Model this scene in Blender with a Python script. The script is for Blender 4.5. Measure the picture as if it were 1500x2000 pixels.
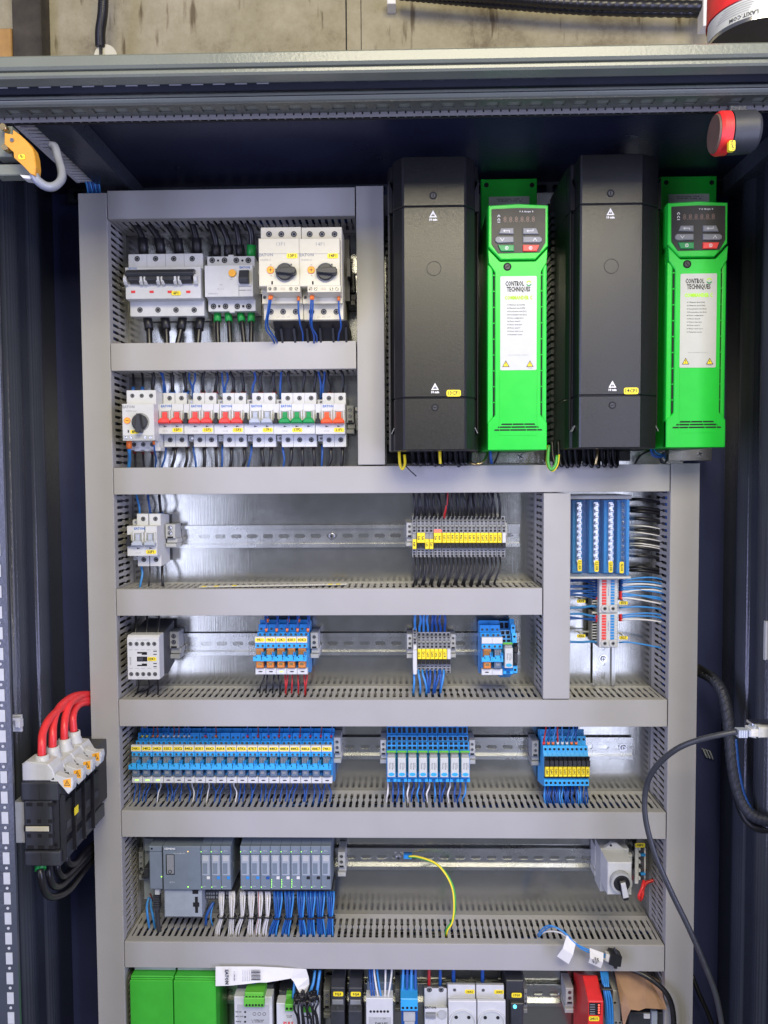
import bpy, bmesh, math, random
from mathutils import Vector, Matrix
random.seed(7)
S = bpy.context.scene
for o in list(bpy.data.objects): bpy.data.objects.remove(o)
COL = S.collection
# ---------------------------------------------------------------- camera
# place frame: x right, z up, d = distance in front of the mounting plate (Blender y = -d), millimetres
FPX, YAW, PIT, ROL, D0 = 1450.6, -0.02139, -0.04617, -0.00625, 1160.0
_F = (math.sin(YAW)*math.cos(PIT), math.sin(PIT), -math.cos(YAW)*math.cos(PIT))
_R = (math.cos(YAW), 0.0, math.sin(YAW))
def _cross(a, b): return (a[1]*b[2]-a[2]*b[1], a[2]*b[0]-a[0]*b[2], a[0]*b[1]-a[1]*b[0])
_U = _cross(_R, _F)
if _U[1] < 0: _U = tuple(-c for c in _U)
_cr, _sr = math.cos(ROL), math.sin(ROL)
_X = tuple(_cr*_R[i]+_sr*_U[i] for i in range(3))
_Y = tuple(-_sr*_R[i]+_cr*_U[i] for i in range(3))
def at(px, py, d):
    """point of the plane at distance d in front of the plate that the photo shows at px, py (mm)"""
    u = (px-750)/FPX; v = -(py-1000)/FPX
    r = [_F[i]+u*_X[i]+v*_Y[i] for i in range(3)]
    t = (d-D0)/r[2]
    return r[0]*t, r[1]*t
def B(x, z, d): return Vector((x*.001, -d*.001, z*.001))
cam = bpy.data.cameras.new('camera'); camo = bpy.data.objects.new('camera', cam); COL.objects.link(camo)
cam.sensor_fit = 'VERTICAL'; cam.sensor_height = 36; cam.lens = 36*FPX/2000; cam.clip_start = .01; cam.clip_end = 60
def _b(v): return Vector((v[0], -v[2], v[1]))
cx, cy, cz = _b(_X), _b(_Y), -_b(_F)
m = Matrix((cx, cy, cz)).transposed().to_4x4(); m.translation = B(0, 0, D0); camo.matrix_world = m
S.camera = camo
S.view_settings.view_transform = 'Standard'; S.view_settings.look = 'None'; S.view_settings.gamma = 1
S.view_settings.exposure = 0.0
w = bpy.data.worlds.new('World'); S.world = w; w.use_nodes = True
w.node_tree.nodes['Background'].inputs[0].default_value = (.80, .84, 1.0, 1)
w.node_tree.nodes['Background'].inputs[1].default_value = .19
def area(name, x, z, d, tx, tz, td, sx, sy, power, colr):
    l = bpy.data.lights.new(name, 'AREA'); l.shape = 'RECTANGLE'; l.size = sx; l.size_y = sy; l.energy = power; l.color = colr
    o = bpy.data.objects.new(name, l); COL.objects.link(o); o.location = B(x, z, d)
    o.rotation_euler = (B(tx, tz, td)-B(x, z, d)).to_track_quat('-Z', 'Y').to_euler(); return o
area('cool_lamp_left', -1480, -150, 1500, -250, -150, 0, .5, 1.9, 28, (.54, .56, 1.0))
area('cool_lamp_right', 1500, -150, 1500, 250, -150, 0, .5, 1.9, 30, (.54, .56, 1.0))
area('plate_band_light_left', -880, -150, 1650, -150, -150, 0, .24, 1.9, 6.5, (.72, .76, 1.0))  # unseen light added for the bright band on the plate's left
area('plate_band_light_right', 735, -150, 1650, 150, -150, 0, .25, 1.9, 7.0, (.72, .76, 1.0))  # unseen light added for the bright band on the plate's right
area('warm_ceiling_lamp', 250, 1250, 1900, 0, 150, 0, 1.2, .8, 51, (1.0, .90, .66))
# ---------------------------------------------------------------- materials
MATS = {}
def nodes(name):
    mt = bpy.data.materials.new(name); mt.use_nodes = True
    return mt, mt.node_tree.nodes, mt.node_tree.links, mt.node_tree.nodes['Principled BSDF']
def plastic(name, c, rough=.42, var=.07, scale=90, bump=.0, metal=0.0, spec=.5, grain=900):
    mt, N, L, P = nodes(name)
    tc = N.new('ShaderNodeTexCoord'); n = N.new('ShaderNodeTexNoise'); n.inputs['Scale'].default_value = scale; n.inputs['Detail'].default_value = 5
    L.new(tc.outputs['Object'], n.inputs['Vector'])
    r = N.new('ShaderNodeValToRGB'); a = 1-var; b = 1+var
    r.color_ramp.elements[0].position = .3; r.color_ramp.elements[1].position = .7
    r.color_ramp.elements[0].color = (c[0]*a, c[1]*a, c[2]*a, 1); r.color_ramp.elements[1].color = (min(1, c[0]*b), min(1, c[1]*b), min(1, c[2]*b), 1)
    L.new(n.outputs[0], r.inputs[0]); L.new(r.outputs[0], P.inputs['Base Color'])
    mr = N.new('ShaderNodeMapRange'); mr.inputs[3].default_value = max(.02, rough-.07); mr.inputs[4].default_value = rough+.07
    L.new(n.outputs[0], mr.inputs[0]); L.new(mr.outputs[0], P.inputs['Roughness'])
    P.inputs['Metallic'].default_value = metal; P.inputs['Specular IOR Level'].default_value = spec
    if bump:
        g = N.new('ShaderNodeTexNoise'); g.inputs['Scale'].default_value = grain; g.inputs['Detail'].default_value = 3
        L.new(tc.outputs['Object'], g.inputs['Vector'])
        bp = N.new('ShaderNodeBump'); bp.inputs['Strength'].default_value = bump; bp.inputs['Distance'].default_value = .0006
        L.new(g.outputs[0], bp.inputs['Height']); L.new(bp.outputs[0], P.inputs['Normal'])
    MATS[name] = mt; return mt
def emit(name, c, s):
    mt, N, L, P = nodes(name); P.inputs['Base Color'].default_value = (*c, 1)
    P.inputs['Emission Color'].default_value = (*c, 1); P.inputs['Emission Strength'].default_value = s; MATS[name] = mt
plastic('duct_grey', (.365, .358, .340), .48, .03, 14, .25)
plastic('duct_grey_lit', (.62, .62, .64), .5, .03, 14)  # lighter copy of the duct grey, light on the underside put into the colour
plastic('white', (.58, .59, .58), .38, .03, 120)
plastic('cream', (.57, .545, .42), .38, .03, 120)
plastic('light_grey', (.42, .43, .42), .45, .05, 120)
plastic('mid_grey', (.22, .23, .24), .45, .06)
plastic('terminal_grey', (.27, .28, .28), .45, .08, 200)
plastic('plc_grey', (.155, .19, .225), .42, .05, 100)
plastic('plc_light', (.30, .34, .38), .42, .05, 100)
plastic('black', (.012, .012, .015), .42, .2)
plastic('hole', (.006, .006, .008), .8, .0)
plastic('charcoal', (.035, .038, .045), .40, .1)
plastic('knob_black', (.03, .032, .036), .38, .1)
plastic('drive_black', (.009, .0095, .009), .36, .10, 260, .22, grain=900, spec=.6)
plastic('rail_paint', (.085, .09, .075), .30, .06, 12, .35, grain=260)
plastic('strip_grey', (.17, .165, .16), .4, .06)
plastic('tarred_timber', (.045, .038, .028), .8, .5, 25, .6, grain=200)
plastic('drive_green', (.012, .56, .040), .34, .03, 60, .12)
plastic('box_green', (.05, .45, .035), .42, .04, 60)
plastic('connector_green', (.11, .46, .04), .45, .05)
plastic('ferrule_green', (.01, .32, .05), .4, .05)
plastic('toggle_green', (.01, .27, .07), .38, .05)
plastic('toggle_red', (.85, .06, .05), .38, .05)
plastic('toggle_orange', (.90, .10, .03), .38, .05)
plastic('toggle_grey', (.40, .44, .50), .38, .05)
plastic('red', (.72, .03, .03), .35, .08)
plastic('cable_red', (.80, .045, .05), .36, .06)
plastic('wire_red', (.45, .02, .02), .4, .05)
plastic('wire_dark_red', (.16, .02, .02), .4, .05)
plastic('orange', (.90, .20, .03), .4, .05)
plastic('dial_orange', (.90, .42, .03), .4, .08)
plastic('yellow', (.92, .72, .02), .45, .03)
plastic('tag_yellow', (.95, .76, .03), .5, .03)
plastic('lock_yellow', (.62, .29, .03), .42, .05)
plastic('blue', (.025, .27, .66), .38, .05)
plastic('light_blue', (.04, .38, .78), .38, .05)
plastic('wire_blue', (.010, .075, .30), .40, .08)
plastic('wire_light_blue', (.04, .24, .58), .40, .08)
plastic('wire_white', (.66, .65, .62), .42, .05)
plastic('wire_black', (.012, .012, .014), .33, .15)
plastic('wire_green', (.06, .36, .05), .42, .05)
plastic('ink', (.02, .02, .022), .6, .0)
plastic('ink_blue', (.02, .12, .42), .6, .0)
plastic('ink_grey', (.25, .26, .27), .6, .0)
plastic('ink_white', (.75, .75, .72), .6, .0)
plastic('ink_lime', (.42, .85, .03), .6, .0)
plastic('paper', (.74, .73, .68), .8, .03, 40)
plastic('label_white', (.52, .54, .51), .45, .02)
plastic('sleeve_grey', (.26, .28, .33), .3, .05)
plastic('cardboard', (.40, .24, .14), .85, .1, 60, .3)
plastic('chrome', (.60, .60, .62), .22, .05, metal=1)
plastic('brass', (.55, .42, .2), .3, .05, metal=1)
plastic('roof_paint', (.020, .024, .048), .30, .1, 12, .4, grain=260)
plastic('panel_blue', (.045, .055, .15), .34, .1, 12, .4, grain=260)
plastic('cabinet_paint', (.050, .056, .070), .24, .1, 12, .5, grain=260)
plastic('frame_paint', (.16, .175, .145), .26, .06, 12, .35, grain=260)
plastic('orange_wood', (.42, .24, .08), .8, .2, 30)
plastic('braid', (.028, .032, .045), .5, .3, 400, .6, grain=500)
plastic('lens_brown', (.16, .10, .08), .4, .1)
emit('led_green', (.35, 1, .10), 1.6); emit('led_red', (1, .10, .06), 2.2); emit('led_blue', (.1, .7, 1), 2.5); emit('led_amber', (1, .55, .15), 1.2)
# relays and covers of clear plastic
def clear(name, c, rough=.12, alpha=.45):
    mt, N, L, P = nodes(name); P.inputs['Base Color'].default_value = (*c, 1); P.inputs['Roughness'].default_value = rough
    P.inputs['Transmission Weight'].default_value = .0; P.inputs['Alpha'].default_value = alpha
    n = N.new('ShaderNodeTexNoise'); n.inputs['Scale'].default_value = 60; b = N.new('ShaderNodeBump'); b.inputs['Strength'].default_value = .35; b.inputs['Distance'].default_value = .002
    L.new(n.outputs[0], b.inputs['Height']); L.new(b.outputs[0], P.inputs['Normal']); MATS[name] = mt
clear('clear_cover', (.12, .24, .55), .08, .10); clear('relay_orange', (.75, .25, .03), .2, .8); clear('relay_clear', (.14, .20, .28), .15, .75)
# galvanised sheet
def galv(name, c, rough, met=1.0):
    mt, N, L, P = nodes(name); tc = N.new('ShaderNodeTexCoord')
    v = N.new('ShaderNodeTexVoronoi'); v.inputs['Scale'].default_value = 75
    n = N.new('ShaderNodeTexNoise'); n.inputs['Scale'].default_value = 9; n.inputs['Detail'].default_value = 8; n.inputs['Roughness'].default_value = .7
    L.new(tc.outputs['Object'], v.inputs['Vector']); L.new(tc.outputs['Object'], n.inputs['Vector'])
    mp = N.new('ShaderNodeMapping'); mp.inputs['Scale'].default_value = (900, 900, 12); L.new(tc.outputs['Object'], mp.inputs[0])
    st = N.new('ShaderNodeTexNoise'); st.inputs['Scale'].default_value = 1; L.new(mp.outputs[0], st.inputs['Vector'])
    mx = N.new('ShaderNodeMix'); mx.data_type = 'RGBA'; mx.inputs[6].default_value = (c[0]*.86, c[1]*.86, c[2]*.86, 1); mx.inputs[7].default_value = (*c, 1)
    sv = N.new('ShaderNodeSeparateColor'); L.new(v.outputs['Color'], sv.inputs[0])
    ad = N.new('ShaderNodeMath'); ad.operation = 'MULTIPLY_ADD'; ad.inputs[1].default_value = .35; L.new(sv.outputs[0], ad.inputs[0]); L.new(n.outputs[0], ad.inputs[2])
    L.new(ad.outputs[0], mx.inputs[0]); L.new(mx.outputs[2], P.inputs['Base Color'])
    mr = N.new('ShaderNodeMapRange'); mr.inputs[1].default_value = .3; mr.inputs[2].default_value = .8; mr.inputs[3].default_value = rough-.04; mr.inputs[4].default_value = rough+.12
    L.new(n.outputs[0], mr.inputs[0]); L.new(mr.outputs[0], P.inputs['Roughness'])
    b = N.new('ShaderNodeBump'); b.inputs['Strength'].default_value = .06; b.inputs['Distance'].default_value = .001; L.new(st.outputs[0], b.inputs['Height']); L.new(b.outputs[0], P.inputs['Normal'])
    P.inputs['Metallic'].default_value = met; MATS[name] = mt
galv('galvanised', (.46, .465, .445), .17, .95); galv('rail_steel', (.62, .63, .62), .24)
# old painted board wall behind the cabinet
def wallmat():
    mt, N, L, P = nodes('wall_board'); tc = N.new('ShaderNodeTexCoord')
    n = N.new('ShaderNodeTexNoise'); n.inputs['Scale'].default_value = 5; n.inputs['Detail'].default_value = 12; n.inputs['Roughness'].default_value = .78
    mp = N.new('ShaderNodeMapping'); mp.inputs['Scale'].default_value = (60, 60, 9); L.new(tc.outputs['Object'], mp.inputs[0]); L.new(tc.outputs['Object'], n.inputs['Vector'])
    f = N.new('ShaderNodeTexNoise'); f.inputs['Scale'].default_value = 1; f.inputs['Detail'].default_value = 6; L.new(mp.outputs[0], f.inputs['Vector'])
    r = N.new('ShaderNodeValToRGB'); E = r.color_ramp.elements; E[0].position = .28; E[0].color = (.08, .05, .025, 1); E[1].position = .78; E[1].color = (.44, .40, .29, 1)
    e = E.new(.48); e.color = (.28, .25, .16, 1)
    L.new(n.outputs[0], r.inputs[0])
    r2 = N.new('ShaderNodeValToRGB'); E = r2.color_ramp.elements; E[0].position = .30; E[0].color = (.25, .18, .11, 1); E[1].position = .40; E[1].color = (1, 1, 1, 1); L.new(f.outputs[0], r2.inputs[0])
    mx = N.new('ShaderNodeMix'); mx.data_type = 'RGBA'; mx.blend_type = 'MULTIPLY'; mx.inputs[0].default_value = .8; L.new(r.outputs[0], mx.inputs[6]); L.new(r2.outputs[0], mx.inputs[7])
    L.new(mx.outputs[2], P.inputs['Base Color']); P.inputs['Roughness'].default_value = .85
    b = N.new('ShaderNodeBump'); b.inputs['Strength'].default_value = .5; b.inputs['Distance'].default_value = .003; L.new(f.outputs[0], b.inputs['Height']); L.new(b.outputs[0], P.inputs['Normal']); MATS['wall_board'] = mt
wallmat()
# ---------------------------------------------------------------- mesh builder
class MB:
    def __init__(s): s.v = []; s.f = []; s.m = []; s.s = []
    def add(s, vs, fs, m=0, smooth=False):
        b = len(s.v); s.v += vs
        for f in fs: s.f.append(tuple(i+b for i in f)); s.m.append(m); s.s.append(smooth)
        return s
    def box(s, x0, x1, z0, z1, d0, d1, m=0, c=0.0):
        if x0 > x1: x0, x1 = x1, x0
        if z0 > z1: z0, z1 = z1, z0
        if d0 > d1: d0, d1 = d1, d0
        if c > 0:   # front edges chamfered
            c = min(c, (x1-x0)*.4, (z1-z0)*.4, (d1-d0)*.6)
            v = [(x, z, d0) for x, z in ((x0, z0), (x1, z0), (x1, z1), (x0, z1))]
            v += [(x, z, d1-c) for x, z in ((x0, z0), (x1, z0), (x1, z1), (x0, z1))]
            v += [(x, z, d1) for x, z in ((x0+c, z0+c), (x1-c, z0+c), (x1-c, z1-c), (x0+c, z1-c))]
            f = [(3, 2, 1, 0), (8, 9, 10, 11)]
            for k in range(4):
                n = (k+1) % 4; f += [(k, n, 4+n, 4+k), (4+k, 4+n, 8+n, 8+k)]
            return s.add(v, f, m)
        v = [(x, z, d) for d in (d0, d1) for x, z in ((x0, z0), (x1, z0), (x1, z1), (x0, z1))]
        return s.add(v, [(3, 2, 1, 0), (4, 5, 6, 7), (0, 1, 5, 4), (1, 2, 6, 5), (2, 3, 7, 6), (3, 0, 4, 7)], m)
    def poly(s, pts, d0, d1, m=0, c=0.0):      # outline in x,z pushed along d
        n = len(pts)
        if c > 0:
            cx_ = sum(p[0] for p in pts)/n; cz_ = sum(p[1] for p in pts)/n
            w_ = max(abs(p[0]-cx_) for p in pts); h_ = max(abs(p[1]-cz_) for p in pts)
            kx = max(.2, 1-c/max(w_, .01)); kz = max(.2, 1-c/max(h_, .01))
            v = [(x, z, d0) for x, z in pts]+[(x, z, d1-c) for x, z in pts]+[(cx_+(x-cx_)*kx, cz_+(z-cz_)*kz, d1) for x, z in pts]
            f = [tuple(range(n-1, -1, -1)), tuple(range(2*n, 3*n))]
            for k in range(n):
                q = (k+1) % n; f += [(k, q, n+q, n+k), (n+k, n+q, 2*n+q, 2*n+k)]
            return s.add(v, f, m)
        v = [(x, z, d0) for x, z in pts]+[(x, z, d1) for x, z in pts]
        return s.add(v, [tuple(range(n-1, -1, -1)), tuple(range(n, 2*n))]+[(k, (k+1) % n, n+(k+1) % n, n+k) for k in range(n)], m)
    def prof(s, pts, x0, x1, m=0):             # outline in d,z pushed along x
        n = len(pts); v = [(x0, z, d) for d, z in pts]+[(x1, z, d) for d, z in pts]
        return s.add(v, [tuple(range(n)), tuple(range(2*n-1, n-1, -1))]+[(k, n+k, n+(k+1) % n, (k+1) % n) for k in range(n)], m)
    def cyl(s, x, z, r, d0, d1, m=0, n=14, r2=None, smooth=True):
        r2 = r if r2 is None else r2
        v = [(x+r*math.cos(2*math.pi*k/n), z+r*math.sin(2*math.pi*k/n), d0) for k in range(n)]
        v += [(x+r2*math.cos(2*math.pi*k/n), z+r2*math.sin(2*math.pi*k/n), d1) for k in range(n)]
        s.add(v, [(k, (k+1) % n, n+(k+1) % n, n+k) for k in range(n)], m, smooth)
        b = len(s.v)-2*n
        s.f += [tuple(b+k for k in range(n-1, -1, -1)), tuple(b+n+k for k in range(n))]; s.m += [m, m]; s.s += [False, False]
        return s
    def ring(s, x, z, ro, ri, d0, d1, m=0, n=14):
        v = []
        for r, d in ((ro, d0), (ro, d1), (ri, d1), (ri, d0)):
            v += [(x+r*math.cos(2*math.pi*k/n), z+r*math.sin(2*math.pi*k/n), d) for k in range(n)]
        f = []
        for j in range(4):
            a = j*n; b = ((j+1) % 4)*n; f += [(a+k, a+(k+1) % n, b+(k+1) % n, b+k) for k in range(n)]
        return s.add(v, f, m)
    def tube(s, pts, r, m=0, n=8, caps=True, rad=None):
        P = [Vector(p) for p in pts]; K = len(P); rings = []
        up = Vector((0.3, .2, 1)).normalized(); prev = None
        for i in range(K):
            t = (P[min(i+1, K-1)]-P[max(i-1, 0)]).normalized()
            a = t.cross(up) if prev is None else prev-t*prev.dot(t)
            if a.length < 1e-4: a = t.orthogonal()
            a.normalize(); prev = a; b = t.cross(a); rr = r if rad is None else rad(i)
            rings.append([tuple(P[i]+(a*math.cos(2*math.pi*k/n)+b*math.sin(2*math.pi*k/n))*rr) for k in range(n)])
        v = [q for g in rings for q in g]; f = []
        for i in range(K-1):
            for k in range(n): f.append((i*n+k, i*n+(k+1) % n, (i+1)*n+(k+1) % n, (i+1)*n+k))
        s.add(v, f, m, True)
        if caps:
            b = len(s.v)-K*n; s.f += [tuple(b+k for k in range(n)), tuple(b+(K-1)*n+k for k in range(n-1, -1, -1))]; s.m += [m, m]; s.s += [False, False]
        return s
    def mesh(s, name, mats, org=(0, 0, 0), bevel=0):
        me = bpy.data.meshes.new(name)
        me.from_pydata([B(x-org[0], z-org[1], d-org[2]) for x, z, d in s.v], [], s.f)
        for k in mats: me.materials.append(MATS[k])
        me.polygons.foreach_set('material_index', s.m); me.polygons.foreach_set('use_smooth', s.s)
        bm = bmesh.new(); bm.from_mesh(me); bmesh.ops.recalc_face_normals(bm, faces=bm.faces)
        if bevel:
            ed = [e for e in bm.edges if len(e.link_faces) == 2 and e.calc_face_angle(0) > .6]
            bmesh.ops.bevel(bm, geom=ed, offset=bevel*.001, segments=1, affect='EDGES', profile=.5, clamp_overlap=True)
        bm.to_mesh(me); bm.free(); return me
def smooth_path(pts, sub=6):
    P = [Vector(p) for p in pts]; P = [P[0]*2-P[1]]+P+[P[-1]*2-P[-2]]; out = []
    for i in range(1, len(P)-2):
        for k in range(sub):
            t = k/sub; a, b, c, d = P[i-1], P[i], P[i+1], P[i+2]
            out.append(.5*((2*b)+(c-a)*t+(2*a-5*b+4*c-d)*t*t+(3*b-a-3*c+d)*t*t*t))
    out.append(P[-2]); return [tuple(p) for p in out]
# ---------------------------------------------------------------- scene objects
ORG = {}
def thing(name, label, cat, org, group=None):
    o = bpy.data.objects.new(name, None); COL.objects.link(o); o.empty_display_size = .01
    o.location = B(*org); o['label'] = label; o['category'] = cat
    if group: o['group'] = group
    ORG[o] = org; return o
def part(name, mb, mats, parent, bevel=0, label=None):
    mats = [mats] if isinstance(mats, str) else mats
    org = ORG[parent]; me = mb.mesh(name, mats, org, bevel)
    o = bpy.data.objects.new(name, me); COL.objects.link(o); o.parent = parent; ORG[o] = org
    if label: o['label'] = label
    return o
def solo(name, label, cat, mb, mats, group=None, bevel=0, kind=None):
    mats = [mats] if isinstance(mats, str) else mats
    org = mb.v[0]; me = mb.mesh(name, mats, org, bevel)
    o = bpy.data.objects.new(name, me); COL.objects.link(o); o.location = B(*org); ORG[o] = org
    if kind: o['kind'] = kind
    else: o['label'] = label; o['category'] = cat
    if group: o['group'] = group
    return o
def copy_thing(src, dx, dz=0, dd=0, label=None, group=None):
    def rec(o, par):
        c = o.copy(); COL.objects.link(c); c.parent = par; ORG[c] = ORG[o]
        for ch in o.children: rec(ch, c)
        return c
    c = rec(src, None); c.location = src.location+B(dx, dz, dd)
    o = ORG[src]; ORG[c] = (o[0]+dx, o[1]+dz, o[2]+dd)
    for ch in c.children_recursive: ORG[ch] = ORG[c]
    if label: c['label'] = label
    if group: c['group'] = group
    return c
TXT = {}
def text_mesh(s, size, bold=0.0, mat='ink', wide=1.0):
    k = (s, size, bold, mat, wide)
    if k in TXT: return TXT[k]
    cu = bpy.data.curves.new('t', 'FONT'); cu.body = s; cu.size = size*.001*1.38; cu.align_x = 'CENTER'; cu.align_y = 'CENTER'; cu.resolution_u = 1; cu.offset = bold*.001; cu.space_line = .9
    ob = bpy.data.objects.new('t', cu); COL.objects.link(ob); bpy.context.view_layer.update()
    me = bpy.data.meshes.new_from_object(ob.evaluated_get(bpy.context.evaluated_depsgraph_get()))
    me.transform(Matrix.Rotation(math.pi/2, 4, 'X') @ Matrix.Diagonal((wide, 1, 1, 1)))
    me.materials.clear(); me.materials.append(MATS[mat]); me.name = 'lettering'
    bpy.data.objects.remove(ob); bpy.data.curves.remove(cu); TXT[k] = me; return me
def letters(s, size, x, z, d, parent, mat='ink', bold=0.0, rot=0, wide=1.0):
    o = bpy.data.objects.new('lettering', text_mesh(s, size, bold, mat, wide)); COL.objects.link(o); o.parent = parent
    g = ORG[parent]; o.location = B(x-g[0], z-g[1], d+.15-g[2]); o.rotation_euler = (0, math.radians(rot), 0); ORG[o] = g; return o
def rrect(x0, x1, z0, z1, r):
    o = []
    for cx_, cz_, a in ((x1-r, z1-r, 0), (x0+r, z1-r, 90), (x0+r, z0+r, 180), (x1-r, z0+r, 270)):
        for k in range(3): t = math.radians(a+45*k); o.append((cx_+r*math.cos(t), cz_+r*math.sin(t)))
    return o
def tagplate(parent, x, z, d, w_, h_, s, size=None, rot=0, mat='tag_yellow', th=.6, bold=.17):
    t = part('tag', MB().poly(rrect(x-w_/2, x+w_/2, z-h_/2, z+h_/2, min(w_, h_)*.25), d, d+th), mat, parent)
    if s: letters(s, size or h_*.66, x, z, d+th, t, 'ink', bold, rot)
    return t
SCR = {}
def screw(parent, x, z, d, r, style='hole', body='white'):
    """round access hole with its collar and the screw head deep inside"""
    k = (round(r, 2), style, body)
    if k not in SCR:
        b = MB()
        if style == 'hole':
            b.ring(0, 0, r*1.12, r*.94, 0, .5, 0, 12); b.cyl(0, 0, r*.95, 0, .15, 1, 12); b.ring(0, 0, r*.62, r*.45, .1, .3, 2, 10)
        elif style == 'metal':
            b.cyl(0, 0, r, 0, 1.0, 2, 14); b.box(-r*.8, r*.8, -r*.13, r*.13, .9, 1.1, 1); b.box(-r*.13, r*.13, -r*.8, r*.8, .9, 1.1, 1)
        elif style == 'dark': b.ring(0, 0, r*1.1, r*.9, -.1, .35, 1, 14); b.cyl(0, 0, r*.9, -.1, .2, 1, 14); b.cyl(0, 0, r*.68, .1, .6, 2, 14); b.box(-r*.5, r*.5, -r*.12, r*.12, .5, .75, 1)
        elif style == 'slot':
            b.ring(0, 0, r*1.1, r*.9, 0, .5, 0, 12); b.cyl(0, 0, r*.9, 0, .2, 1, 12); b.cyl(0, 0, r*.7, .1, .5, 2, 12); b.box(-r*.6, r*.6, -r*.12, r*.12, .4, .6, 1)
        SCR[k] = b.mesh('terminal_screw', [body, 'hole', {'hole': 'mid_grey', 'dark': 'charcoal'}.get(style, 'chrome')])
    o = bpy.data.objects.new('terminal_screw' if style != 'metal' else 'screw', SCR[k]); COL.objects.link(o); o.parent = parent; g = ORG[parent]
    o.location = B(x-g[0], z-g[1], d-g[2]); ORG[o] = g
    if style != 'hole': o.rotation_euler = (0, random.random()*3, 0)
    return o
def X(px, py, d): return at(px, py, d)[0]
def Z(px, py, d): return at(px, py, d)[1]
def pbox(mb, px0, py0, px1, py1, d0, d1, m=0, c=0.0):
    a = at(px0, (py0+py1)/2, d1)[0]; b = at(px1, (py0+py1)/2, d1)[0]; t = at((px0+px1)/2, py0, d1)[1]; u = at((px0+px1)/2, py1, d1)[1]
    return mb.box(a, b, u, t, d0, d1, m, c)
def pprof(mb, pts, px, x0, x1, m=0): return mb.prof([(d, at(px, py, d)[1]) for d, py in pts], x0, x1, m)
def pts3(L): return [(*at(px, py, d), d) for px, py, d in L]
ORD = ['first', 'second', 'third', 'fourth', 'fifth', 'sixth', 'seventh', 'eighth', 'ninth', 'tenth', 'eleventh', 'twelfth', 'thirteenth', 'fourteenth', 'fifteenth', 'sixteenth', 'seventeenth', 'eighteenth', 'nineteenth', 'twentieth', 'twenty-first', 'twenty-second', 'twenty-third', 'twenty-fourth', 'twenty-fifth', 'twenty-sixth']
def nth(i): return ORD[i]
def wire(label, pts, r, mat, group=None, ferr=None, cat='wire', name='wire', n=7, sub=5, collar=None, fl=None):
    """pts in mm (x,z,d); ferr = colour of the ferrule sleeve at the first point"""
    b = MB(); P = smooth_path(pts, sub); b.tube(P, r, 0, n)
    if ferr or collar:
        t = thing(name, label, cat, P[0], group); part('insulation', b, mat, t)
        q = Vector(P[0]); dr = (Vector(P[2])-q).normalized()
        part('ferrule', MB().tube([tuple(q-dr*r*.5), tuple(q+dr*r*(fl or (4.0 if ferr else 5)))], r*1.55, 0, 8), ferr or collar, t); return t
    return solo(name, label, cat, b, mat, group)
# ================================================================ wall behind and cabinet
b = MB(); b.box(-900, -70, 380, 1500, -330, -300, 0); b.box(-68.5, 900, 380, 1500, -330, -300.6, 0); b.box(-900, 900, -1400, 379, -331, -301, 0)
solo('wall', None, None, b, 'wall_board', kind='structure')
XA0, XA1, XB0, XB1 = -463, -420.5, 391.5, 434
ROOF = 457.0; FD = 345.0
cab = thing('control_cabinet', 'open anthracite steel control cabinet housing the mounting plate and all devices', 'cabinet', (0, -950, 0))
XL, XR = X(118, 1000, -40), X(1410, 1300, -40)
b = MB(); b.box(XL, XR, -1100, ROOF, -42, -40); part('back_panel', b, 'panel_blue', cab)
b = MB(); b.box(XA0-1, XA1+0, -1100, 374, -3, 0); b.box(XA1, XB0+47, -1100, 433, -3, 0); part('mounting_plate', b, 'galvanised', cab)
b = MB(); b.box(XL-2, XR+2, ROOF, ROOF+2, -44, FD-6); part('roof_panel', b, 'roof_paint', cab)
for sgn, x0 in ((1, XL), (-1, XR)):      # side panels with pressed ribs running upright
    b = MB(); pr = [(-40, 0), (14, 0)]+[(14+38*k/12, 11*math.sin(math.pi*k/12)**.8) for k in range(1, 12)]+[(52, 0), (82, 0)]+[(82+40*k/12, 13*math.sin(math.pi*k/12)**.8) for k in range(1, 12)]+[(122, 0), (FD-10, 0)]
    for (d0, o0), (d1, o1) in zip(pr, pr[1:]):
        v = [(x0+sgn*o0, -1100, d0), (x0+sgn*o1, -1100, d1), (x0+sgn*o1, ROOF, d1), (x0+sgn*o0, ROOF, d0), (x0-sgn*2, -1100, d0), (x0-sgn*2, -1100, d1), (x0-sgn*2, ROOF, d1), (x0-sgn*2, ROOF, d0)]
        b.add(v, [(0, 1, 2, 3), (7, 6, 5, 4), (0, 4, 5, 1), (3, 2, 6, 7)], 0, True)
    sp = part('side_panel', b, 'cabinet_paint', cab)
    b = MB()                            # embossed dimples of the panel
    for i in range(70):
        z = -1050+i*21
        for d in range(135, 300, 33): b.box(x0+sgn*.1, x0+sgn*1.6, z, z+3.5, d, d+20)
    part('embossing', b, 'cabinet_paint', sp)
    for z in (-90, -115, -520, -545, 250, 275): part('rivet', MB().cyl(x0+sgn*75, z, 4, -40, -37, 0, 10), 'chrome', sp)
    
# rear top rail and rear upright with punched square holes
def punched(b, x0, x1, zc, h, d0, d1, pitch, hole, m=0):
    n = int((x1-x0)/pitch); b.box(x0, x1, zc+h*.25, zc+h/2, d0, d1, m); b.box(x0, x1, zc-h/2, zc-h*.25, d0, d1, m)
    for i in range(n+1):
        xx = x0+i*pitch; b.box(xx, min(x1, xx+pitch-hole), zc-h*.25, zc+h*.25, d0, d1, m)
        b.ring(xx+(pitch-hole)/2, zc, 3.2, 2.0, d1, d1+.6, m, 8)
b = MB(); punched(b, -520, 520, 447, 22, -24, -20, 25, 15); part('rear_rail', b, 'cabinet_paint', cab)
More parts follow.
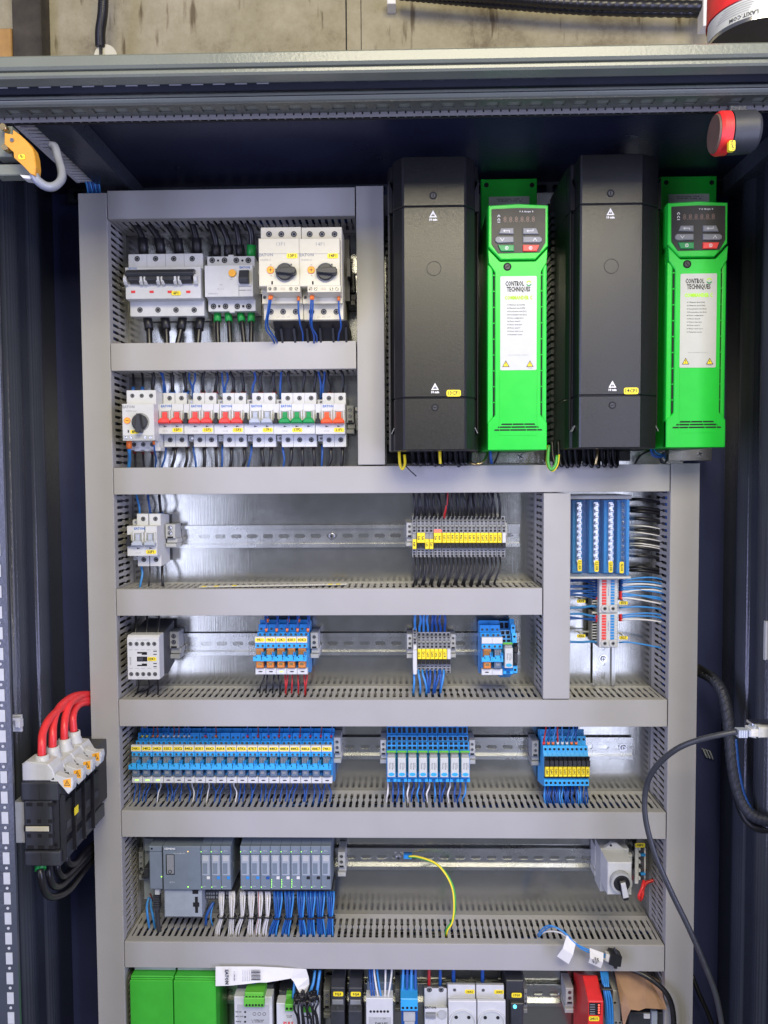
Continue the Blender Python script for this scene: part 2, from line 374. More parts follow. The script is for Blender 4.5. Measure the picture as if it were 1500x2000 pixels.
# front frame: door lip, groove, channel, ridge, punched underside, slotted strip
fr = part('front_frame', MB().box(-760, 760, Z(750, 122, FD), Z(750, 94, FD), FD-14, FD, 0, 2.5), 'frame_paint', cab)
b = MB().box(-760, 760, Z(750, 139.5, FD-3), Z(750, 126.5, FD-3), FD-20, FD-3, 0, 2)
b.box(-760, 760, Z(750, 128, FD), Z(750, 121, FD)+1, FD-30, FD-12, 0)
part('door_lip', b, 'frame_paint', fr)
b = MB(); b.box(-760, 760, Z(750, 172, 298), ROOF+1, 286, 298); b.box(-760, 760, ROOF-3, ROOF, 298, FD-16); part('channel', b, 'cabinet_paint', fr)
zc = Z(750, 155, 298)
for i in range(44):                      # pale plates painted as light through the channel's holes, dark where it fades
    x = -560+i*25.0
    part('lit_hole_plate', MB().box(x, x+14, zc-2.8, zc+2.8, 298, 299.2, 0, .5), 'light_grey' if i < 17 else 'cabinet_paint', fr) if i < 30 else None
zr = Z(750, 182, 308); pts = []
for k in range(9):
    t = math.radians(-110+220*k/8); pts.append((302+6*math.cos(t), zr+5.2*math.sin(t)))
b = MB().prof(pts+[(286, zr+6), (286, zr-5)], -760, 760); o = part('ridge', b, 'frame_paint', fr)
b = MB(); zz = zr-5.2; n = 52                 # underside with rectangular punching
b.box(-760, 760, zz-1.5, zz, 298, 304); b.box(-760, 760, zz-1.5, zz, 280, 286)
for i in range(n+8):
    x = -760+i*25.0; b.box(x, x+10, zz-1.5, zz, 286, 298); b.cyl(x+5, zz, 0.1, 291, 292, 0, 4)
b.box(-760, 760, zz+4, zz+5, 276, 308, 1)
part('punched_rail', b, ['rail_paint', 'hole'], fr)
b = MB(); z1 = Z(750, 211, 279); z0 = Z(750, 228, 279)
b.box(-760, 760, z0, z0+(z1-z0)*.34, 276, 279); b.box(-760, 760, z1-(z1-z0)*.2, z1, 276, 279)
i = 0; x = -760
while x < 760:
    b.box(x, x+8.2, z0, z1, 276.2, 278.8); x += 10
b.box(-760, 760, z0, z1, 272, 274, 1)
part('slotted_strip', b, ['strip_grey', 'hole'], fr)
# side top rails
for sgn, x0 in ((1, XL+112), (-1, XR+22)):
    part('depth_rail', MB().box(x0, x0+sgn*44, ROOF-26, ROOF-1, -20, 276, 0), 'cabinet_paint', cab)
# front uprights with punched slots (left one shows its strip of white slots)
for sgn, xp in ((1, X(27, 1600, 290)), (-1, X(1512, 1600, 290))):
    b = MB(); b.box(xp-40*sgn, xp, -1100, 412, 286, 290)
    up = part('front_upright', b, 'cabinet_paint', cab)
    if sgn > 0:
        for i in range(31):
            z = 60-i*25.0
            part('slot_insert', MB().box(xp-14.5, xp-6.5, z, z+14.5, 290, 290.7), 'light_grey', up)
            part('punch_hole', MB().cyl(xp-10.5, z-5, 1.8, 290, 290.5, 0, 8), 'light_grey', up)
# folded white clip on the left wall
t = thing('cable_clip', 'small white self-adhesive cable clip on the left cabinet wall above the switch', 'clip', (*at(30, 1415, 240), 240))
a = at(20, 1399, 240); c = at(43, 1432, 240)
b = MB().box(a[0], c[0]-3, c[1], a[1], 232, 236, 0, 1); b.box(a[0]+8, c[0], c[1]+8, c[1]+18, 236, 246, 0, 1.5); b.box(a[0]+2, c[0]-1, a[1]-5, a[1]-1, 236, 244, 0, 1)
part('base', b, 'white', t)
# ================================================================ wiring ducts
DF = 77.0
def slot_wall(b, a0, a1, pos, axis, th=1.8, d0=2, d1=70, pitch=9.65, m=0):
    """slotted duct wall: bands at foot and top, waisted fingers between"""
    e0, e1 = d0+9, d1-9; n = int((a1-a0)/pitch); off = (a1-a0-n*pitch)/2; mid = (e0+e1)/2
    def put(poly):   # poly of (a,d); thickness along the other axis
        k = len(poly)
        if axis == 'x': v = [(a, pos, d) for a, d in poly]+[(a, pos+th, d) for a, d in poly]
        else: v = [(pos, a, d) for a, d in poly]+[(pos+th, a, d) for a, d in poly]
        b.add(v, [tuple(range(k)), tuple(range(2*k-1, k-1, -1))]+[(i, (i+1) % k, k+(i+1) % k, k+i) for i in range(k)], m)
    put([(a0, d0), (a1, d0), (a1, e0), (a0, e0)]); put([(a0, e1), (a1, e1), (a1, d1), (a0, d1)])
    if off > .5:
        put([(a0, e0), (a0+off, e0), (a0+off, e1), (a0, e1)]); put([(a1-off, e0), (a1, e0), (a1, e1), (a1-off, e1)])
    hw = pitch*.27
    for i in range(n):
        c = a0+off+(i+.5)*pitch
        put([(c-hw, e0), (c+hw, e0), (c+hw, mid-7), (c+hw+1.4, mid-4.5), (c+hw+1.4, mid+.5), (c+hw, mid+3), (c+hw, e1), (c-hw, e1), (c-hw, mid+3), (c-hw-1.4, mid+.5), (c-hw-1.4, mid-4.5), (c-hw, mid-7)])
        if i == 0: put([(a0+off, e0), (c-hw, e0), (c-hw, e0+2), (a0+off, e0+2)])
def duct(label, x0, x1, z0, z1, horiz=True, gaps=(), cover=None):
    t = thing('wiring_duct', label, 'wiring duct', ((x0+x1)/2, (z0+z1)/2, 0), 'grey slotted wiring ducts')
    b = MB()
    if horiz:
        slot_wall(b, x0+1, x1-1, z1-3, 'x'); slot_wall(b, x0+1, x1-1, z0+1.2, 'x'); b.box(x0+1, x1-1, z0+1.2, z1-1.2, .2, 2)
    else:
        slot_wall(b, z0+1, z1-1, x0+1.2, 'z'); slot_wall(b, z0+1, z1-1, x1-3, 'z'); b.box(x0+1.2, x1-1.2, z0+1, z1-1, .2, 2)
    part('slotted_channel', b, 'duct_grey', t)
    b = MB(); rr = random.Random(int(abs(x0*7+z0)))
    for k in range(22):
        r_ = rr.uniform(1.6, 2.8); o_ = -15+30*((k*7) % 22)/21; d_ = 9+rr.random()*50; L = []
        a0, a1 = (x0, x1) if horiz else (z0, z1); n_ = max(4, int((a1-a0)/70)); mid = (z0+z1)/2 if horiz else (x0+x1)/2
        for i in range(n_+1):
            a = a0+8+(a1-a0-16)*i/n_; o2 = max(-15, min(15, o_+rr.uniform(-5, 5))); d2 = max(6, min(64, d_+rr.uniform(-9, 9)))
            L.append((a, mid+o2, d2) if horiz else (mid+o2, a, d2))
        b.tube(smooth_path(L, 3), r_, 0 if k % 5 else 1, 5, caps=False)
    o = part('enclosed_wires', b, ['wire_black', 'wire_blue'], t); o['kind'] = 'stuff'
    x0, x1, z0, z1 = cover or (x0, x1, z0, z1)
    g = .55
    b = MB().box(x0+g, x1-g, z0+g, z1-g, DF-1.8, DF, 0)
    if horiz: b.box(x0+g, x1-g, z1-g-1.4, z1-g, DF-9, DF-1.8); b.box(x0+g, x1-g, z0+g, z0+g+1.4, DF-9, DF-1.8)
    else: b.box(x0+g, x0+g+1.4, z0+g, z1-g, DF-9, DF-1.8); b.box(x1-g-1.4, x1-g, z0+g, z1-g, DF-9, DF-1.8)
    part('cover', b, 'duct_grey', t, bevel=.5); return t
duct('long upright grey duct along the left edge of the plate', XA0, XA1, -1000, 413.5, False)
duct('upright grey duct along the right edge of the plate, below the second drive', XB0, XB1, -1000, 18.5, False)
duct('horizontal grey duct at the very top, above the main breaker', XA1, -61.5, 375.5, 416.5)
duct('short upright grey duct between the breakers and the first black drive filter', -61, -20.5, 18.5, 418, False)
duct('horizontal grey duct between the main breaker row and the red breaker row', XA1, -61.5, 157.5, 198.5)
duct('horizontal grey duct right below the red breakers and the drives', XA1, XB0-.5, -23, 17.5)
duct('horizontal grey duct with a white label strip lying on its edge', XA1, 208.0, -202.5, -162)
duct('upright grey duct left of the blue distribution block', 208.5, 248.5, -327.0, -23.5, False)
duct('horizontal grey duct below the contactor row', XA1, XB0-.5, -368.5, -327.5)
duct('horizontal grey duct below the long row of blue relays', XA1, XB0-.5, -537, -496)
duct('lowest horizontal grey duct, below the controller and its cable bundles', XA1, XB0-.5, -739, -698)
# narrow duct running front to back under the roof on the left, with blue wires at its end
t = thing('wiring_duct', 'grey slotted duct running front to back under the cabinet roof, upper left', 'wiring duct', (*at(174, 357, 60), 60), 'grey slotted wiring ducts')
xa = X(150, 357, 60); xb = X(198, 357, 60); zt = Z(174, 357, 60); b = MB()
b.box(xa, xa+5, zt, zt+1.5, 60, 268); b.box(xb-5, xb, zt, zt+1.5, 60, 268)
for i in range(21):
    if 9 <= i < 11: b.box(xa+5, xb-5, zt, zt+1.5, 62+i*9.65, 72+i*9.65)
    else: b.box(xa+5, xb-5, zt, zt+1.5, 62+i*9.65, 67+i*9.65)
b.box(xa, xa+1.5, zt+1.5, ROOF-1, 60, 268); b.box(xb-1.5, xb, zt+1.5, ROOF-1, 60, 268); b.box(xa+1.5, xb-1.5, zt+9, zt+10, 60, 268, 1)
part('slotted_channel', b, ['duct_grey_lit', 'hole'], t)
for i in range(7):
    x = xb-22+i*3.0
    wire('blue wire dropping from the roof duct into the left upright duct, %s from left' % nth(i), [(x, zt+5, 66), (x+1, zt-6, 60), (x+random.uniform(-2, 2), zt-22, 50)], 1.4, 'wire_blue' if i % 2 else 'wire_light_blue', 'blue wires at the end of the roof duct')
# ================================================================ DIN rails
def rail(label, x0, x1, zc, screws=(), vertical=False):
    t = thing('din_rail', label, 'mounting rail', ((x0+x1)/2, zc, 0), 'galvanised mounting rails')
    b = MB()
    def q(pts, d0, d1): b.poly(pts, d0, d1)
    n = int((x1-x0)/25.0)
    def rect(a0, a1, c0, c1, d0, d1):
        if vertical: b.box(zc+c0, zc+c1, a0, a1, d0, d1)
        else: b.box(a0, a1, zc+c0, zc+c1, d0, d1)
    rect(x0, x1, 3.2, 13, .3, 1.4); rect(x0, x1, -13, -3.2, .3, 1.4)
    rect(x0, x1, 12, 13, 1.4, 7.5); rect(x0, x1, -13, -12, 1.4, 7.5)
    rect(x0, x1, 13, 17.5, 6.4, 7.5); rect(x0, x1, -17.5, -13, 6.4, 7.5)
    rect(x0, x1, 16.5, 17.5, 5.6, 6.4); rect(x0, x1, -17.5, -16.5, 5.6, 6.4)
    for i in range(n+1):
        c = x0+i*25.0; w_ = 4.2; k = 2.2
        if c+w_ > x1: break
        c = max(c, x0+w_)
        pts = [(c-w_-k, 3.2), (c-w_, 1.2), (c-w_, -1.2), (c-w_-k, -3.2), (c+w_+k, -3.2), (c+w_, -1.2), (c+w_, 1.2), (c+w_+k, 3.2)]
        b.poly([((zc+z, x) if vertical else (x, zc+z)) for x, z in pts], .3, 1.4)
    part('profile', b, 'rail_steel', t)
    for s_ in screws:
        xx, zz = (zc, s_) if vertical else (s_, zc)
        o = part('screw', MB().cyl(xx, zz, 6.4, 1.4, 2.4, 0, 16).cyl(xx, zz, 4.6, 2.4, 5.4, 0, 12, 3.4).box(xx-2.6, xx+2.6, zz-.5, zz+.5, 5.4, 5.6, 1).box(xx-.5, xx+.5, zz-2.6, zz+2.6, 5.4, 5.6, 1), ['chrome', 'hole'], t)
    return t
xi0, xi1 = XA1+1, 207
Z1 = Z(400, 553, 7); Z2 = Z(460, 820, 7); Z3 = Z(600, 1047.5, 7.5); Z4 = Z(500, 1258.5, 7.5); Z5 = Z(700, 1461.5, 7.5); Z6 = Z(850, 1678.5, 7.5); Z7 = Z(1070, 1945, 7.5)
rail('mounting rail carrying the main breaker and the cream motor starters', xi0, -62, Z1)
rail('mounting rail carrying the row of red and green breakers', xi0, -62, Z2)
rail('long bare slotted rail with one screw in the third compartment', xi0, 186, Z3, (X(648, 1046, 2),))
rail('slotted rail carrying the contactor and the orange relays', xi0, 186, Z4)
rail('slotted rail behind the long blue relay row, ending short of the right duct', xi0, X(1237, 1465, 7), Z5, (X(1217, 1465, 2),))
rail('slotted rail with the yellow-green earth wire screwed to it', xi0, X(1195, 1680, 7), Z6, (X(778, 1674, 2),))
rail('bottom rail seen in the shade between the sockets and the red module', xi0, XB0-3, Z7)
rail('upright slotted rail below the two white terminal blocks', Z(1180, 1338, 5), Z(1180, 1000, 5), X(1179, 1290, 5), (Z(1179, 1286.5, 2),), True)
t = thing('plate_screw', 'dark cross-head screw in the plate right of the yellow-tagged terminals', 'screw', (*at(1003, 1046, 0), 0)); screw(t, *at(1003, 1046, 0), 0.2, 4.5, 'metal')
# ================================================================ end clamps
def clamp(label, px0, py0, px1, py1, d=38, mat='terminal_grey', copyfrom=None):
    x0 = X(px0, (py0+py1)/2, d); x1 = X(px1, (py0+py1)/2, d); z1 = Z(px0, py0, d); z0 = Z(px0, py1, d); zc = (z0+z1)/2; h = z1-z0; w_ = x1-x0; cx_ = (x0+x1)/2
    t = thing('end_clamp', label, 'end clamp', (cx_, z0, 8), 'grey end clamps on the rails')
    b = MB(); b.box(x0, x1, zc-h*.12, z1, 3, d, 0, .7); b.box(x0+w_*.05, x1+w_*.12, zc-h*.32, zc-h*.13, 3, d-5, 0, .6); b.box(x0-w_*.05, x1+w_*.05, z0, zc-h*.34, 3, d-1, 0, .8)
    b.box(x0+w_*.2, x1-w_*.2, zc-h*.1, zc-h*.03, d, d+.4, 1)
    part('body', b, [mat, 'hole'], t)
    screw(t, cx_, z1-h*.16, d, w_*.27, 'slot', mat); screw(t, cx_, z1-h*.38, d, w_*.27, 'slot', mat); return t
clamp('black end clamp right of the second cream motor starter', 677, 532, 693, 596, 40, 'charcoal')
clamp('dark grey end clamp at the right end of the red breaker row', 677, 792, 691, 847, 42, 'mid_grey')
clamp('light grey end clamp right of the two-pole breaker in the third compartment', 323, 1024, 342, 1069, 34, 'light_grey')
clamp('end clamp at the left end of the yellow-tagged black-wired terminals', 794, 1021, 805.5, 1067, 36, 'light_grey')
clamp('end clamp at the right end of the yellow-tagged black-wired terminals', 981, 1022, 991, 1066, 26, 'light_grey')
clamp('end clamp right of the contactor', 330, 1234, 349, 1287, 30, 'terminal_grey')
clamp('end clamp right of the five orange relays', 606.5, 1236, 621, 1286, 36, 'light_grey')
clamp('end clamp left of the seven yellow-tagged blue-wired terminals', 795, 1239, 806, 1286, 36, 'light_grey')
clamp('end clamp right of the seven yellow-tagged blue-wired terminals', 880, 1239, 890, 1285, 30, 'light_grey')
clamp('end clamp at the right end of the nineteen blue relays', 652, 1441, 665, 1491, 38, 'light_grey')
clamp('end clamp left of the eight slim white relays', 743, 1446, 754.5, 1492, 38, 'light_grey')
clamp('end clamp right of the eight slim white relays', 916.5, 1446, 928, 1493, 38, 'light_grey')
clamp('end clamp left of the ten blue fuse terminals', 1039, 1447, 1052, 1496, 34, 'terminal_grey')
clamp('end clamp right of the second controller module group', 660, 1665, 674, 1713, 38, 'light_grey')
clamp('end clamp left of the grey selector switch', 1162, 1652, 1172, 1712, 30, 'light_grey')
clamp('end clamp beside the red module in the bottom row', 1105, 1930, 1120, 1980, 38, 'light_grey')
clamp('end clamp left of the white module with orange ferrules, bottom row', 772, 1933, 781, 1978, 38, 'mid_grey')
clamp('end clamp left of the controller power module', 271, 1665, 280, 1720, 30, 'mid_grey')
# ================================================================ row 1: main breaker
GW = 'white wiring'
t = thing('main_breaker', 'large white four-pole breaker with one wide black handle, tagged 6F1', 'circuit breaker', (X(320, 560, 0), Z1, 0))
xu0, xu1 = X(249.6, 508, 56), X(395.5, 508, 56); xh0, xh1 = X(243, 550, 68), X(391, 550, 68)
zt_ = Z(320, 495.5, 54); zb_ = Z(326, 618, 50); zh1 = Z(316, 521.5, 68); zh0 = Z(316, 583.5, 68)
b = MB().prof([(6, zb_+2), (51, zb_), (51, zh0), (68, zh0), (68, zh1), (54, zh1), (54, zt_), (6, zt_-2)], xu0, xu1); part('body', b, 'white', t, bevel=.6)
pw = (xu1-xu0)/4
b = MB()
for i in range(1, 4): b.box(xu0+i*pw-.25, xu0+i*pw+.25, zh1+1, zt_-1, 54, 54.15)
part('joint', b, 'ink_grey', t)
for px in (268, 304, 339.5, 375.5): screw(t, *at(px, 505.5, 54), 54, 4.4)
for px in (273.5, 308.8, 344, 379.4): screw(t, *at(px, 605.5, 51), 51, 4.4)
hz1 = Z(316, 526, 72); hz0 = Z(316, 543, 72); hx0 = X(247, 534, 74); hx1 = X(380, 534, 74); hw = (hx1-hx0)/4
b = MB().prof([(68, hz0), (79, hz0+1), (82, hz0+5), (77, hz1-2), (72, hz1), (68, hz1)], hx0, hx1)
for i in range(4): b.prof([(68, hz0-8), (74, hz0-8), (80, hz0-4), (79, hz0+1), (68, hz0+1)], hx0+i*hw+4, hx0+(i+1)*hw-4)
part('handle', b, 'charcoal', t, bevel=.7)
for i in range(5):
    for s_ in ((-3.4, 3.4) if 0 < i < 4 else ((-1.5,) if i == 0 else (1.5,))):
        x = hx0+i*hw+s_; z = hz0-5
        b = MB().prof([(68, z-5), (74, z-5), (78, z-1), (79, z+4), (76, z+9), (68, z+9)], x-2.3, x+2.3); part('handle_guard', b, 'white', t, bevel=.5)
for px in (260, 296, 331.5, 367.7):
    b = MB(); pbox(b, px-4, 567.5, px+4, 572.3, 68, 68.5); part('indicator', b, 'red', t)
tagplate(t, *at(344.5, 573, 68), 68.6, 13.5, 6.2, '6F1')
letters('EATON', 2.6, *at(259, 524.5, 68), 68, t, 'ink_blue', .1)
for px, a in ((278, 'I'), (314, 'I'), (350, 'I'), (386, 'I')): letters('1', 2, *at(px, 505.5, 54), 54, t, 'ink_grey')
# residual current device
t = thing('residual_current_breaker', 'white four-pole residual current breaker with yellow test button and black toggle', 'circuit breaker', (X(450, 560, 0), Z1, 0))
x0, x1 = X(404, 508, 54), X(497, 508, 54); zt_ = Z(450, 500.5, 52); zb_ = Z(450, 608, 50); zh1 = Z(446, 518, 68); zh0 = Z(446, 579.5, 68)
b = MB().prof([(6, zb_+2), (50, zb_), (50, zh0-1), (56, zh0), (68, zh0), (68, zh1), (52, zh1), (52, zt_), (6, zt_-2)], x0, x1)
xm = (x0+x1)/2; b.box(xm-4, xm+4, zt_-3, zt_+2.2, 40, 52.4, 0, .5); b.box(xm-4, xm+4, zb_-2.2, zb_+3, 40, 50.4, 0, .5); part('body', b, 'white', t, bevel=.6)
for px in (414.6, 438.6, 461.5, 485): screw(t, *at(px, 508.5, 52), 52, 4.6)
for px in (417, 440.5, 463.5, 486): screw(t, *at(px, 598.5, 50), 50, 4.6)
b = MB()
for px, py in ((426, 509), (473.5, 509), (428, 598), (475, 598)): b.cyl(*at(px, py, 52), 1.7, 51.5, 52.6, 0, 8)
part('test_point', b, 'hole', t)
part('test_button', MB().cyl(*at(454, 534, 68), 5.6, 68, 71, 0, 18, 5.2), 'dial_orange', t)
b = MB(); pbox(b, 465.5, 525, 491, 557, 68, 68.8); part('toggle_frame', b, 'white', t)
b = MB(); a = at(466.5, 527, 74); c = at(486, 552.5, 74); b.prof([(68.5, c[1]), (76, c[1]), (79, c[1]+6), (73, a[1]), (68.5, a[1])], a[0], c[0]); part('toggle', b, 'charcoal', t, bevel=.5)
b = MB(); pbox(b, 467, 559, 491, 560, 68.05, 68.4); pbox(b, 467, 566, 480, 567.5, 68.05, 68.4); pbox(b, 466, 556, 467, 578, 68.05, 68.4); pbox(b, 482, 566, 491, 567, 68.05, 68.4); part('print', b, 'ink_grey', t)
letters('EATON', 3.3, *at(478, 522.5, 68), 68, t, 'ink_blue', .15); letters('PFIM-40/4', 2.4, *at(416, 574, 68), 68, t, 'ink_grey'); letters('TEST', 1.7, *at(452, 546, 68), 68, t, 'ink_grey'); letters('N 1 3 5', 2.2, *at(431, 564.5, 68), 68, t, 'ink_grey'); letters('IΔn', 2, *at(402+30, 556, 68), 68, t, 'ink_grey')
# heavy black cables of row 1
for i, L in enumerate([[(240, 420, 44), (258, 432, 44), (276, 460, 42), (281, 497, 38)], [(272, 420, 44), (287, 434, 46), (309, 466, 44), (315, 497, 38)], [(310, 420, 44), (326, 436, 46), (345, 468, 44), (351, 497, 38)], [(362, 420, 44), (375, 437, 46), (383, 467, 44), (386, 497, 38)]]):
    wire('thick black cable into the top of the wide-handled main breaker, %s from left' % nth(i), pts3(L[::-1]), 4.7, 'wire_black', 'black cables above the main breaker', cat='cable', name='cable', n=10, collar='black')
for i, L in enumerate([[(398, 418, 44), (411, 440, 46), (421, 470, 44), (423, 503, 36)], [(420, 418, 44), (434, 443, 46), (445, 472, 44), (447, 503, 36)], [(448, 418, 44), (461, 442, 46), (467, 472, 44), (470, 503, 36)], [(470, 418, 44), (482, 434, 46), (491, 458, 44), (491, 503, 36)]]):
    wire('thick black cable above the yellow-button breaker, %s from left' % nth(i), pts3(L[::-1]), 4.5, 'wire_black', 'black cables above the residual current breaker', cat='cable', name='cable', n=10, ferr='ferrule_green' if i == 3 else 'black')
for i, L in enumerate([[(288, 620, 34), (291, 645, 40), (293, 690, 46)], [(322, 620, 34), (325, 645, 40), (327, 690, 46)], [(357, 620, 34), (353, 645, 40), (343, 690, 46)], [(392, 620, 34), (389, 645, 40), (385, 690, 46)], ]):
    wire('thick black cable leaving the bottom of the wide-handled main breaker, %s from left' % nth(i), pts3(L), 4.2, 'wire_black', 'black cables below the main breaker', cat='cable', name='cable', n=10, collar='black')
for i, L in enumerate([[(425, 612, 34), (425, 640, 40), (427, 690, 46)], [(446, 612, 34), (448, 640, 40), (451, 690, 46)], [(470, 612, 34), (474, 640, 40), (479, 690, 46)], [(491, 612, 34), (491, 640, 40), (490, 690, 46)]]):
    wire('thick black cable with green end sleeve below the yellow-button breaker, %s from left' % nth(i), pts3(L), 3.6, 'wire_black', 'black cables with green sleeves', cat='cable', name='cable', n=10, ferr='ferrule_green')
# ---------------------------------------------------------------- motor starters
def knob(t, x, z, d, r, ang=0):
    part('dial_base', MB().ring(x, z, r*1.18, r*1.08, d, d+.5, 0, 24), 'ink_grey', t)
    pts = []
    for k in range(24):
        th = 2*math.pi*k/24; pts.append((x+r*math.cos(th), z+r*math.sin(th)))
    b = MB().poly(pts, d, d+r*.55, 0, r*.1)
    ca, sa = math.cos(ang), math.sin(ang)
    def rt(u, v): return (x+u*ca-v*sa, z+u*sa+v*ca)
    b.poly([rt(-r*1.05, -r*.22), rt(r*.6, -r*.42), rt(r*1.3, -r*.42), rt(r*1.42, -r*.15), rt(r*1.42, r*.2), rt(r*1.25, r*.42), rt(r*.6, r*.42), rt(-r*1.05, r*.22)], d+r*.1, d+r*1.05, 0, r*.12)
    part('rotary_knob', b, 'knob_black', t)
def starter(px, label, tag, hand):
    dx = px-505
    t = thing('motor_starter', label, 'motor starter', (X(548+dx, 550, 0), Z1, 0), 'cream motor starters with black rotary knobs')
    xl, xr = X(510.5+dx, 550, 122), X(589+dx, 550, 122)
    za = Z(549+dx, 443.5, 122); zb = Z(545+dx, 465, 138); zc = Z(545+dx, 559, 138); zd = Z(550+dx, 593, 118); ze = Z(552+dx, 624.5, 106)
    b = MB().prof([(8, ze+1), (106, ze), (106, ze+24), (112, zd), (118, zd), (118, zc), (122, zb+1), (122, za), (8, za-1)], xl, xr); part('housing', b, 'cream', t, bevel=.6)
    xf0, xf1 = X(505.3+dx, 512, 138), X(584.6+dx, 512, 138)
    b = MB().box(xf0, xf1, zc, zb, 117, 138, 0, .8); f = part('front_cover', b, 'cream', t)
    b = MB().box(xf0, xf1, zb-18*1.15-.5, zb-18*1.15, 138, 138.12); part('joint', b, 'ink_grey', t)
    for q in (525.5, 549.5, 574): screw(t, *at(q+dx, 457.5, 122), 122, 4.4, 'hole', 'cream')
    for q in (529, 553, 577.5): screw(t, *at(q+dx, 609, 106), 106, 4.4, 'hole', 'cream')
    knob(t, *at(556.5+dx, 531.5, 140), 138, 11.2, 0)
    x, z = at(528.5+dx, 527.5, 138); b = MB().cyl(x, z, 4.6, 138, 139.2, 0, 18); b.ring(x, z, 4.9, 4.3, 138, 139.5, 1, 18); b.box(x-2.6, x+2.6, z-.4, z+.4, 139.2, 139.4, 2); b.box(x-.4, x+.4, z-2.6, z+2.6, 139.2, 139.4, 2); part('current_dial', b, ['dial_orange', 'orange', 'wire_dark_red'], t)
    b = MB(); pbox(b, 530+dx, 549, 533+dx, 555.5, 138, 138.3); pbox(b, 567.5+dx, 515, 570+dx, 518, 138, 138.3); part('test_slot', b, 'hole', t)
    xa, xb = X(521+dx, 564, 138), X(586+dx, 564, 138); zA = Z(553+dx, 557.5, 138); zB = Z(553+dx, 570.5, 138)
    b = MB().box(xa, xb, zB, zA, 120, 137.5, 0, .5); b.prof([(118, zB-3), (134, zB-.1), (118, zB-.1)], xa, xb); ax = part('auxiliary_contact', b, 'cream', t)
    for q in (527, 537.5, 568, 579): screw(ax, *at(q+dx, 564, 137.5), 137.5, 2.6, 'slot', 'cream')
    letters('1.13 1.21\n1.14 1.22', 1.4, *at(552+dx, 564, 137.5), 137.5, t, 'wire_dark_red')
    letters('EATON', 4.2, *at(519.5+dx, 498, 138), 138, t, 'ink_grey', .2); letters('PKZM4-16', 2.4, *at(519+dx, 508, 138), 138, t, 'ink_grey')
    letters(hand, 5.2, *at(548+dx if dx < 10 else 546+dx, 477, 138), 138, t, 'ink_grey', -.05); letters('10', 1.8, *at(528.5+dx, 517.5, 138), 138, t, 'ink_grey', .1); letters('A', 1.8, *at(529.5+dx, 538.5, 138), 138, t, 'ink_grey', .1)
    letters('2/T1   4/T2   6/T3', 1.9, *at(553+dx, 619.5, 106), 106, t, 'ink_grey')
    tagplate(t, *at(570.5+dx, 500, 138), 138.2, 14.5, 6.6, tag)
    screw(t, *at(517+dx, 581, 118), 118.2, 2.6, 'hole', 'cream')
    return t
starter(505, 'left cream motor starter with black rotary knob, tagged 13F1', '13F1', '13F1')
starter(584.4, 'right cream motor starter with black rotary knob and pencilled 14F1', '14F1', '14F1')
for i, (n_, L) in enumerate([('left wire of the pair below the starter tagged 13F1', [(527, 578, 128), (524, 600, 124), (519, 640, 110), (530, 658, 92), (537, 672, 74)]), ('right wire of the pair below the starter tagged 13F1', [(531, 578, 127), (527, 600, 122), (523, 636, 108), (537, 660, 90), (543, 672, 72)]),
        ('single blue wire at the right of the starter tagged 13F1', [(583, 580, 122), (583, 605, 118), (586, 632, 108), (591, 650, 90), (592, 672, 70)]), ('left wire of the pair below the starter tagged 14F1', [(608, 578, 128), (607, 600, 124), (606, 630, 110), (613, 655, 92), (613, 672, 74)]),
        ('right wire of the pair below the starter tagged 14F1', [(611, 578, 127), (611, 600, 123), (609, 636, 109), (618, 655, 90), (619, 672, 72)]), ('single blue wire at the right of the starter tagged 14F1', [(661.5, 580, 122), (662, 605, 118), (666, 636, 108), (662, 652, 90), (660, 672, 70)])]):
    wire('thin dark blue wire, '+n_, pts3(L), 1.25, 'wire_blue', 'thin blue control wires of the motor starters', ferr='orange', n=7)
t = thing('busbar_block', 'black comb busbar block under the two cream motor starters', 'busbar', (X(610, 650, 0), Z(610, 650, 30), 0))
b = MB(); xa, xb = X(533, 648, 96), X(681, 648, 80); za, zb = Z(600, 628, 90), Z(600, 690, 60)
b.prof([(10, zb), (62, zb), (86, za-8), (98, za), (10, za)], xa, xb); part('body', b, 'black', t, bevel=1)
for i in range(6):
    x = xa+9+i*(xb-xa-14)/5; part('fin', MB().prof([(60, zb), (68, zb), (90, za-10), (86, za-8)], x, x+3.0), 'charcoal', t)
b = MB(); pbox(b, 678, 505, 684, 540, 40, 90); b.box(X(672, 590, 90), X(681, 590, 90), Z(680, 590, 60), Z(680, 470, 60), 30, 66); part('side_contact', b, 'black', t)
# ================================================================ row 2: small motor starter
t = thing('motor_starter', 'small white motor starter with upright black knob, tagged 8F1, left of the red breakers', 'motor starter', (X(272, 820, 0), Z2, 0))
xl, xr = X(247.5, 800, 80), X(305, 800, 80); za = Z(276, 762, 80); zb = Z(270, 788.5, 96); zc = Z(270, 860, 96); ze = Z(280, 879, 70)
b = MB().prof([(8, ze+1), (70, ze), (70, zc-1), (80, zc), (80, za), (8, za-1)], xl, xr)
for k in range(3): b.box(xl+6+k*15, xl+15+k*15, ze-1.5, ze+4, 50, 70.6)
part('housing', b, 'white', t, bevel=.6)
xf0, xf1 = X(238.5, 824, 96), X(300.5, 824, 96); part('front_cover', MB().box(xf0, xf1, zc, zb, 78, 96, 0, .8), 'white', t)
for q in (258.7, 277, 295.3): screw(t, *at(q, 773, 80), 80, 3.3)
for q in (262, 280, 297.5): screw(t, *at(q, 868, 70), 70, 3.6)
knob(t, *at(272.5, 824, 100), 96, 11, -math.pi/2)
